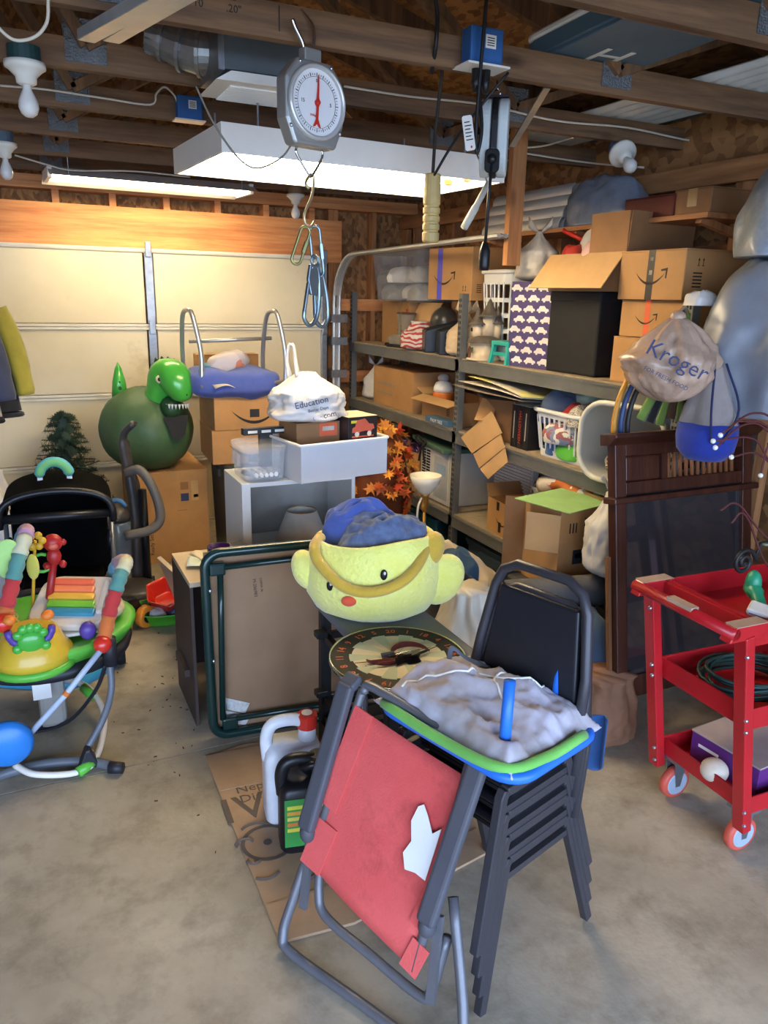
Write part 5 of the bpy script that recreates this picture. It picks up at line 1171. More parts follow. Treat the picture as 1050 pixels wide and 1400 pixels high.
# clothes on a rail at the left edge
t = thing('clothes_rail', 'steel clothes rail along the left side', 'clothes rail', (-.27, 4.5, 0))
MB().cyl((0, -.4, 1.72), (0, .5, 1.72), .013, 10).build('rail', CHROME, t, smooth=True)
for y in (-.4, .5): MB().cyl((0, y, .03), (0, y, 1.72), .013, 10).build('post', CHROME, t, smooth=True); MB().b2((-.22, y-.02, 0), (.22, y+.02, .03)).build('foot', BLKM, t)
def jacket(y, label, top, sleeve, hem):
    t = thing('jacket', label, 'jacket', (-.27 if y > 4.3 else -.36, y, 1.72))
    MB().tube(arc((0, 0, .013), .02, 200, -20, 8)+[(0, 0, -.03)], .003, 5).build('hanger_hook', CHROME, t)
    MB().tube([(-.2, 0, -.11), (0, 0, -.03), (.2, 0, -.11)], .008, 6).build('hanger_bar', BLKM, t)
    def bd(u, v):
        a = 2*PI*u; w_ = .20+.06*v; return Vector((w_*math.cos(a), (.05+.025*v)*math.sin(a)*(1+.2*math.sin(4*a)), -.06-.1*abs(math.cos(a))*(1-v)-.58*v))
    MB().grid(bd, 28, 10).build('body', top, t, smooth=True)
    for s_ in (-1, 1):
        MB().tube(crv([(s_*.19, 0, -.13), (s_*.245, .0, -.28), (s_*.275, -.01, -.45), (s_*.29, -.02, -.56)], 5), [.06]*5+[.058]*5+[.052]*5+[.045], 12, flat=.7).build('sleeve', sleeve, t, smooth=True)
    MB().tube([(.258*math.cos(2*PI*i/28), .076*math.sin(2*PI*i/28)*(1+.2*math.sin(8*PI*i/28)), -.66) for i in range(28)], .014, 6, closed=True).build('hem_band', hem, t, smooth=True)
jacket(4.42, 'black jacket with olive yellow sleeves hanging on the rail', cloth('jacket_black', C(34, 34, 36)), cloth('jacket_yellow', C(150, 140, 50)), cloth('jacket_black', C(34, 34, 36)))
jacket(4.22, 'grey and navy jacket hanging on the rail before the yellow-sleeved one', cloth('jacket_grey', C(150, 146, 140)), cloth('jacket_navy', C(52, 56, 76)), BLKM)

# baby activity jumper
t = thing('activity_jumper', 'colourful baby activity jumper with toy tray, fabric arches and rocker base', 'baby jumper', (0, 0, 0))
JY = M('jumper_yellow', C(206, 170, 50), .35, var=.06, coat=.2); JG = M('jumper_green', C(92, 176, 62), .35, var=.06); JW = M('jumper_white', C(220, 212, 200), .4); JB = M('jumper_blue', C(44, 120, 196), .35); JR = M('jumper_red', C(206, 48, 36), .3, coat=.3); JO = M('jumper_orange', C(216, 116, 40), .5); JK = M('jumper_dark', C(36, 36, 42), .5); JT = M('jumper_tube', C(178, 190, 208), .3); JGR = M('jumper_grey', C(96, 100, 106), .4); JP = cloth('jumper_lilac', C(176, 136, 160)); JPU = M('jumper_purple', C(84, 60, 140), .4); JTE = cloth('jumper_teal', C(86, 140, 130)); JCR = cloth('jumper_cream', C(196, 194, 160)); JRF = cloth('jumper_redcloth', C(186, 54, 52)); JOF = cloth('jumper_orangecloth', C(206, 110, 50)); JBF = cloth('jumper_bluecloth', C(90, 150, 180))
TC = Vector((.0, 3.02, .40))
MB().lathe([(.13, -.05), (.17, -.045), (.29, -.01), (.315, .03), (.32, .05), (.30, .055), (.20, .035), (.14, .03)], 40, c=TC, f=lambda a, i, z: 1+.03*math.cos(3*a)).build('tray_ring', JG, t, smooth=True)
MB().lathe([(.16, -.075), (.30, -.06), (.31, -.03), (.28, -.012), (.17, -.045)], 40, c=TC).build('underside_ring', JK, t, smooth=True)
p = TC+Vector((-.055, -.235, .05))
MB().lathe([(.13, -.035), (.135, .0), (.11, .035), (.10, .06), (.085, .085), (.07, .085), (0, .07)], 28, c=p).build('toy_station', JY, t, smooth=True)
MB().lathe([(.142, -.055), (.142, -.035), (.13, -.03)], 28, c=p).build('station_base', JG, t, smooth=True)
MB().tube(arc(p+Vector((0, -.085, .12)), .07, 180, 360, 10), .013, 8).build('swing_bar', JPU, t, smooth=True)
fr = MB(); c_ = p+Vector((0, -.095, .075))
fr.ell(c_, (.045, .02, .04), 14, 10)
for dx, dz in ((-.04, .03), (.04, .03), (-.022, .05), (.022, .05), (-.045, -.02), (.045, -.02), (0, .052)): fr.ell(c_+Vector((dx, -.004, dz)), (.017, .014, .017), 10, 8)
fr.build('frog_toy', M('frog_green', C(70, 166, 60), .3, coat=.3), t, smooth=True)
for s_ in (-1, 1): MB().ell(p+Vector((s_*.06, -.07, .155)), (.022, .022, .018), 12, 8).build('bead', JO, t, smooth=True)
# piano panel
pm = Matrix.Translation(TC+Vector((.11, -.06, .125))) @ Matrix.Rotation(R_(-24), 4, 'Z') @ Matrix.Rotation(R_(22), 4, 'X')
m = MB(); m.M = pm; m.prism([(x, z) for x, z in rrect(.30, .27, .07, 5)], .035, Matrix.Rotation(R_(90), 4, 'X')); m.build('piano_panel', JW, t, bevel=.01, seg=3)
for i, c_ in enumerate((M('key_coral', C(226, 110, 80), .3), M('key_salmon', C(230, 132, 90), .3), M('key_yellow', C(226, 176, 70), .3), M('key_green', C(120, 186, 60), .3), M('key_blue', C(60, 140, 166), .3))):
    m = MB(); m.M = pm; m.b2((-.115+.008*i, .072-.04*i, .03), (.05+.012*i, .105-.04*i, .05)); m.build('piano_key', c_, t, bevel=.005)
m = MB(); m.M = pm; m.beam((.10, .09, .045), (.115, -.08, .045), .025, .02); m.build('panel_handle', JW, t, bevel=.008)
MB().b2(TC+Vector((-.05, -.2, .06)), TC+Vector((.22, .12, .075))).build('panel_tray', JW, t, bevel=.01)
# arches with fabric sleeves
def arch(pts, secs, nm='arch_sleeve'):
    P = crv(pts, 8); k = len(P)
    for i, mt in enumerate(secs):
        a = int(i*(k-1)/len(secs)); b = int((i+1)*(k-1)/len(secs))
        seg = P[a:b+1]; MB().tube(seg, [.026+.003*math.sin(j*2.2) for j in range(len(seg))], 14).build(nm, mt, t, smooth=True)
def jp(x, y, Y=2.72): return pix(x, y, Y=Y)
arch([jp(141, 878, 2.74), jp(152, 830, 2.76), jp(164, 790, 2.80), jp(172, 768, 2.88), jp(160, 772, 3.05), jp(150, 800, 3.2), jp(142, 815, 3.25)], [JOF, JRF, JTE, JCR, JP, JBF, JRF, JOF])
arch([jp(2, 860, 2.78), jp(14, 810, 2.80), jp(25, 765, 2.84), jp(36, 728, 2.92), jp(30, 735, 3.1), jp(10, 780, 3.3)], [JOF, JRF, JTE, JCR, JP, JBF, JRF])
for q in (jp(140, 881, 2.72), jp(4, 852, 2.75), jp(148, 812, 3.22)): MB().ell(q, (.033, .033, .033), 16, 10).build('red_knob', JR, t, smooth=True)
# legs and rockers
MB().tube([jp(148, 872, 2.74), jp(152, 908, 2.74)], .026, 12).build('leg_socket', JK, t, smooth=True)
MB().tube(crv([jp(150, 905, 2.74), jp(152, 945, 2.71), jp(140, 985, 2.70), jp(118, 1025, 2.68)], 6), .013, 10).build('leg', JGR, t, smooth=True)
MB().tube(crv([jp(145, 908, 2.76), jp(130, 945, 2.85), jp(95, 985, 2.95), jp(50, 1000, 3.0), jp(0, 1005, 3.0)], 6), .012, 10, flat=.6).build('cross_leg', JK, t, smooth=True)
MB().tube([jp(137, 890, 2.70), jp(91, 948, 2.69), jp(42, 1002, 2.68)], .011, 10).build('blue_rod', JT, t, smooth=True)
MB().lathe([(.0125, -.008), (.0125, .008)], 10, c=jp(91, 948, 2.69), M=Matrix.Rotation(R_(40), 4, 'Y')).build('rod_clip', JO, t)
q = jp(10, 1017, 2.66); MB().lathe([(0, -.03), (.075, -.025), (.085, -.008), (.085, .008), (.07, .026), (0, .03)], 28, c=q, M=RX).build('blue_hub', JB, t, smooth=True)
f0 = pix(120, 1042, Z=.03)
MB().prism([(-.035, 0), (.04, 0), (.012, .075), (-.005, .075)], .05, Matrix.Translation(f0-Vector((0, .025, .015)))).build('foot_wedge', JK, t, bevel=.006)
MB().tube(crv([pix(165, 1050, Z=.022), pix(120, 1041, Z=.022), pix(60, 1045, Z=.022), pix(0, 1060, Z=.022), pix(-60, 1090, Z=.022)], 5), .019, 10).build('floor_rail', JGR, t, smooth=True)
MB().tube([pix(150, 1049, Z=.023), pix(168, 1050, Z=.023)], [.023, .021], 12).build('rail_end_cap', JK, t, smooth=True)
MB().tube(crv([pix(20, 1046, Z=.05), pix(45, 1058, Z=.03), pix(85, 1059, Z=.02), pix(110, 1054, Z=.02), pix(128, 1042, Z=.03), pix(140, 1010, Z=.04), pix(142, 975, Z=.06), pix(130, 950, Z=.08), pix(112, 935, Z=.1), pix(70, 925, Z=.12)], 6), .012, 10).build('white_hoop', JW, t, smooth=True)
for a, b in (((107, 1056), (130, 1040)), ((128, 953), (114, 940))): MB().tube([pix(*a, Z=.025 if a[1] > 1000 else .08), pix(*b, Z=.03 if a[1] > 1000 else .095)], .019, 10).build('green_joint', JG, t, smooth=True)
MB().tube(crv([pix(150, 905, Z=.02), pix(110, 925, Z=.03), pix(60, 930, Z=.03), pix(-20, 925, Z=.03)], 5), [.045]*5+[.05]*5+[.045]*6, 12, flat=.5).build('back_float', M('float_blue', C(60, 150, 190), .35), t, smooth=True)
MB().b2(TC+Vector((-.06, -.05, -.38)), TC+Vector((.04, .05, -.05))).build('centre_post', M('post_grey', C(150, 146, 138), .5), t, bevel=.02)
MB().b2(TC+Vector((-.075, -.10, -.22)), TC+Vector((-.01, -.052, -.06))).build('warning_label', WHT, t)
# toys standing on the tray: monkey, flower, leaf
mk = MB(); c_ = jp(72, 742, 3.0)
mk.ell(c_, (.035, .03, .034), 16, 12)
for s_ in (-1, 1): mk.ell(c_+Vector((s_*.036, 0, -.002)), (.012, .008, .013), 10, 8)
mk.ell(c_+Vector((0, 0, -.055)), (.026, .024, .036), 14, 10)
for s_ in (-1, 1): mk.ell(c_+Vector((s_*.028, -.01, -.085)), (.014, .02, .014), 10, 8)
mk.tube([c_+Vector((0, 0, -.06)), TC+Vector((.0, -.02, .07))], .014, 8)
mk.build('monkey_toy', M('monkey_red', C(166, 36, 34), .4), t, smooth=True)
MB().ell(c_+Vector((0, -.027, -.008)), (.018, .008, .012), 10, 8).build('monkey_face', M('monkey_face', C(196, 90, 70), .4), t, smooth=True)
MB().tube(arc(c_+Vector((-.045, 0, -.075)), .035, 60, 330, 10), .007, 6).build('vine_loop', JG, t, smooth=True)
c_ = jp(48, 740, 2.98); m = MB()
for k in range(6): m.ell(c_+Vector((.024*math.cos(k*PI/3), 0, .024*math.sin(k*PI/3))), (.015, .01, .015), 8, 6)
m.tube([c_+Vector((0, .01, 0)), TC+Vector((-.05, .0, .07))], .006, 6); m.build('flower_toy', M('flower_yellow', C(214, 166, 48), .4), t, smooth=True)
m = MB(); c_ = jp(12, 765, 2.86); m.ell(c_, (.05, .01, .075), 14, 12); m.build('leaf_fabric', cloth('leaf_lime', C(166, 206, 120)), t, smooth=True)
c_ = jp(45, 775, 2.95); MB().ell(c_, (.022, .01, .05), 12, 10).build('leaf_fabric', cloth('leaf_yellow', C(206, 200, 90)), t, smooth=True)
MB().ell(TC+Vector((-.12, -.08, .10)), (.03, .06, .06), 14, 10).build('fabric_book', patch('toy_print', [C(196, 190, 180), C(210, 190, 60), C(120, 160, 60), C(190, 120, 110)], 30), t, smooth=True)
MB().ell(TC+Vector((.24, -.02, .09)), (.05, .09, .035), 16, 10).build('clear_dome', M('dome_print', C(206, 186, 150), .2, var=.3, sc=20), t, smooth=True)
MB().tube(arc(TC+Vector((.24, -.02, .1)), .075, 0, 180, 12, u=(.3, .95, 0)), .005, 6).build('dome_rim', JPU, t)
MB().ell(jp(120, 862, 2.78), (.03, .025, .035), 12, 8).build('purple_knob', JPU, t, smooth=True)
# ------------------------------------------------------------------ middle and front of the floor
# flattened carton on the floor
t = thing('flattened_carton', 'flattened brown carton with big black lettering lying on the floor', 'cardboard', (0, 0, 0))
P = [(.492, 2.56), (.640, 2.585), (1.20, 2.52), (1.25, 1.70), (.70, 1.60), (.488, 1.62)]
FLAT = M('dusty_cardboard', C(158, 128, 98), .85, col2=C(186, 156, 124), sc=3, bump=.05)
def slab(poly, z0, z1, nm, mt, par):
    n = len(poly); return MB().add([(x, y, z0) for x, y in poly]+[(x, y, z1) for x, y in poly], [tuple(range(n-1, -1, -1)), tuple(range(n, 2*n))]+[(i, (i+1) % n, (i+1) % n+n, i+n) for i in range(n)]).build(nm, mt, par)
slab(P, .001, .007, 'sheet', FLAT, t)
slab([(.492, 2.56), (1.2, 2.52), (1.2, 2.29), (.4915, 2.33)], .0075, .011, 'folded_flap', FLAT, t)
slab([(.488, 1.62), (.70, 1.60), (1.25, 1.70), (1.23, 1.80), (.70, 1.76), (.4885, 1.76)], .0075, .010, 'folded_flap', FLAT, t)
FL = lambda x, y, rz=-8: TR(x, y, .0078, rx=-90, rz=0) if rz is None else Matrix.Translation((x, y, .0078)) @ Matrix.Rotation(R_(rz), 4, 'Z') @ Matrix.Rotation(R_(-90), 4, 'X')
MKR = M('marker_faint', C(96, 84, 74), .8)
q = pix(322, 1084, Z=0); text('carton_lettering', 'Neptune', .058, MKR, t, FL(q.x, q.y, -2), align='LEFT'); text('carton_lettering', 'Discovery', .058, MKR, t, FL(q.x, q.y-.055, -2), align='LEFT')
q = pix(306, 1115, Z=0); text('carton_lettering', 'IVAN', .19, MKR, t, FL(q.x-.01, q.y, -2), align='LEFT')
q = pix(366, 1154, Z=0); m = MB(); m.lathe([(.085, .0078), (.072, .0078), (.072, .0084), (.085, .0084), (.085, .0078)], 36, c=(q.x, q.y, 0)); m.lathe([(.014, .0078), (0, .0078), (0, .0084), (.014, .0084), (.014, .0078)], 16, c=(q.x, q.y, 0)); m.build('drawn_ring', MKR, t)
for px_, a0, a1, r_ in (((352, 1146), 40, 130, .06), ((348, 1178), 150, 330, .022), ((362, 1190), 220, 320, .05), ((335, 1160), 20, 160, .03), ((400, 1180), -80, 10, .1)):
    q = pix(*px_, Z=0); MB().tube(arc((q.x, q.y, .0078), r_, a0, a1, 10, v=(0, 1, 0)), .007, 4, flat=.06).build('drawn_stroke', MKR, t)

# folded card table leaning on the desk
t = thing('card_table', 'folded card table on edge, brown underside and dark green tube legs showing', 'folding table', (.53, 2.665, 0), rot=(R_(-4.0), 0, R_(-4)))
GT = M('dark_green_tube', C(18, 46, 42), .25, var=.1, coat=.3); W, H = .84, .78
HARD = M('hardboard', C(134, 104, 76), .7, col2=C(156, 124, 92), sc=2.2, bump=.05)
stain(HARD, 2.5, .36, .40, (.82, .76, .68, 1), .7)
MB().b2((.02, .02, .025), (W-.02, .028, H-.02)).build('panel', HARD, t)
MB().tube([(x+W/2, .0, z+H/2) for x, z in rrect(W-.04, H-.04, .06, 6)], .019, 10, closed=True).build('edge_frame', GT, t, smooth=True)
for pts in ([(.075, -.012, H-.10), (.07, -.012, .5), (.058, -.012, .09)], [(.09, -.012, H-.075), (.45, -.012, H-.07), (W-.1, -.012, H-.07)], [(.11, -.012, .085), (.45, -.012, .08), (W-.08, -.012, .08)], [(W-.07, -.012, H-.1), (W-.065, -.012, .1)]):
    MB().tube(pts, .012, 8).build('leg', GT, t, smooth=True)
for x, z in ((.065, H-.08), (.085, .07), (W-.08, H-.08), (W-.08, .08)): MB().b2((x-.03, -.024, z-.025), (x+.03, .018, z+.025)).build('corner_bracket', GT, t, bevel=.008)
for z in (.34, .62): MB().ell((.034, -.02, z), (.006, .005, .008), 8, 6).build('rivet', SCREW, t)
for i in range(2): MB().prism([(.075, .165-.055*i), (.17, .125-.055*i), (.15, .085-.05*i), (.08, .115-.055*i)], .001, TR(0, .0175, 0)).build('paper_label', M('label_grey', C(200, 200, 194), .6, var=.2, sc=90), t)
text('panel_stamp', 'M-206983', .018, INK, t, TR(.21, .0192, .60, ry=86)); text('panel_stamp', 'CHINA 06', .013, INK, t, TR(.235, .0192, .61, ry=86))

# grey-topped black bench
t = thing('utility_bench', 'black framed utility bench with a grey plastic top', 'bench', (1.085, 2.19, 0), R_(0))
GP = M('bench_grey', C(112, 114, 120), .5, var=.08); L, W, H = .34, .68, .60
MB().b2((-L/2, -W/2, H-.035), (L/2, W/2, H)).build('bench_top', GP, t, bevel=.012, seg=3)
for x in (-1, 1):
    for y in (-1, 1): MB().b2((x*(L/2-.03)-.02, y*(W/2-.05)-.02, 0), (x*(L/2-.03)+.02, y*(W/2-.05)+.02, H-.035)).build('leg', BLK, t, bevel=.005)
    for z in (.12, .2, .46): MB().b2((x*(L/2-.03)-.012, -W/2+.07, z-.014), (x*(L/2-.03)+.012, W/2-.07, z+.014)).build('side_rail', BLK, t, bevel=.003)
for y in (-1, 1):
    for z in (.2, .46): MB().b2((-L/2+.05, y*(W/2-.05)-.012, z-.014), (L/2-.05, y*(W/2-.05)+.012, z+.014)).build('end_rail', BLK, t, bevel=.003)
for i in range(5): MB().b2((-L/2+.035, -W/2+.09+.11*i, .135), (L/2-.035, -W/2+.15+.11*i, .147)).build('shelf_slat', BLK, t)
MB().b2((-L/2+.005, -W/2+.06, .02), (-L/2+.02, W/2-.06, .11)).build('kick_plate', BLK, t)
for y, z in ((.23, .5), (.23, .26)): MB().b2((-L/2-.03, y-.02, z-.012), (-L/2+.012, y+.02, z+.012)).build('clip', BLK, t, bevel=.003)
t = thing('pliers', 'pliers with bright handles hanging on the bench rail', 'pliers', (.905, 2.02, .475), R_(80))
for s_ in (-1, 1): MB().tube(crv([(0, 0, .0), (s_*.018, 0, -.03), (s_*.012, 0, -.08), (s_*.02, 0, -.12)], 5), .008, 8).build('handle', CHROME if s_ > 0 else GP, t, smooth=True)
MB().tube([(0, 0, .04), (0, 0, 0)], [.006, .013], 8).build('jaw', CHROME, t, smooth=True)

# dartboard on the bench
t = thing('dartboard', 'round dartboard with orange numbers lying on the grey-topped bench', 'dartboard', (.985, 1.945, .602), rot=(0, 0, R_(-18)))
RB = .212
MB().lathe([(0, 0), (RB, 0), (RB, .012), (0, .012)], 64).build('board', M('board_black', C(44, 40, 34), .8, var=.15), t)
MB().lathe([(RB-.001, 0), (RB+.004, 0), (RB+.004, .015), (RB-.001, .015), (RB-.001, 0)], 64).build('metal_band', CHROME, t, smooth=True)
s1 = M('seg_cream', C(224, 214, 182), .8, var=.1); s2 = M('seg_green', C(192, 198, 172), .8, var=.1)
for i in range(20):
    a0, a1 = R_(i*18-9), R_(i*18+9); pts = [(r_*math.cos(a0+(a1-a0)*k/3), r_*math.sin(a0+(a1-a0)*k/3)) for r_ in (.022,) for k in range(4)]+[((.145 if i % 2 else .153)*math.cos(a1-(a1-a0)*k/3), (.145 if i % 2 else .153)*math.sin(a1-(a1-a0)*k/3)) for k in range(4)]
    slab(pts, .0121, .0131, 'segment', s1 if i % 2 else s2, t)
MB().lathe([(0, .0132), (.02, .0132), (.02, .014), (0, .014)], 20).build('bullseye', M('bull_red', C(120, 44, 36), .8), t)
sw = M('swirl_red', C(112, 50, 44), .8)
for k in range(2):
    a0 = 180*k; MB().tube(arc((.045*math.cos(R_(a0)), .045*math.sin(R_(a0)), .0133), .062, a0+20, a0+190, 16, v=(0, 1, 0)), [.004+.014*math.sin(PI*i/16) for i in range(17)], 6, flat=.05).build('swirl_print', sw, t)
ON = M('number_orange', C(206, 92, 52), .7)
for i, n_ in enumerate((20, 1, 18, 4, 13, 6, 10, 15, 2, 17, 3, 19, 7, 16, 8, 11, 14, 9, 12, 5)):
    a = PI/2-i*PI/10; text('number', str(n_), .034, ON, t, Matrix.Translation((.181*math.cos(a), .181*math.sin(a), .0125)) @ Matrix.Rotation(a-PI/2, 4, 'Z') @ Matrix.Rotation(R_(-90), 4, 'X'))
for i, (x, y, a, c_, lab) in enumerate(((-.06, -.02, 8, sw, 'dark red dart lying across the dartboard'), (-.04, -.045, 14, sw, 'second dark red dart beside the first, nearer the rim'), (.03, .0, 200, CHROME, 'silver dart lying over the bullseye'), (.05, -.03, 215, BLK, 'black dart with raised flight on the dartboard'))):
    d = thing('dart', lab, 'dart', (.985+x, 1.945+y, .621+.003*(i % 2)), R_(a-18))
    MB().tube([(-.09, 0, 0), (-.05, 0, 0), (-.045, 0, 0), (.02, 0, 0), (.025, 0, 0), (.06, 0, 0)], [.001, .0015, .0045, .0045, .002, .002], 8).build('barrel', c_, d, smooth=True)
    for k in range(2): MB().prism([(.035, -.014 if k == 0 else -.005), (.085, -.014 if k == 0 else -.005), (.09, .014 if k == 0 else .02), (.045, .014 if k == 0 else .02)], .001, Matrix.Rotation(R_(90*k+20), 4, 'X')).build('flight', BLK if i != 2 else CHROME, d)

# chick basket with jeans
t = thing('plush_basket', 'fluffy yellow chick-shaped plush basket with a looped handle', 'plush basket', (1.075, 2.33, .602), R_(-24))
PL = M('plush_yellow', C(236, 232, 110), .95, col2=C(244, 242, 140), sc=9, bump=.7, bsc=70, sheen=.6); PH_ = M('plush_gold', C(206, 168, 56), .9, var=.08, bump=.4, bsc=70, sheen=.4)
RXb, RYb = .245, .185
prof = [(.0, .0), (.6, .0), (.84, .03), (.97, .09), (1.0, .15), (.97, .21), (.91, .26), (.86, .29), (.82, .295), (.78, .28), (.78, .2), (.5, .14), (0, .14)]
m = MB(); m.lathe(prof, 48, f=lambda a, i, z: 1+.03*nz((math.cos(a)*2, math.sin(a)*2, z*5), 1, 3)); m.v = [Vector((p.x*RXb, p.y*RYb, p.z*(1+.05*math.sin(p.x*3)))) for p in m.v]
m.build('basket_body', PL, t, smooth=True)
hp = crv([(-.19, -.02, .28), (-.205, -.10, .27), (-.185, -.14, .225), (-.10, -.195, .165), (.0, -.21, .155), (.10, -.185, .19), (.165, -.11, .255), (.17, -.02, .29)], 6)
MB().tube(hp, .019, 12).build('handle', PH_, t, smooth=True)
for s_ in (-1, 1): MB().ell((s_*.24, -.02, .16 if s_ < 0 else .13), (.05 if s_ < 0 else .075, .05, .075 if s_ < 0 else .10), 20, 14, M=Matrix.Rotation(R_(-20 if s_ < 0 else 28), 4, 'Y')).build('wing', PL, t, smooth=True)
MB().ell((.19, -.05, .25), (.05, .05, .07), 16, 10, M=Matrix.Rotation(R_(25), 4, 'Y')).build('side_tuft', PH_, t, smooth=True)
def onb(x, z, k=1.0):
    return Vector((x, -RYb*math.sqrt(max(0, 1-(x/RXb)**2))*k, z))
for x, ez in ((-.15, .150), (.03, .205)): 
    MB().ell(onb(x, ez, 1.0), (.012, .008, .019), 12, 8).build('eye', BLK, t, smooth=True); MB().ell(onb(x+.003, ez+.008, 1.04), (.004, .003, .006), 8, 6).build('eye_glint', WHT, t)
MB().ell(onb(-.085, .105, .99), (.027, .014, .019), 16, 8).build('beak', M('beak_orange', C(226, 90, 56), .9, sheen=.3), t, smooth=True)
JE = cloth('jeans_blue', C(84, 98, 128), var=.35, sc=30); JE2 = cloth('royal_blue', C(72, 92, 160))
heap('washed blue jeans stuffed in the chick basket', .34, .22, .15, (1.10, 2.30, .80), JE, 101, rz=-24, name='jeans', cat='clothes', n=46, amp=.5, fr=9)
heap('bright blue fleece bundled behind the jeans in the chick basket', .30, .14, .13, (1.05, 2.385, .85), JE2, 103, rz=-34, name='fleece', cat='clothes', n=34, amp=.45, fr=7)

# jugs
def jug(label, loc, rz, mat, w, d, h, capm, labels):
    t = thing('jug', label, 'jug', loc, R_(rz))
    m = MB(); oh = rrect(w, d, .028, 4); n = len(oh)
    rings = [(.9, 0), (1, .012), (1, h*.62), (.96, h*.70), (.80, h*.76)]
    m.add([(x*k, y*k, z) for k, z in rings for x, y in oh], [(i*n+j, i*n+(j+1) % n, (i+1)*n+(j+1) % n, (i+1)*n+j) for i in range(len(rings)-1) for j in range(n)]+[tuple(range(n-1, -1, -1)), tuple((len(rings)-1)*n+j for j in range(n))]); m.build('body', mat, t, smooth=True)
    MB().tube(crv([(-w*.42, 0, h*.60), (-w*.44, 0, h*.82), (-w*.32, 0, h*.95), (0, 0, h*.97), (w*.22, 0, h*.92), (w*.27, 0, h*.8)], 6), .021, 12).build('grip', mat, t, smooth=True)
    MB().lathe([(.03, h*.72), (.03, h*.9), (0, h*.9)], 16, c=(w*.27, 0, 0)).build('neck', mat, t, smooth=True)
    MB().lathe([(.034, h*.88), (.034, h*1.0), (.03, h*1.01), (0, h*1.01)], 18, c=(w*.27, 0, 0)).build('cap', capm, t)
    for (x, z, ww, hh, mt) in labels: MB().b2((x-ww/2, -d/2-.0012, z-hh/2), (x+ww/2, -d/2-.0004, z+hh/2)).build('label', mt, t)
    return t
GRL = M('label_green', C(60, 140, 66), .4)
t = jug('black plastic jug with a green and yellow label, on the flattened carton', (.685, 1.975, .0078), -12, BLK, .165, .12, .31, BLK, [(.0, .115, .14, .17, GRL)])
for i, c_ in enumerate((C(196, 200, 70), C(206, 150, 60), C(206, 190, 90), C(200, 120, 60), C(206, 190, 70))): MB().b2((-.062, -.0624, .165-.02*i), (.062, -.0612, .178-.02*i)).build('label_stripe', M('lstripe%d' % i, c_, .4), t)
MB().b2((.02, -.0624, .042), (.06, -.0612, .066)).build('barcode', WHT, t)
MB().tube([(.02, .0, .255), (-.01, -.02, .285), (.06, -.03, .30)], [.02, .016, .014], 10).build('spray_trigger', BLK, t, smooth=True)
t = jug('white plastic jug with a red cap behind the black jug', (.695, 2.13, .0078), -8, M('jug_white', C(222, 224, 228), .35), .19, .13, .36, JR, [])
MB().lathe([(0, .3665), (.018, .3665), (.018, .3675), (0, .3675)], 16, c=(.0513, 0, 0)).build('cap_sticker', WHT, t)
t = thing('orange_clamp', 'orange plastic clip hanging by the jugs', 'clip', (.80, 2.05, .0078)); MB().ell((0, 0, .012), (.03, .02, .012), 12, 8).build('clip_body', JO, t, smooth=True); MB().tube(crv([(0, 0, .02), (.02, 0, .06), (.0, 0, .09)], 5), .004, 6).build('spring', CHROME, t)

# red folding chair: a leaning plane, u along its foot, w up the slope, n out of it
A_, TH = R_(-63), R_(20)
Dv = Vector((math.cos(A_), math.sin(A_), 0)); Nh = Vector((-Dv.y, Dv.x, 0)); Uv = Vector((Nh.x*math.sin(TH), Nh.y*math.sin(TH), math.cos(TH))); Nv = Dv.cross(Uv)
if Nv.dot(CAMP-Vector((.6, 1.5, .3))) < 0: Nv = -Nv
B0 = Vector((.52, 1.61, .016))-Nh*.035
t = thing('folding_chair', 'folded lawn chair with a sun-faded red fabric seat and dark grey arms', 'folding chair', tuple(B0))
def fc(u, w_, n=0): return Dv*u + Uv*w_ + Nv*n
GTU = M('chair_tube_grey', C(104, 104, 108), .4, metal=.3, var=.12); ARM = M('chair_arm_grey', C(74, 74, 80), .55, var=.1)
RF = M('faded_red_fabric', C(206, 74, 70), .8, col2=C(222, 96, 90), sc=2.5, bump=.2, bsc=180)
stain(RF, 4, .30, .46, (.35, .30, .30, 1), .6)
MB().grid(lambda u, v: fc((.004+.049*v)*(1-u)+(.373+.027*v)*u, (.246+.435*v)*(1-u)+(.152+.477*v)*u, .0+.008*math.sin(u*PI)), 12, 14).build('seat_fabric', RF, t, smooth=True, solid=.004)
for (u0, w0, u1, w1, ww) in ((-.004, .24, .02, .37, .07), (.012, .41, .055, .685, .06), (.352, .15, .372, .225, .05), (.352, .255, .385, .41, .05)):
    m = MB(); q = [fc(u0, w0, .012), fc(u0+ww, w0-.012, .012), fc(u1+ww, w1-.012, .012), fc(u1, w1, .012)]; m.add(q+[v-Nv*.004 for v in q], [(0,1,2,3), (7,6,5,4), (0,4,5,1), (1,5,6,2), (2,6,7,3), (3,7,4,0)]); m.build('fabric_sleeve', RF, t)
for pts in ([fc(.03, .33), fc(.055, .68), fc(.065, .725), fc(.095, .742), fc(.37, .70), fc(.40, .675), fc(.405, .62), fc(.39, .15)], ):
    MB().tube(crv(pts, 4), .0125, 10).build('back_tube', GTU, t, smooth=True)
MB().tube(crv([fc(.0, .34, -.03), fc(-.012, .12, -.01), fc(-.01, .03, 0), fc(.03, .0, 0), fc(.25, .0, 0), fc(.48, .0, 0), fc(.53, .02, 0), fc(.535, .1, -.01), fc(.43, .34, -.03)], 5), .0135, 10).build('base_tube', GTU, t, smooth=True)
MB().tube(crv([fc(.035, .25, -.03), fc(.05, .17, -.03), fc(.09, .12, -.03), fc(.25, .10, -.03), fc(.40, .085, -.03), fc(.43, .11, -.03), fc(.44, .25, -.03)], 5), .0125, 10).build('rear_tube', GTU, t, smooth=True)
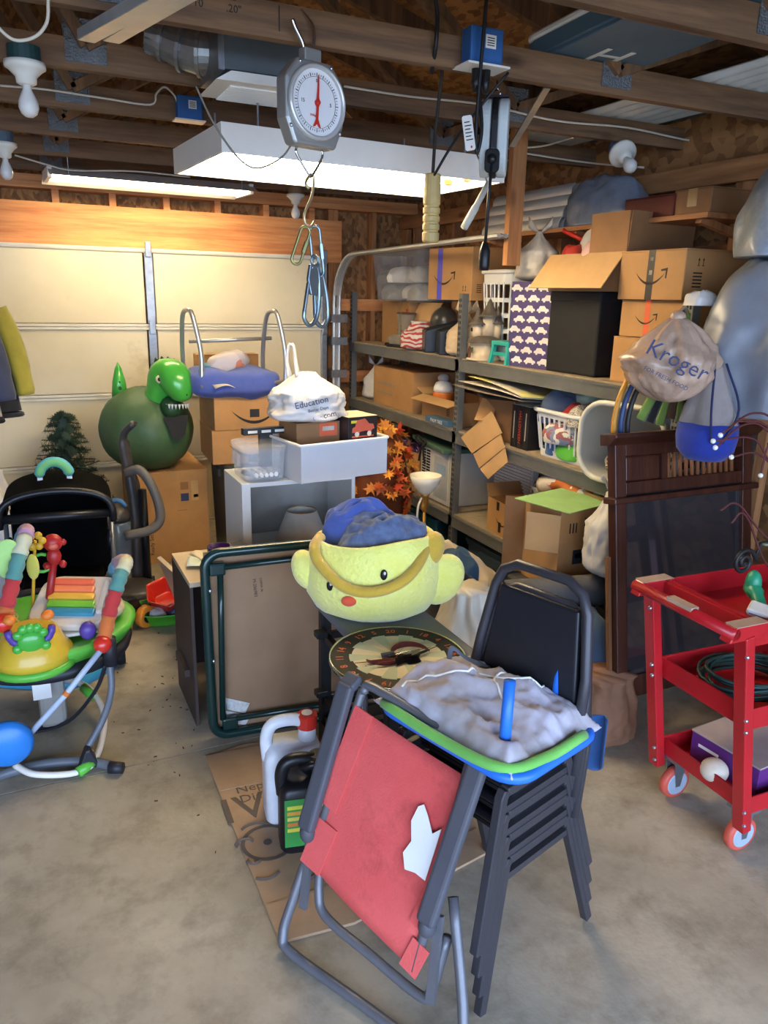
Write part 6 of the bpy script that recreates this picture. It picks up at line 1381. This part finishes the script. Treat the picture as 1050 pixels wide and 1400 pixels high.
for u0, w0, u1, w1 in ((.005, .33, .03, .735), (.405, .28, .445, .68)):
    p_, q_ = fc(u0, w0, .03), fc(u1, w1, .035)
    MB().beam(p_, q_, .05, .028, up=Nv).build('arm', ARM, t, bevel=.01, seg=3)
    e_ = (q_-p_).normalized(); MB().beam(q_-e_*.012, q_+e_*.022-Nv*.03, .05, .028, up=Nv).build('arm_end', ARM, t, bevel=.01, seg=3)
    MB().ell(p_-e_*.01-Nv*.012, (.022, .022, .03), 12, 8).build('pivot', ARM, t, smooth=True)
for u0, w0 in ((.42, .2), (.0, .22)): MB().beam(fc(u0, w0+.1, .0), fc(u0+.02, w0-.11, -.02), .022, .012, up=Nv).build('side_link', GTU, t)
q = [(.31, .40), (.325, .365), (.355, .37), (.385, .365), (.392, .45), (.395, .495), (.375, .475), (.352, .51), (.335, .53), (.322, .52), (.312, .48), (.325, .435)]
n = len(q); m = MB(); V = [fc(u-.012, w_, .020) for u, w_ in q]; m.add(V+[v-Nv*.002 for v in V], [tuple(range(n)), tuple(range(2*n-1, n-1, -1))]+[(i, i+n, (i+1) % n+n, (i+1) % n) for i in range(n)]); m.build('torn_paper', WHT, t)

# stack of four banquet chairs
VA = math.atan2(.112, .441)+R_(3)
CHF = M('chair_frame_dark', C(62, 60, 64), .4, metal=.25, var=.1); VIN = M('black_vinyl', C(30, 32, 38), .36, var=.08, bump=.05)
def banquet(label, loc, rz):
    t = thing('banquet_chair', label, 'chair', loc, rz, group='stacked banquet chairs')
    for y in (.0, .36):                                     # x: front -> back, y: near side -> far side
        for x0, x1 in ((0, .075), (.46, .325)):
            MB().beam((x0, y, .0), (x1, y*.92+.016, .385), .024, .024, up=(0, 1, 0)).build('leg', CHF, t, bevel=.003)
        MB().beam((.085, y*.92+.016, .396), (.315, y*.92+.016, .396), .024, .024).build('side_rail', CHF, t, bevel=.003)
        MB().beam((.068, y*.92+.016, .35), (.335, y*.92+.016, .35), .018, .018).build('stretcher', CHF, t)
        for x0, z0, x1, z1 in ((.075, .385, .085, .396), (.325, .385, .315, .396)): MB().beam((x0-.004, y*.92+.016, z0-.01), (x1+.0, y*.92+.016, z1+.004), .024, .024, up=(0, 1, 0)).build('corner_bend', CHF, t, bevel=.003)
    MB().b2((.125, .03, .408), (.37, .33, .418)).build('seat_board', BLKM, t); MB().b2((.12, .02, .418), (.375, .345, .444)).build('seat_pad', VIN, t, bevel=.015, seg=3)
    pts = [(.34, .0, .396), (.375, .01, .58), (.395, .035, .74), (.40, .055, .785), (.402, .10, .81), (.402, .26, .81), (.40, .305, .785), (.395, .325, .74), (.375, .35, .58), (.34, .36, .396)]
    MB().tube(pts, .014, 8).build('back_frame', CHF, t, smooth=True)
    m = MB(); m.add([(x, y, z) for x in (.382, .400) for y, z in ((.022, .46), (.338, .46), (.305, .745), (.055, .745))], [(0,1,2,3), (7,6,5,4), (0,4,5,1), (1,5,6,2), (2,6,7,3), (3,7,4,0)]); m.v = [Vector((p.x+(p.z-.6)*.1-.01, p.y, p.z)) for p in m.v]; m.build('back_pad', VIN, t, bevel=.008, seg=3)
    return t
for i, lab in enumerate(('lowest black vinyl banquet chair in the stack, feet on the floor', 'black vinyl banquet chair second from the floor in the stack', 'black vinyl banquet chair third from the floor in the stack', 'topmost black vinyl banquet chair in the stack, its padded back bare')):
    v = Vector((math.cos(VA), math.sin(VA), 0)); banquet(lab, Vector((.868, 1.214, .012))-v*(.010*i)+Vector((0, 0, .067*i)), VA)
def cs(x, y, z): 
    return Vector((.854+x*math.cos(VA)-y*math.sin(VA), 1.21+x*math.sin(VA)+y*math.cos(VA), z))
# blue child chair folded on the top seat
SZ = .012+.067*3+.445
t = thing('folded_kids_chair', 'small folded chair of bright blue tubes with green fabric on the stacked seats', 'folding chair', cs(.195, .185, SZ+.003), VA)
BL = M('blue_tube', C(40, 110, 206), .4, var=.06); GF = cloth('lime_fabric', C(110, 180, 80))
MB().tube([(x, y, .012) for x, y in rrect(.33, .45, .06, 5)], .014, 10, closed=True).build('lower_frame', BL, t, smooth=True)
MB().b2((-.15, -.2, .012), (.15, .2, .026)).build('green_sling', GF, t, bevel=.008)
for (x, y, dx, dy) in ((-.10, -.14, .015, .03), (.155, -.10, .03, .03)): MB().tube([(x, y, .02), (x+dx, y+dy*.3, .20)], .014, 10).build('leg', BL, t, smooth=True)
MB().tube(crv([(-.17, .2, .03), (-.18, .0, .03), (-.16, -.18, .03), (-.05, -.222, .03), (.1, -.225, .03)], 5), .013, 8).build('green_hem', GF, t, smooth=True)
t = thing('tent_cover', 'crumpled pale grey cover with white piping heaped on the stacked chairs', 'cover', cs(.205, .20, SZ+.028), VA)
GC = M('cover_grey', C(150, 138, 126), .9, col2=C(190, 186, 200), sc=4, bump=.25, bsc=25, sheen=.15)
def cov(u, v):
    x, y = (u-.5)*.34, (v-.5)*.47; r_ = max(abs(u-.5), abs(v-.5))*2
    h = .060*math.exp(-((u-.42)**2+(v-.66)**2)*14)+.025*math.exp(-((u-.72)**2+(v-.36)**2)*16)+.014*ridge((u*3, v*3, 0), 1.1, 4)+.009*ridge((u*5, v*5, 1), 1.3, 8)+.012*nz((u*6, v*6, 1), 1, 2)
    return Vector((x*(1+.06*nz((v*4, 0, 3), 1, 1)), y*(1+.06*nz((u*4, 2, 0), 1, 2)), max(.010, .016+h)*(1 if r_ < .8 else 1-.7*(r_-.8)/.2) - (.02*max(0, r_-.82)/.18 if r_ > .82 else 0)))
MB().grid(cov, 60, 60).build('cover_cloth', GC, t, smooth=True, solid=.003)
MB().tube([cov(.1+.8*k/24, .85-.5*(k/24)+.06*math.sin(k*.5))+Vector((0, 0, .003)) for k in range(25)], .003, 6).build('piping', WHT, t, smooth=True)
MB().tube([cov(.45+.5*k/24, .35+.18*math.sin(k*.13))+Vector((0, 0, .003)) for k in range(25)], .003, 6).build('piping', WHT, t, smooth=True)
MB().tube(crv([cov(.55, .8)+Vector((0, 0, .0)), cov(.65, .85)+Vector((0, 0, .05)), cov(.75, .8)+Vector((0, 0, .02)), cov(.9, .7)], 6), .008, 6, flat=.25).build('strap', M('strap_grey', C(96, 100, 112), .7), t, smooth=True)
o = MB().grid(lambda u, v: cs(.47+.02*math.sin(u*7), -.0+.09*u, .64-.14*v-.03*math.sin(u*5)*v), 16, 12).build('blue_cloth', cloth('blue_cloth2', C(30, 66, 112)), smooth=True, solid=.004); tag(o, 'blue cloth hooked over the back of the stacked chairs', 'cloth')
# tool cart
t = thing('tool_cart', 'red steel three-shelf tool cart on swivel casters', 'tool cart', (1.93, 1.535, 0), R_(-2))
RC = M('cart_red', C(176, 26, 34), .35, var=.08, coat=.25); CL, CW_ = .72, .37
ZS = ((.165, .06), (.475, .07), (.755, .075))
def leanx(z): return -.02-.12*(z-.12)/.66
for i, (z, hgt) in enumerate(ZS):
    x0 = leanx(z)+.02; x1 = CL-.02; m = MB()
    m.b2((x0, -CW_/2, z), (x1, CW_/2, z+.006)); m.b2((x0, -CW_/2, z), (x0+.006, CW_/2, z+hgt)); m.b2((x1-.006, -CW_/2, z), (x1, CW_/2, z+hgt)); m.b2((x0, -CW_/2, z), (x1, -CW_/2+.006, z+hgt)); m.b2((x0, CW_/2-.006, z), (x1, CW_/2, z+hgt))
    m.build('tray', RC, t, bevel=.002)
for y in (-1, 1):
    p_ = MB(); p_.beam((leanx(.12), y*(CW_/2+.002), .12), (leanx(.80), y*(CW_/2+.002), .80), .035, .045, up=(0, 1, 0)); p_ = p_.build('post', RC, t, bevel=.004)
    for z in (.15, .20, .49, .53, .74): MB().ell((leanx(z)-.012, y*CW_/2-.022*1, z) if y < 0 else (leanx(z)-.022, y*CW_/2-.012, z), (.007, .007, .007), 8, 6).build('bolt', SCREW, p_)
    MB().beam((CL, y*(CW_/2+.002), .12), (CL+.03, y*(CW_/2+.002), .80), .035, .045, up=(0, 1, 0)).build('post', RC, t, bevel=.004)
hx = leanx(.83)-.02
MB().cyl((hx-.03, -CW_/2-.02, .815), (hx-.03, CW_/2+.02, .815), .018, 12).build('handle_bar', RC, t, smooth=True)
for y in (-1, 1): MB().prism([(hx-.05, .79), (hx+.08, .79), (hx+.10, .835), (hx-.03, .836)], .04, TR(0, y*(CW_/2)-.02, 0)).build('handle_bracket', RC, t, bevel=.004); MB().b2((hx-.03, y*CW_/2-.022, .8362), (hx+.09, y*CW_/2+.022, .838)).build('grip_pad', M('pad_tan', C(176, 150, 130), .7), t)
MB().b2((hx+.06, -CW_/2, .80), (hx+.075, CW_/2, .835)).build('rear_lip', RC, t); MB().b2((hx-.045, -.05, .822), (hx-.015, .05, .836)).build('worn_sticker', M('pad_tan', C(176, 150, 130)), t)
for x, y in ((.03, -CW_/2+.04), (.03, CW_/2-.04), (CL-.06, -CW_/2+.04), (CL-.06, CW_/2-.04)):
    w_ = MB().lathe([(.035, -.016), (.052, -.016), (.06, -.01), (.06, .01), (.052, .016), (.035, .016)], 26, c=(x, y, .061), M=RX).build('caster_wheel', M('caster_orange', C(196, 84, 66), .5), t, smooth=True)
    MB().lathe([(0, -.019), (.040, -.018), (.046, -.015), (.046, .015), (.040, .018), (0, .019)], 20, c=(x, y, .061), M=RX).build('caster_hub', M('caster_grey', C(150, 164, 178), .4), w_)
    for s_ in (-1, 1): MB().prism([(x-.028, .15), (x+.028, .15), (x+.01, .05), (x-.01, .05)], .003, TR(0, y+s_*.02, 0)).build('caster_fork', GALV, t)
    MB().b2((x-.035, y-.035, .15), (x+.035, y+.035, .166)).build('caster_plate', GALV, t)
CT = Vector((1.93, 1.535, 0))
t = thing('extension_cord', 'coiled dark green extension cord on the middle cart tray', 'extension cord', CT+Vector((.13, -.0, .482)), R_(0))
m = MB(); random.seed(5)
pts = []
for i in range(9*20):
    a = 2*PI*i/20; k = i//20; r_ = .12+.012*math.sin(k*2.3); pts.append((r_*1.25*math.cos(a)+.01*math.sin(k*3), r_*.95*math.sin(a)+.008*math.cos(k*5), .01+.007*k+.012*math.sin(a+k)**2))
m.tube(pts, .006, 6); m.build('cord_coil', M('cord_green', C(30, 52, 46), .5), t, smooth=True); MB().b2((.1, -.13, .05), (.13, -.115, .085)).build('tag', WHT, t)
tag(MB().lathe([(0, 0), (.045, 0), (.048, .01), (.048, .1), (.04, .12), (.036, .12), (.036, .11), (.044, .1), (.044, .012), (0, .01)], 22).build('clear_jar', FILM, smooth=True), 'clear plastic jar on the middle cart tray behind the cord', 'jar').location = CT+Vector((.40, .05, .482))
t = thing('shoe_box', 'purple carton with a grey lid on the bottom cart tray', 'box', CT+Vector((.22, .0, .172)), R_(4)); MB().b2((-.15, -.13, 0), (.15, .13, .10)).build('box_body', M('box_purple', C(92, 40, 110), .5), t, bevel=.002); MB().b2((-.152, -.132, .1), (.152, .132, .106)).build('lid_top', M('box_lid', C(166, 150, 142), .6), t)
MB().b2((-.1506, .02, .055), (-.15, .10, .066)).build('brand_mark', WHT, t)
tag(MB().ell((0, 0, .04), (.045, .045, .04), 20, 14).build('white_ball', M('ball_cream', C(214, 200, 180), .5, var=.06), smooth=True), 'cream ball in front of the purple carton on the cart', 'ball').location = CT+Vector((.022, -.02, .172))
t = thing('garden_trowel', 'garden trowel with a green plastic handle on the top cart tray', 'trowel', CT+Vector((.08, -.05, .765)), R_(60))
MB().tube(crv([(0, 0, .02), (.05, 0, .05), (.10, 0, .06)], 5), [.02]*6+[.026]*5, 10).build('handle', M('trowel_green', C(40, 140, 100), .35), t, smooth=True); MB().prism([(-.16, .0), (-.1, .035), (.0, .03), (.0, -.03), (-.1, -.03)], .003, TR(0, 0, .03, rx=80)).build('blade', CHROME, t); MB().ell((.09, 0, .075), (.03, .025, .045), 14, 10).build('guard', M('trowel_green', C(40, 140, 100)), t, smooth=True)
t = thing('white_case', 'slim white case leaning on the cart edge', 'case', CT+Vector((.03, -.15, .80)), rot=(R_(8), R_(8), R_(-60))); MB().b2((-.09, -.035, 0), (.09, .035, .022)).build('case', WHT, t, bevel=.008); MB().b2((-.08, -.036, .009), (.08, -.034, .012)).build('seam', GP, t); MB().b2((-.02, -.02, -.045), (.02, .02, 0)).build('stand', WHT, t)
t = thing('iron_scroll', 'curled wrought iron scroll standing on the cart', 'ornament', CT+Vector((.12, .02, .762)), R_(-2))
sp = [(-.06+.035*(1-i/40)*math.cos(i*.33)*1.3, 0, .16+.045*(1-i/40)*math.sin(i*.33)) for i in range(38)][::-1]
MB().tube(sp+[(.0, 0, .215), (.1, 0, .215), (.24, 0, .19), (.27, 0, .1), (.28, 0, .002)], .007, 8).build('scroll', M('iron_dark', C(40, 40, 40), .5, metal=.4), t, smooth=True); MB().b2((.2, -.06, 0), (.36, .06, .006)).build('foot_plate', M('iron_dark', C(40, 40, 40)), t)
MB().beam((.0, .0, .215), (.24, 0, .19), .03, .006).build('leaf_strip', M('patina', C(120, 130, 104), .6), t)
t = thing('berry_branch', 'dark red twig spray with white berries rising from the cart', 'branch', CT+Vector((.44, -.02, .762)), R_(0)); TWG = M('twig_red', C(84, 36, 36), .7); o = Vector(t.location)
MB().lathe([(0, 0), (.04, 0), (.05, .12), (.035, .16), (.03, .15), (.04, .1), (0, .01)], 18).build('vase', M('vase_purple', C(110, 80, 130), .4, var=.3, sc=30), t, smooth=True)
for i, (a_, b_, c_) in enumerate((((1060, 600), (1020, 580), (978, 612)), ((1070, 590), (1030, 565), (985, 595)), ((1060, 640), (1030, 600), (975, 603)), ((1070, 650), (1035, 620), (1000, 625)), ((1060, 620), (1050, 610), (1040, 650)), ((1075, 610), (1040, 578), (1010, 576)), ((1060, 740), (1010, 690), (985, 698)), ((1060, 780), (1020, 705), (1000, 715)))):
    P_ = [Vector((0, 0, .10)), Vector((.0, .02, .25))]+[pix(*q_, Y=1.55)-o for q_ in (a_, b_, c_)]
    q = crv(P_, 7); b_ = MB().tube(q, [.005]*14+[.0032]*(len(q)-14), 6).build('twig', TWG, t, smooth=True)
    if i < 5: MB().ell(q[-1], (.0075, .0075, .0075), 10, 8).build('berry', WHT, b_, smooth=True)

# leaning hutch frame with dark glass
t = thing('hutch_frame', 'dark mahogany hutch panel with spindle frieze and dark glass, leaning behind the cart', 'hutch', (2.02, 2.02, 0), rot=(R_(-9.5), 0, 0))
MA = wood('mahogany', C(52, 26, 18), C(76, 40, 26), 2, rough=.35, knots=False); WD = .74
MB().b2((0, 0, .17), (.055, .045, 1.20)).build('stile', MA, t, bevel=.004); MB().b2((WD-.055, 0, .17), (WD, .045, 1.20)).build('stile', MA, t, bevel=.004)
MB().b2((.055, .005, .17), (WD-.055, .04, .26)).build('bottom_rail', MA, t, bevel=.004); MB().b2((.055, .005, .99), (WD-.055, .04, 1.04)).build('middle_rail', MA, t, bevel=.004); MB().b2((.055, .005, 1.14), (WD-.055, .04, 1.2)).build('top_rail', MA, t, bevel=.004)
MB().prism([(0, 0), (.05, 0), (.09, .03), (.09, .045), (0, .045)], WD+.06, Matrix.Translation((-.03, .05, 1.185)) @ Matrix.Rotation(R_(-90), 4, 'Z') @ Matrix.Scale(-1, 4, (0, 1, 0)) @ Matrix.Scale(-1, 4, (0, 1, 0))).build('cornice', MA, t, bevel=.003)
MB().b2((-.02, -.02, .96), (WD+.02, .05, .985)).build('moulding', MA, t, bevel=.005)
MB().b2((.06, .012, 1.04), (.24, .03, 1.14)).build('raised_panel', MA, t, bevel=.008); MB().b2((.24, .005, 1.04), (.27, .04, 1.14)).build('divider', MA, t)
for i in range(12): MB().cyl((.29+.032*i, .022, 1.04), (.29+.032*i, .022, 1.14), .008, 8).build('spindle', wood('spindle_wood', C(110, 62, 30), C(140, 84, 44), 2, knots=False), t, smooth=True)
MB().b2((.055, .018, .26), (WD-.055, .024, .99)).build('glass', M('dark_glass', C(84, 82, 84), .05, metal=.7, var=.03), t)
for x in (.0, WD-.03): MB().b2((x, .012, 0), (x+.032, .044, .17)).build('leg', wood('leg_wood', C(104, 66, 34), C(130, 86, 48), 2, knots=False), t, bevel=.003); MB().b2((x-.004, .006, .16), (x+.06, .05, .18)).build('leg_collar', MA, t, bevel=.004)
MB().b2((-.016, .03, .17), (.0, .046, .75)).build('side_batten', wood('leg_wood', C(104, 66, 34), C(130, 86, 48)), t)

# bags, straps and hoops hung on the end post of the shelving
HP = Vector((2.37, 2.28, 1.62))
t = thing('produce_bag', 'tied clear grocery bag printed with a dark blue store name, hanging on the shelf post', 'bag', (2.10, 2.06, 1.35), R_(-40))
bagmesh(.14, .30, 121, neck=.12, sx=1.1, amp=.26, hang=True).build('sack', M('grocery_film', C(190, 160, 136), .25, var=.25, sc=9, alpha=.93, bump=.5, bsc=20), t, smooth=True)
MB().ell((0, 0, .30), (.028, .028, .022), 12, 8).build('knot', M('grocery_film', C(190, 164, 138)), t, smooth=True); MB().tube(crv([(0, 0, .31), (.03, .12, .33), (.07, .33, .30)], 5), .006, 6).build('tie', M('grocery_film', C(190, 164, 138)), t, smooth=True)
text('store_name', 'Kroger', .075, NAVY, t, TR(.0, -.165, .16, rx=4, ry=24)); text('store_line', 'FOR FRESH FOOD', .02, NAVY, t, TR(-.03, -.165, .10, ry=24))
t = thing('drawstring_bag', 'blue and grey drawstring bag hanging in front of the hutch panel', 'bag', (2.24, 1.99, 1.145), R_(-20))
BBL = cloth('bag_blue', C(34, 54, 146)); BGR = cloth('bag_taupe', C(150, 140, 134))
m = MB(); prof = [(.02, 0), (.07, .005), (.10, .04), (.108, .09), (.10, .14)]; m.lathe(prof, 36, f=lambda a, i, z: 1+.04*nz((math.cos(a)*2, math.sin(a)*2, z*9), 1, 2)); m.build('lower_half', BBL, t, smooth=True)
m = MB(); m.lathe([(.10, .14), (.085, .2), (.06, .26), (.035, .32), (.02, .36)], 36, f=lambda a, i, z: 1+.10*math.sin(a*6+z*12)); m.build('upper_half', BGR, t, smooth=True)
for s_ in (-1, 1): MB().tube(crv([(s_*.02, -.03, .35), (s_*.05, -.1, .2), (-.02+s_*.02, -.112, .08)], 6), .004, 6).build('drawstring', M('string_navy', C(40, 46, 84), .8), t, smooth=True)
MB().tube(crv([(0, 0, .35), (.03, .08, .42), (.07, .2, .45)], 5), .006, 6).build('hanging_loop', M('string_navy', C(40, 46, 84)), t, smooth=True)
SG, SD = cloth('strap_lime', C(116, 142, 62)), cloth('strap_black', C(32, 32, 32))
for i in range(9):
    x = -.16+.05*i; mt = (SG, SD, SG, cloth('strap_brown', C(90, 66, 44)))[i % 4]
    q = crv([HP+Vector((-.01, -.012, 0)), HP+Vector((-.045, -.03, .02+.012*(i % 3))), HP+Vector((-.05+x*.3, -.04, -.14)), HP+Vector((-.08+x*.9, -.05-.006*i, -.36-.012*(i % 3)))], 6)
    tag(MB().tube(q, .019, 6, flat=.2).build('webbing_strap', mt, smooth=True), ('lime green webbing strap hanging on the shelf post', 'black webbing strap hanging on the shelf post', 'lime green webbing strap hanging on the shelf post', 'brown webbing strap hanging on the shelf post')[i % 4], 'strap', 'webbing straps on the shelf post')
YH = M('hoop_yellow', C(196, 136, 40), .45)
for i, (mt, r_, lab) in enumerate(((YH, .34, 'large yellow plastic hoop hung behind the grocery bag'), (M('hoop_blue', C(50, 70, 110), .45), .315, 'dark blue plastic hoop hung inside the yellow hoop'), (M('hoop_black', C(40, 38, 38), .5), .29, 'black plastic hoop hung behind the drawstring bag'))):
    tag(MB().tube(arc((2.36, 2.272-.021*i*.6, 1.25), r_*.9, 0, 360, 48)[:-1], .010, 8, closed=True).build('plastic_hoop', mt, smooth=True), lab, 'hoop')

# big grey sacks at the end of the shelving
SK = M('sack_grey', C(112, 116, 124), .32, col2=C(140, 144, 152), sc=3, bump=.3, bsc=8)
t = thing('sack_stand', 'plain plywood platform carrying the big grey sacks', 'platform', (2.70, 1.95, 0)); MB().b2((-.36, -.36, 1.29), (.14, .27, 1.31)).build('platform_top', W_STY, t)
for y in (-.33, .25): MB().b2((.10, y-.02, 0), (.14, y+.02, 1.29)).build('platform_leg', W_ST, t)
heap('huge grey plastic sack with a white tied corner beside the cartons', .62, .58, .60, (2.56, 1.99, 1.312), SK, 131, name='plastic_sack', cat='bag', n=60, amp=.12, fr=6, pw=1.0)
heap('crumpled white plastic end of the huge grey sack', .13, .11, .05, pix(957, 418, X=2.33), M('bag_white', C(206, 202, 196)), 133, name='sack_tie', cat='bag end', n=24, amp=.6)
heap('pale quilted plastic sack on top of the huge grey sack', .42, .38, .32, (2.56, 2.03, 1.86), M('sack_pale', C(130, 138, 146), .3, col2=C(160, 166, 172), sc=14, bump=.5, bsc=22), 137, name='plastic_sack', cat='bag', n=44, amp=.14, fr=7, pw=1.0)

# pile between the bench and the shelving
SUP = M('tote_dark', C(58, 60, 64), .5)
tote('dark grey tote carrying the tipped open carton', .30, .36, .36, (2.235, 2.78, 0), SUP, lid=SUP)
t = open_carton('large opened carton on its side with a pale green sheet on top', .27, .27, .40, (2.285, 2.79, .389), rz=0, mat=CARD, flaps=(('+x', 90, .02),), marks=[('bars', '-y', .03, .31, .07), ('rect', '-y', .04, .16, (.18, .07), M('dark_print', C(34, 38, 50), .6)), ('rect', '-y', -.02, .165, (.03, .022), WL), ('rect', '-y', .06, .165, (.03, .022), WL), ('text', '-y', -.06, .3, .07, INK, 'III')])
MB().beam((-.135, .135, .2), (-.21, .20, .2), .004, .38, up=(0, 0, 1)).build('flap', CARDD, t); MB().beam((-.135, -.135, .28), (-.24, -.02, .28), .004, .18, up=(0, 0, 1)).build('flap', CARDL, t)
t = tag(MB().b2((-.20, -.17, 0), (.16, .15, .004)).build('green_sheet', M('sheet_green', C(150, 190, 122), .6)), 'pale green card sheet lying on the large opened carton', 'card sheet'); t.location = (2.285, 2.79, .79); t.rotation_euler = (0, 0, R_(14))
heap('dark blue duffel bag on the floor by the hutch panel', .42, .46, .40, (2.06, 2.36, 0), cloth('duffel_blue', C(56, 76, 100)), 141, name='duffel_bag', cat='bag', n=30, amp=.2)
t = thing('foam_roll', 'rolled dark grey mat lying across the pile behind the chair stack', 'roll', (0, 0, 0)); a, b = Vector((1.84, 2.60, .44)), Vector((2.36, 2.36, .49)); MB().tube([a, b], .07, 20).build('mat_roll', M('mat_grey', C(84, 84, 88), .8, var=.12), t, smooth=True)
d_ = (b-a).normalized(); u_ = d_.cross(Vector((0, 0, 1))).normalized(); v_ = u_.cross(d_); MB().tube([a-d_*.001+u_*(.066*(1-i/40)*math.cos(i*.6))+v_*(.066*(1-i/40)*math.sin(i*.6)) for i in range(38)], .003, 4).build('spiral_end', BLKM, t)
bag('white plastic bag bulging beside the hutch panel', .11, .36, (2.22, 2.40, .56), M('bag_white', C(206, 202, 196)), 151, ears=2, neck=.3, amp=.16)
bag('brown paper bag on the floor behind the hutch leg', .15, .28, (1.98, 2.12, 0), M('kraft_paper', C(130, 92, 66), .8, var=.15, bump=.3, bsc=20), 153, ears=0, neck=.8, name='paper_bag')
bag('limp white shopping bag with a red mark leaning on the bench', .185, .60, (1.52, 2.40, 0), M('bag_ivory', C(196, 186, 166), .4, var=.08, bump=.3, bsc=12), 157, ears=0, neck=.4, name='shopping_bag', amp=.2)
heap('big cream canvas sack slumped under the shelving', .50, .56, .46, (1.82, 3.02, 0), cloth('canvas', C(170, 154, 130)), 161, name='canvas_sack', cat='sack', n=44, amp=.3)
heap('black padded coat bundled beside the chick basket', .30, .34, .46, (1.66, 2.72, 0), cloth('coat_black', C(28, 27, 30)), 163, name='black_coat', cat='clothes', n=36, amp=.4, fr=8)
heap('dark teal knit bundle on the heap behind the chick basket', .2, .2, .14, (1.74, 2.86, .42), cloth('knit_teal', C(34, 60, 78)), 165, name='knit_bundle', cat='clothes', n=26, amp=.5)
for i, (x, y, w_, d_, h_, c_, lab) in enumerate(((1.56, 3.52, .3, .34, .42, C(96, 88, 78), 'grey-brown blanket heap behind the chick basket'), (1.84, 3.66, .44, .44, .44, C(52, 78, 120), 'blue jacket heap under the torchiere lamp'), (1.55, 3.86, .5, .46, .44, C(70, 72, 80), 'dark grey bag heap below the autumn leaves'), (2.16, 4.86, .40, .5, .34, C(90, 82, 66), 'olive cloth heap along the shelf foot'))):
    heap(lab, w_, d_, h_, (x, y, 0), cloth('heap%d' % i, c_, var=.25, sc=10), 171+i*3, name='cloth_heap', cat='clothes', n=36, amp=.35)
heap('pale pink printed cloth lying on the blue jacket heap', .24, .2, .09, (1.78, 3.60, .42), patch('pink_print', [C(210, 196, 190), C(200, 160, 150), C(214, 206, 200), C(190, 180, 186)], 16), 185, name='printed_cloth', cat='clothes', n=26)
# torchiere lamp
t = thing('torchiere_lamp', 'brass lamp with a white glass bowl shade standing in the clothes pile', 'lamp', (1.94, 3.56, 0)); BR = M('brass', C(180, 140, 70))
MB().lathe([(0, 0), (.12, 0), (.12, .02), (.03, .04), (0, .04)], 24).build('base', BR, t, smooth=True); MB().cyl((0, 0, .03), (0, 0, .58), .009, 10).build('stem', BR, t, smooth=True)
MB().lathe([(.012, .56), (.022, .58), (.022, .65), (.03, .66), (0, .66)], 18).build('socket', BR, t, smooth=True)
MB().lathe([(.02, .655), (.045, .68), (.075, .72), (.088, .765), (.084, .766), (.07, .722), (.04, .686), (.0, .668)], 30).build('glass_bowl', M('milk_glass', C(222, 214, 192), .25, var=.03), t, smooth=True)
MB().tube(crv([(-.02, 0, .64), (-.05, -.02, .60), (-.055, -.02, .52)], 5), .006, 6).build('cord', CABLE, t, smooth=True)
# autumn leaf garland
t = thing('leaf_garland', 'heap of orange and yellow artificial maple leaves behind the drawer bin', 'garland', (2.02, 4.34, 0)); random.seed(21)
LP = [(0, -.5), (.08, -.1), (.42, -.2), (.3, .05), (.5, .25), (.2, .22), (.12, .5), (0, .3), (-.12, .5), (-.2, .22), (-.5, .25), (-.3, .05), (-.42, -.2), (-.08, -.1)]
lms = []
for i, c_ in enumerate((C(206, 92, 30), C(222, 150, 46), C(186, 62, 28), C(196, 120, 44), C(150, 70, 30))):
    me = bpy.data.meshes.new('leaf'); n = len(LP); me.from_pydata([(x, z*.9, .12*(abs(x)-.2)) for x, z in LP]+[(0, 0, 0)], [], [(j, (j+1) % n, n) for j in range(n)]); me.materials.append(M('leaf%d' % i, c_, .6, var=.2)); lms.append(me)
MB().ell((0, 0, .46), (.2, .18, .46), 16, 12).build('core', M('leaf_core', C(110, 56, 26), .8), t, smooth=True)
for i in range(300):
    z = random.uniform(.08, .93); a = random.uniform(-PI, PI); r_ = .21*math.sqrt(max(.1, 1-((z-.46)/.48)**2))+random.uniform(.0, .05)
    o = obj('leaf', lms[random.randrange(5)], t); o.location = (r_*math.cos(a), r_*math.sin(a), z); o.rotation_euler = (random.uniform(.5, 2), random.uniform(-.6, .6), a+PI/2+random.uniform(-.6, .6)); s_ = random.uniform(.07, .11); o.scale = (s_, s_, s_)
# crumbs and leaf bits on the floor
m = MB(); random.seed(31)
for i in range(45):
    x, y = random.gauss(.42, .12), random.gauss(2.95, .38); a = random.uniform(0, 6.28); s_ = random.uniform(.0015, .006)
    m.box((x, y, .0015), (s_*2, s_*.7, .003), rz=a)
o = m.build('floor_debris', M('debris', C(70, 52, 38), .9)); o['kind'] = 'stuff'; o['label'] = 'dry leaf crumbs and grit scattered on the concrete floor'; o['category'] = 'debris'
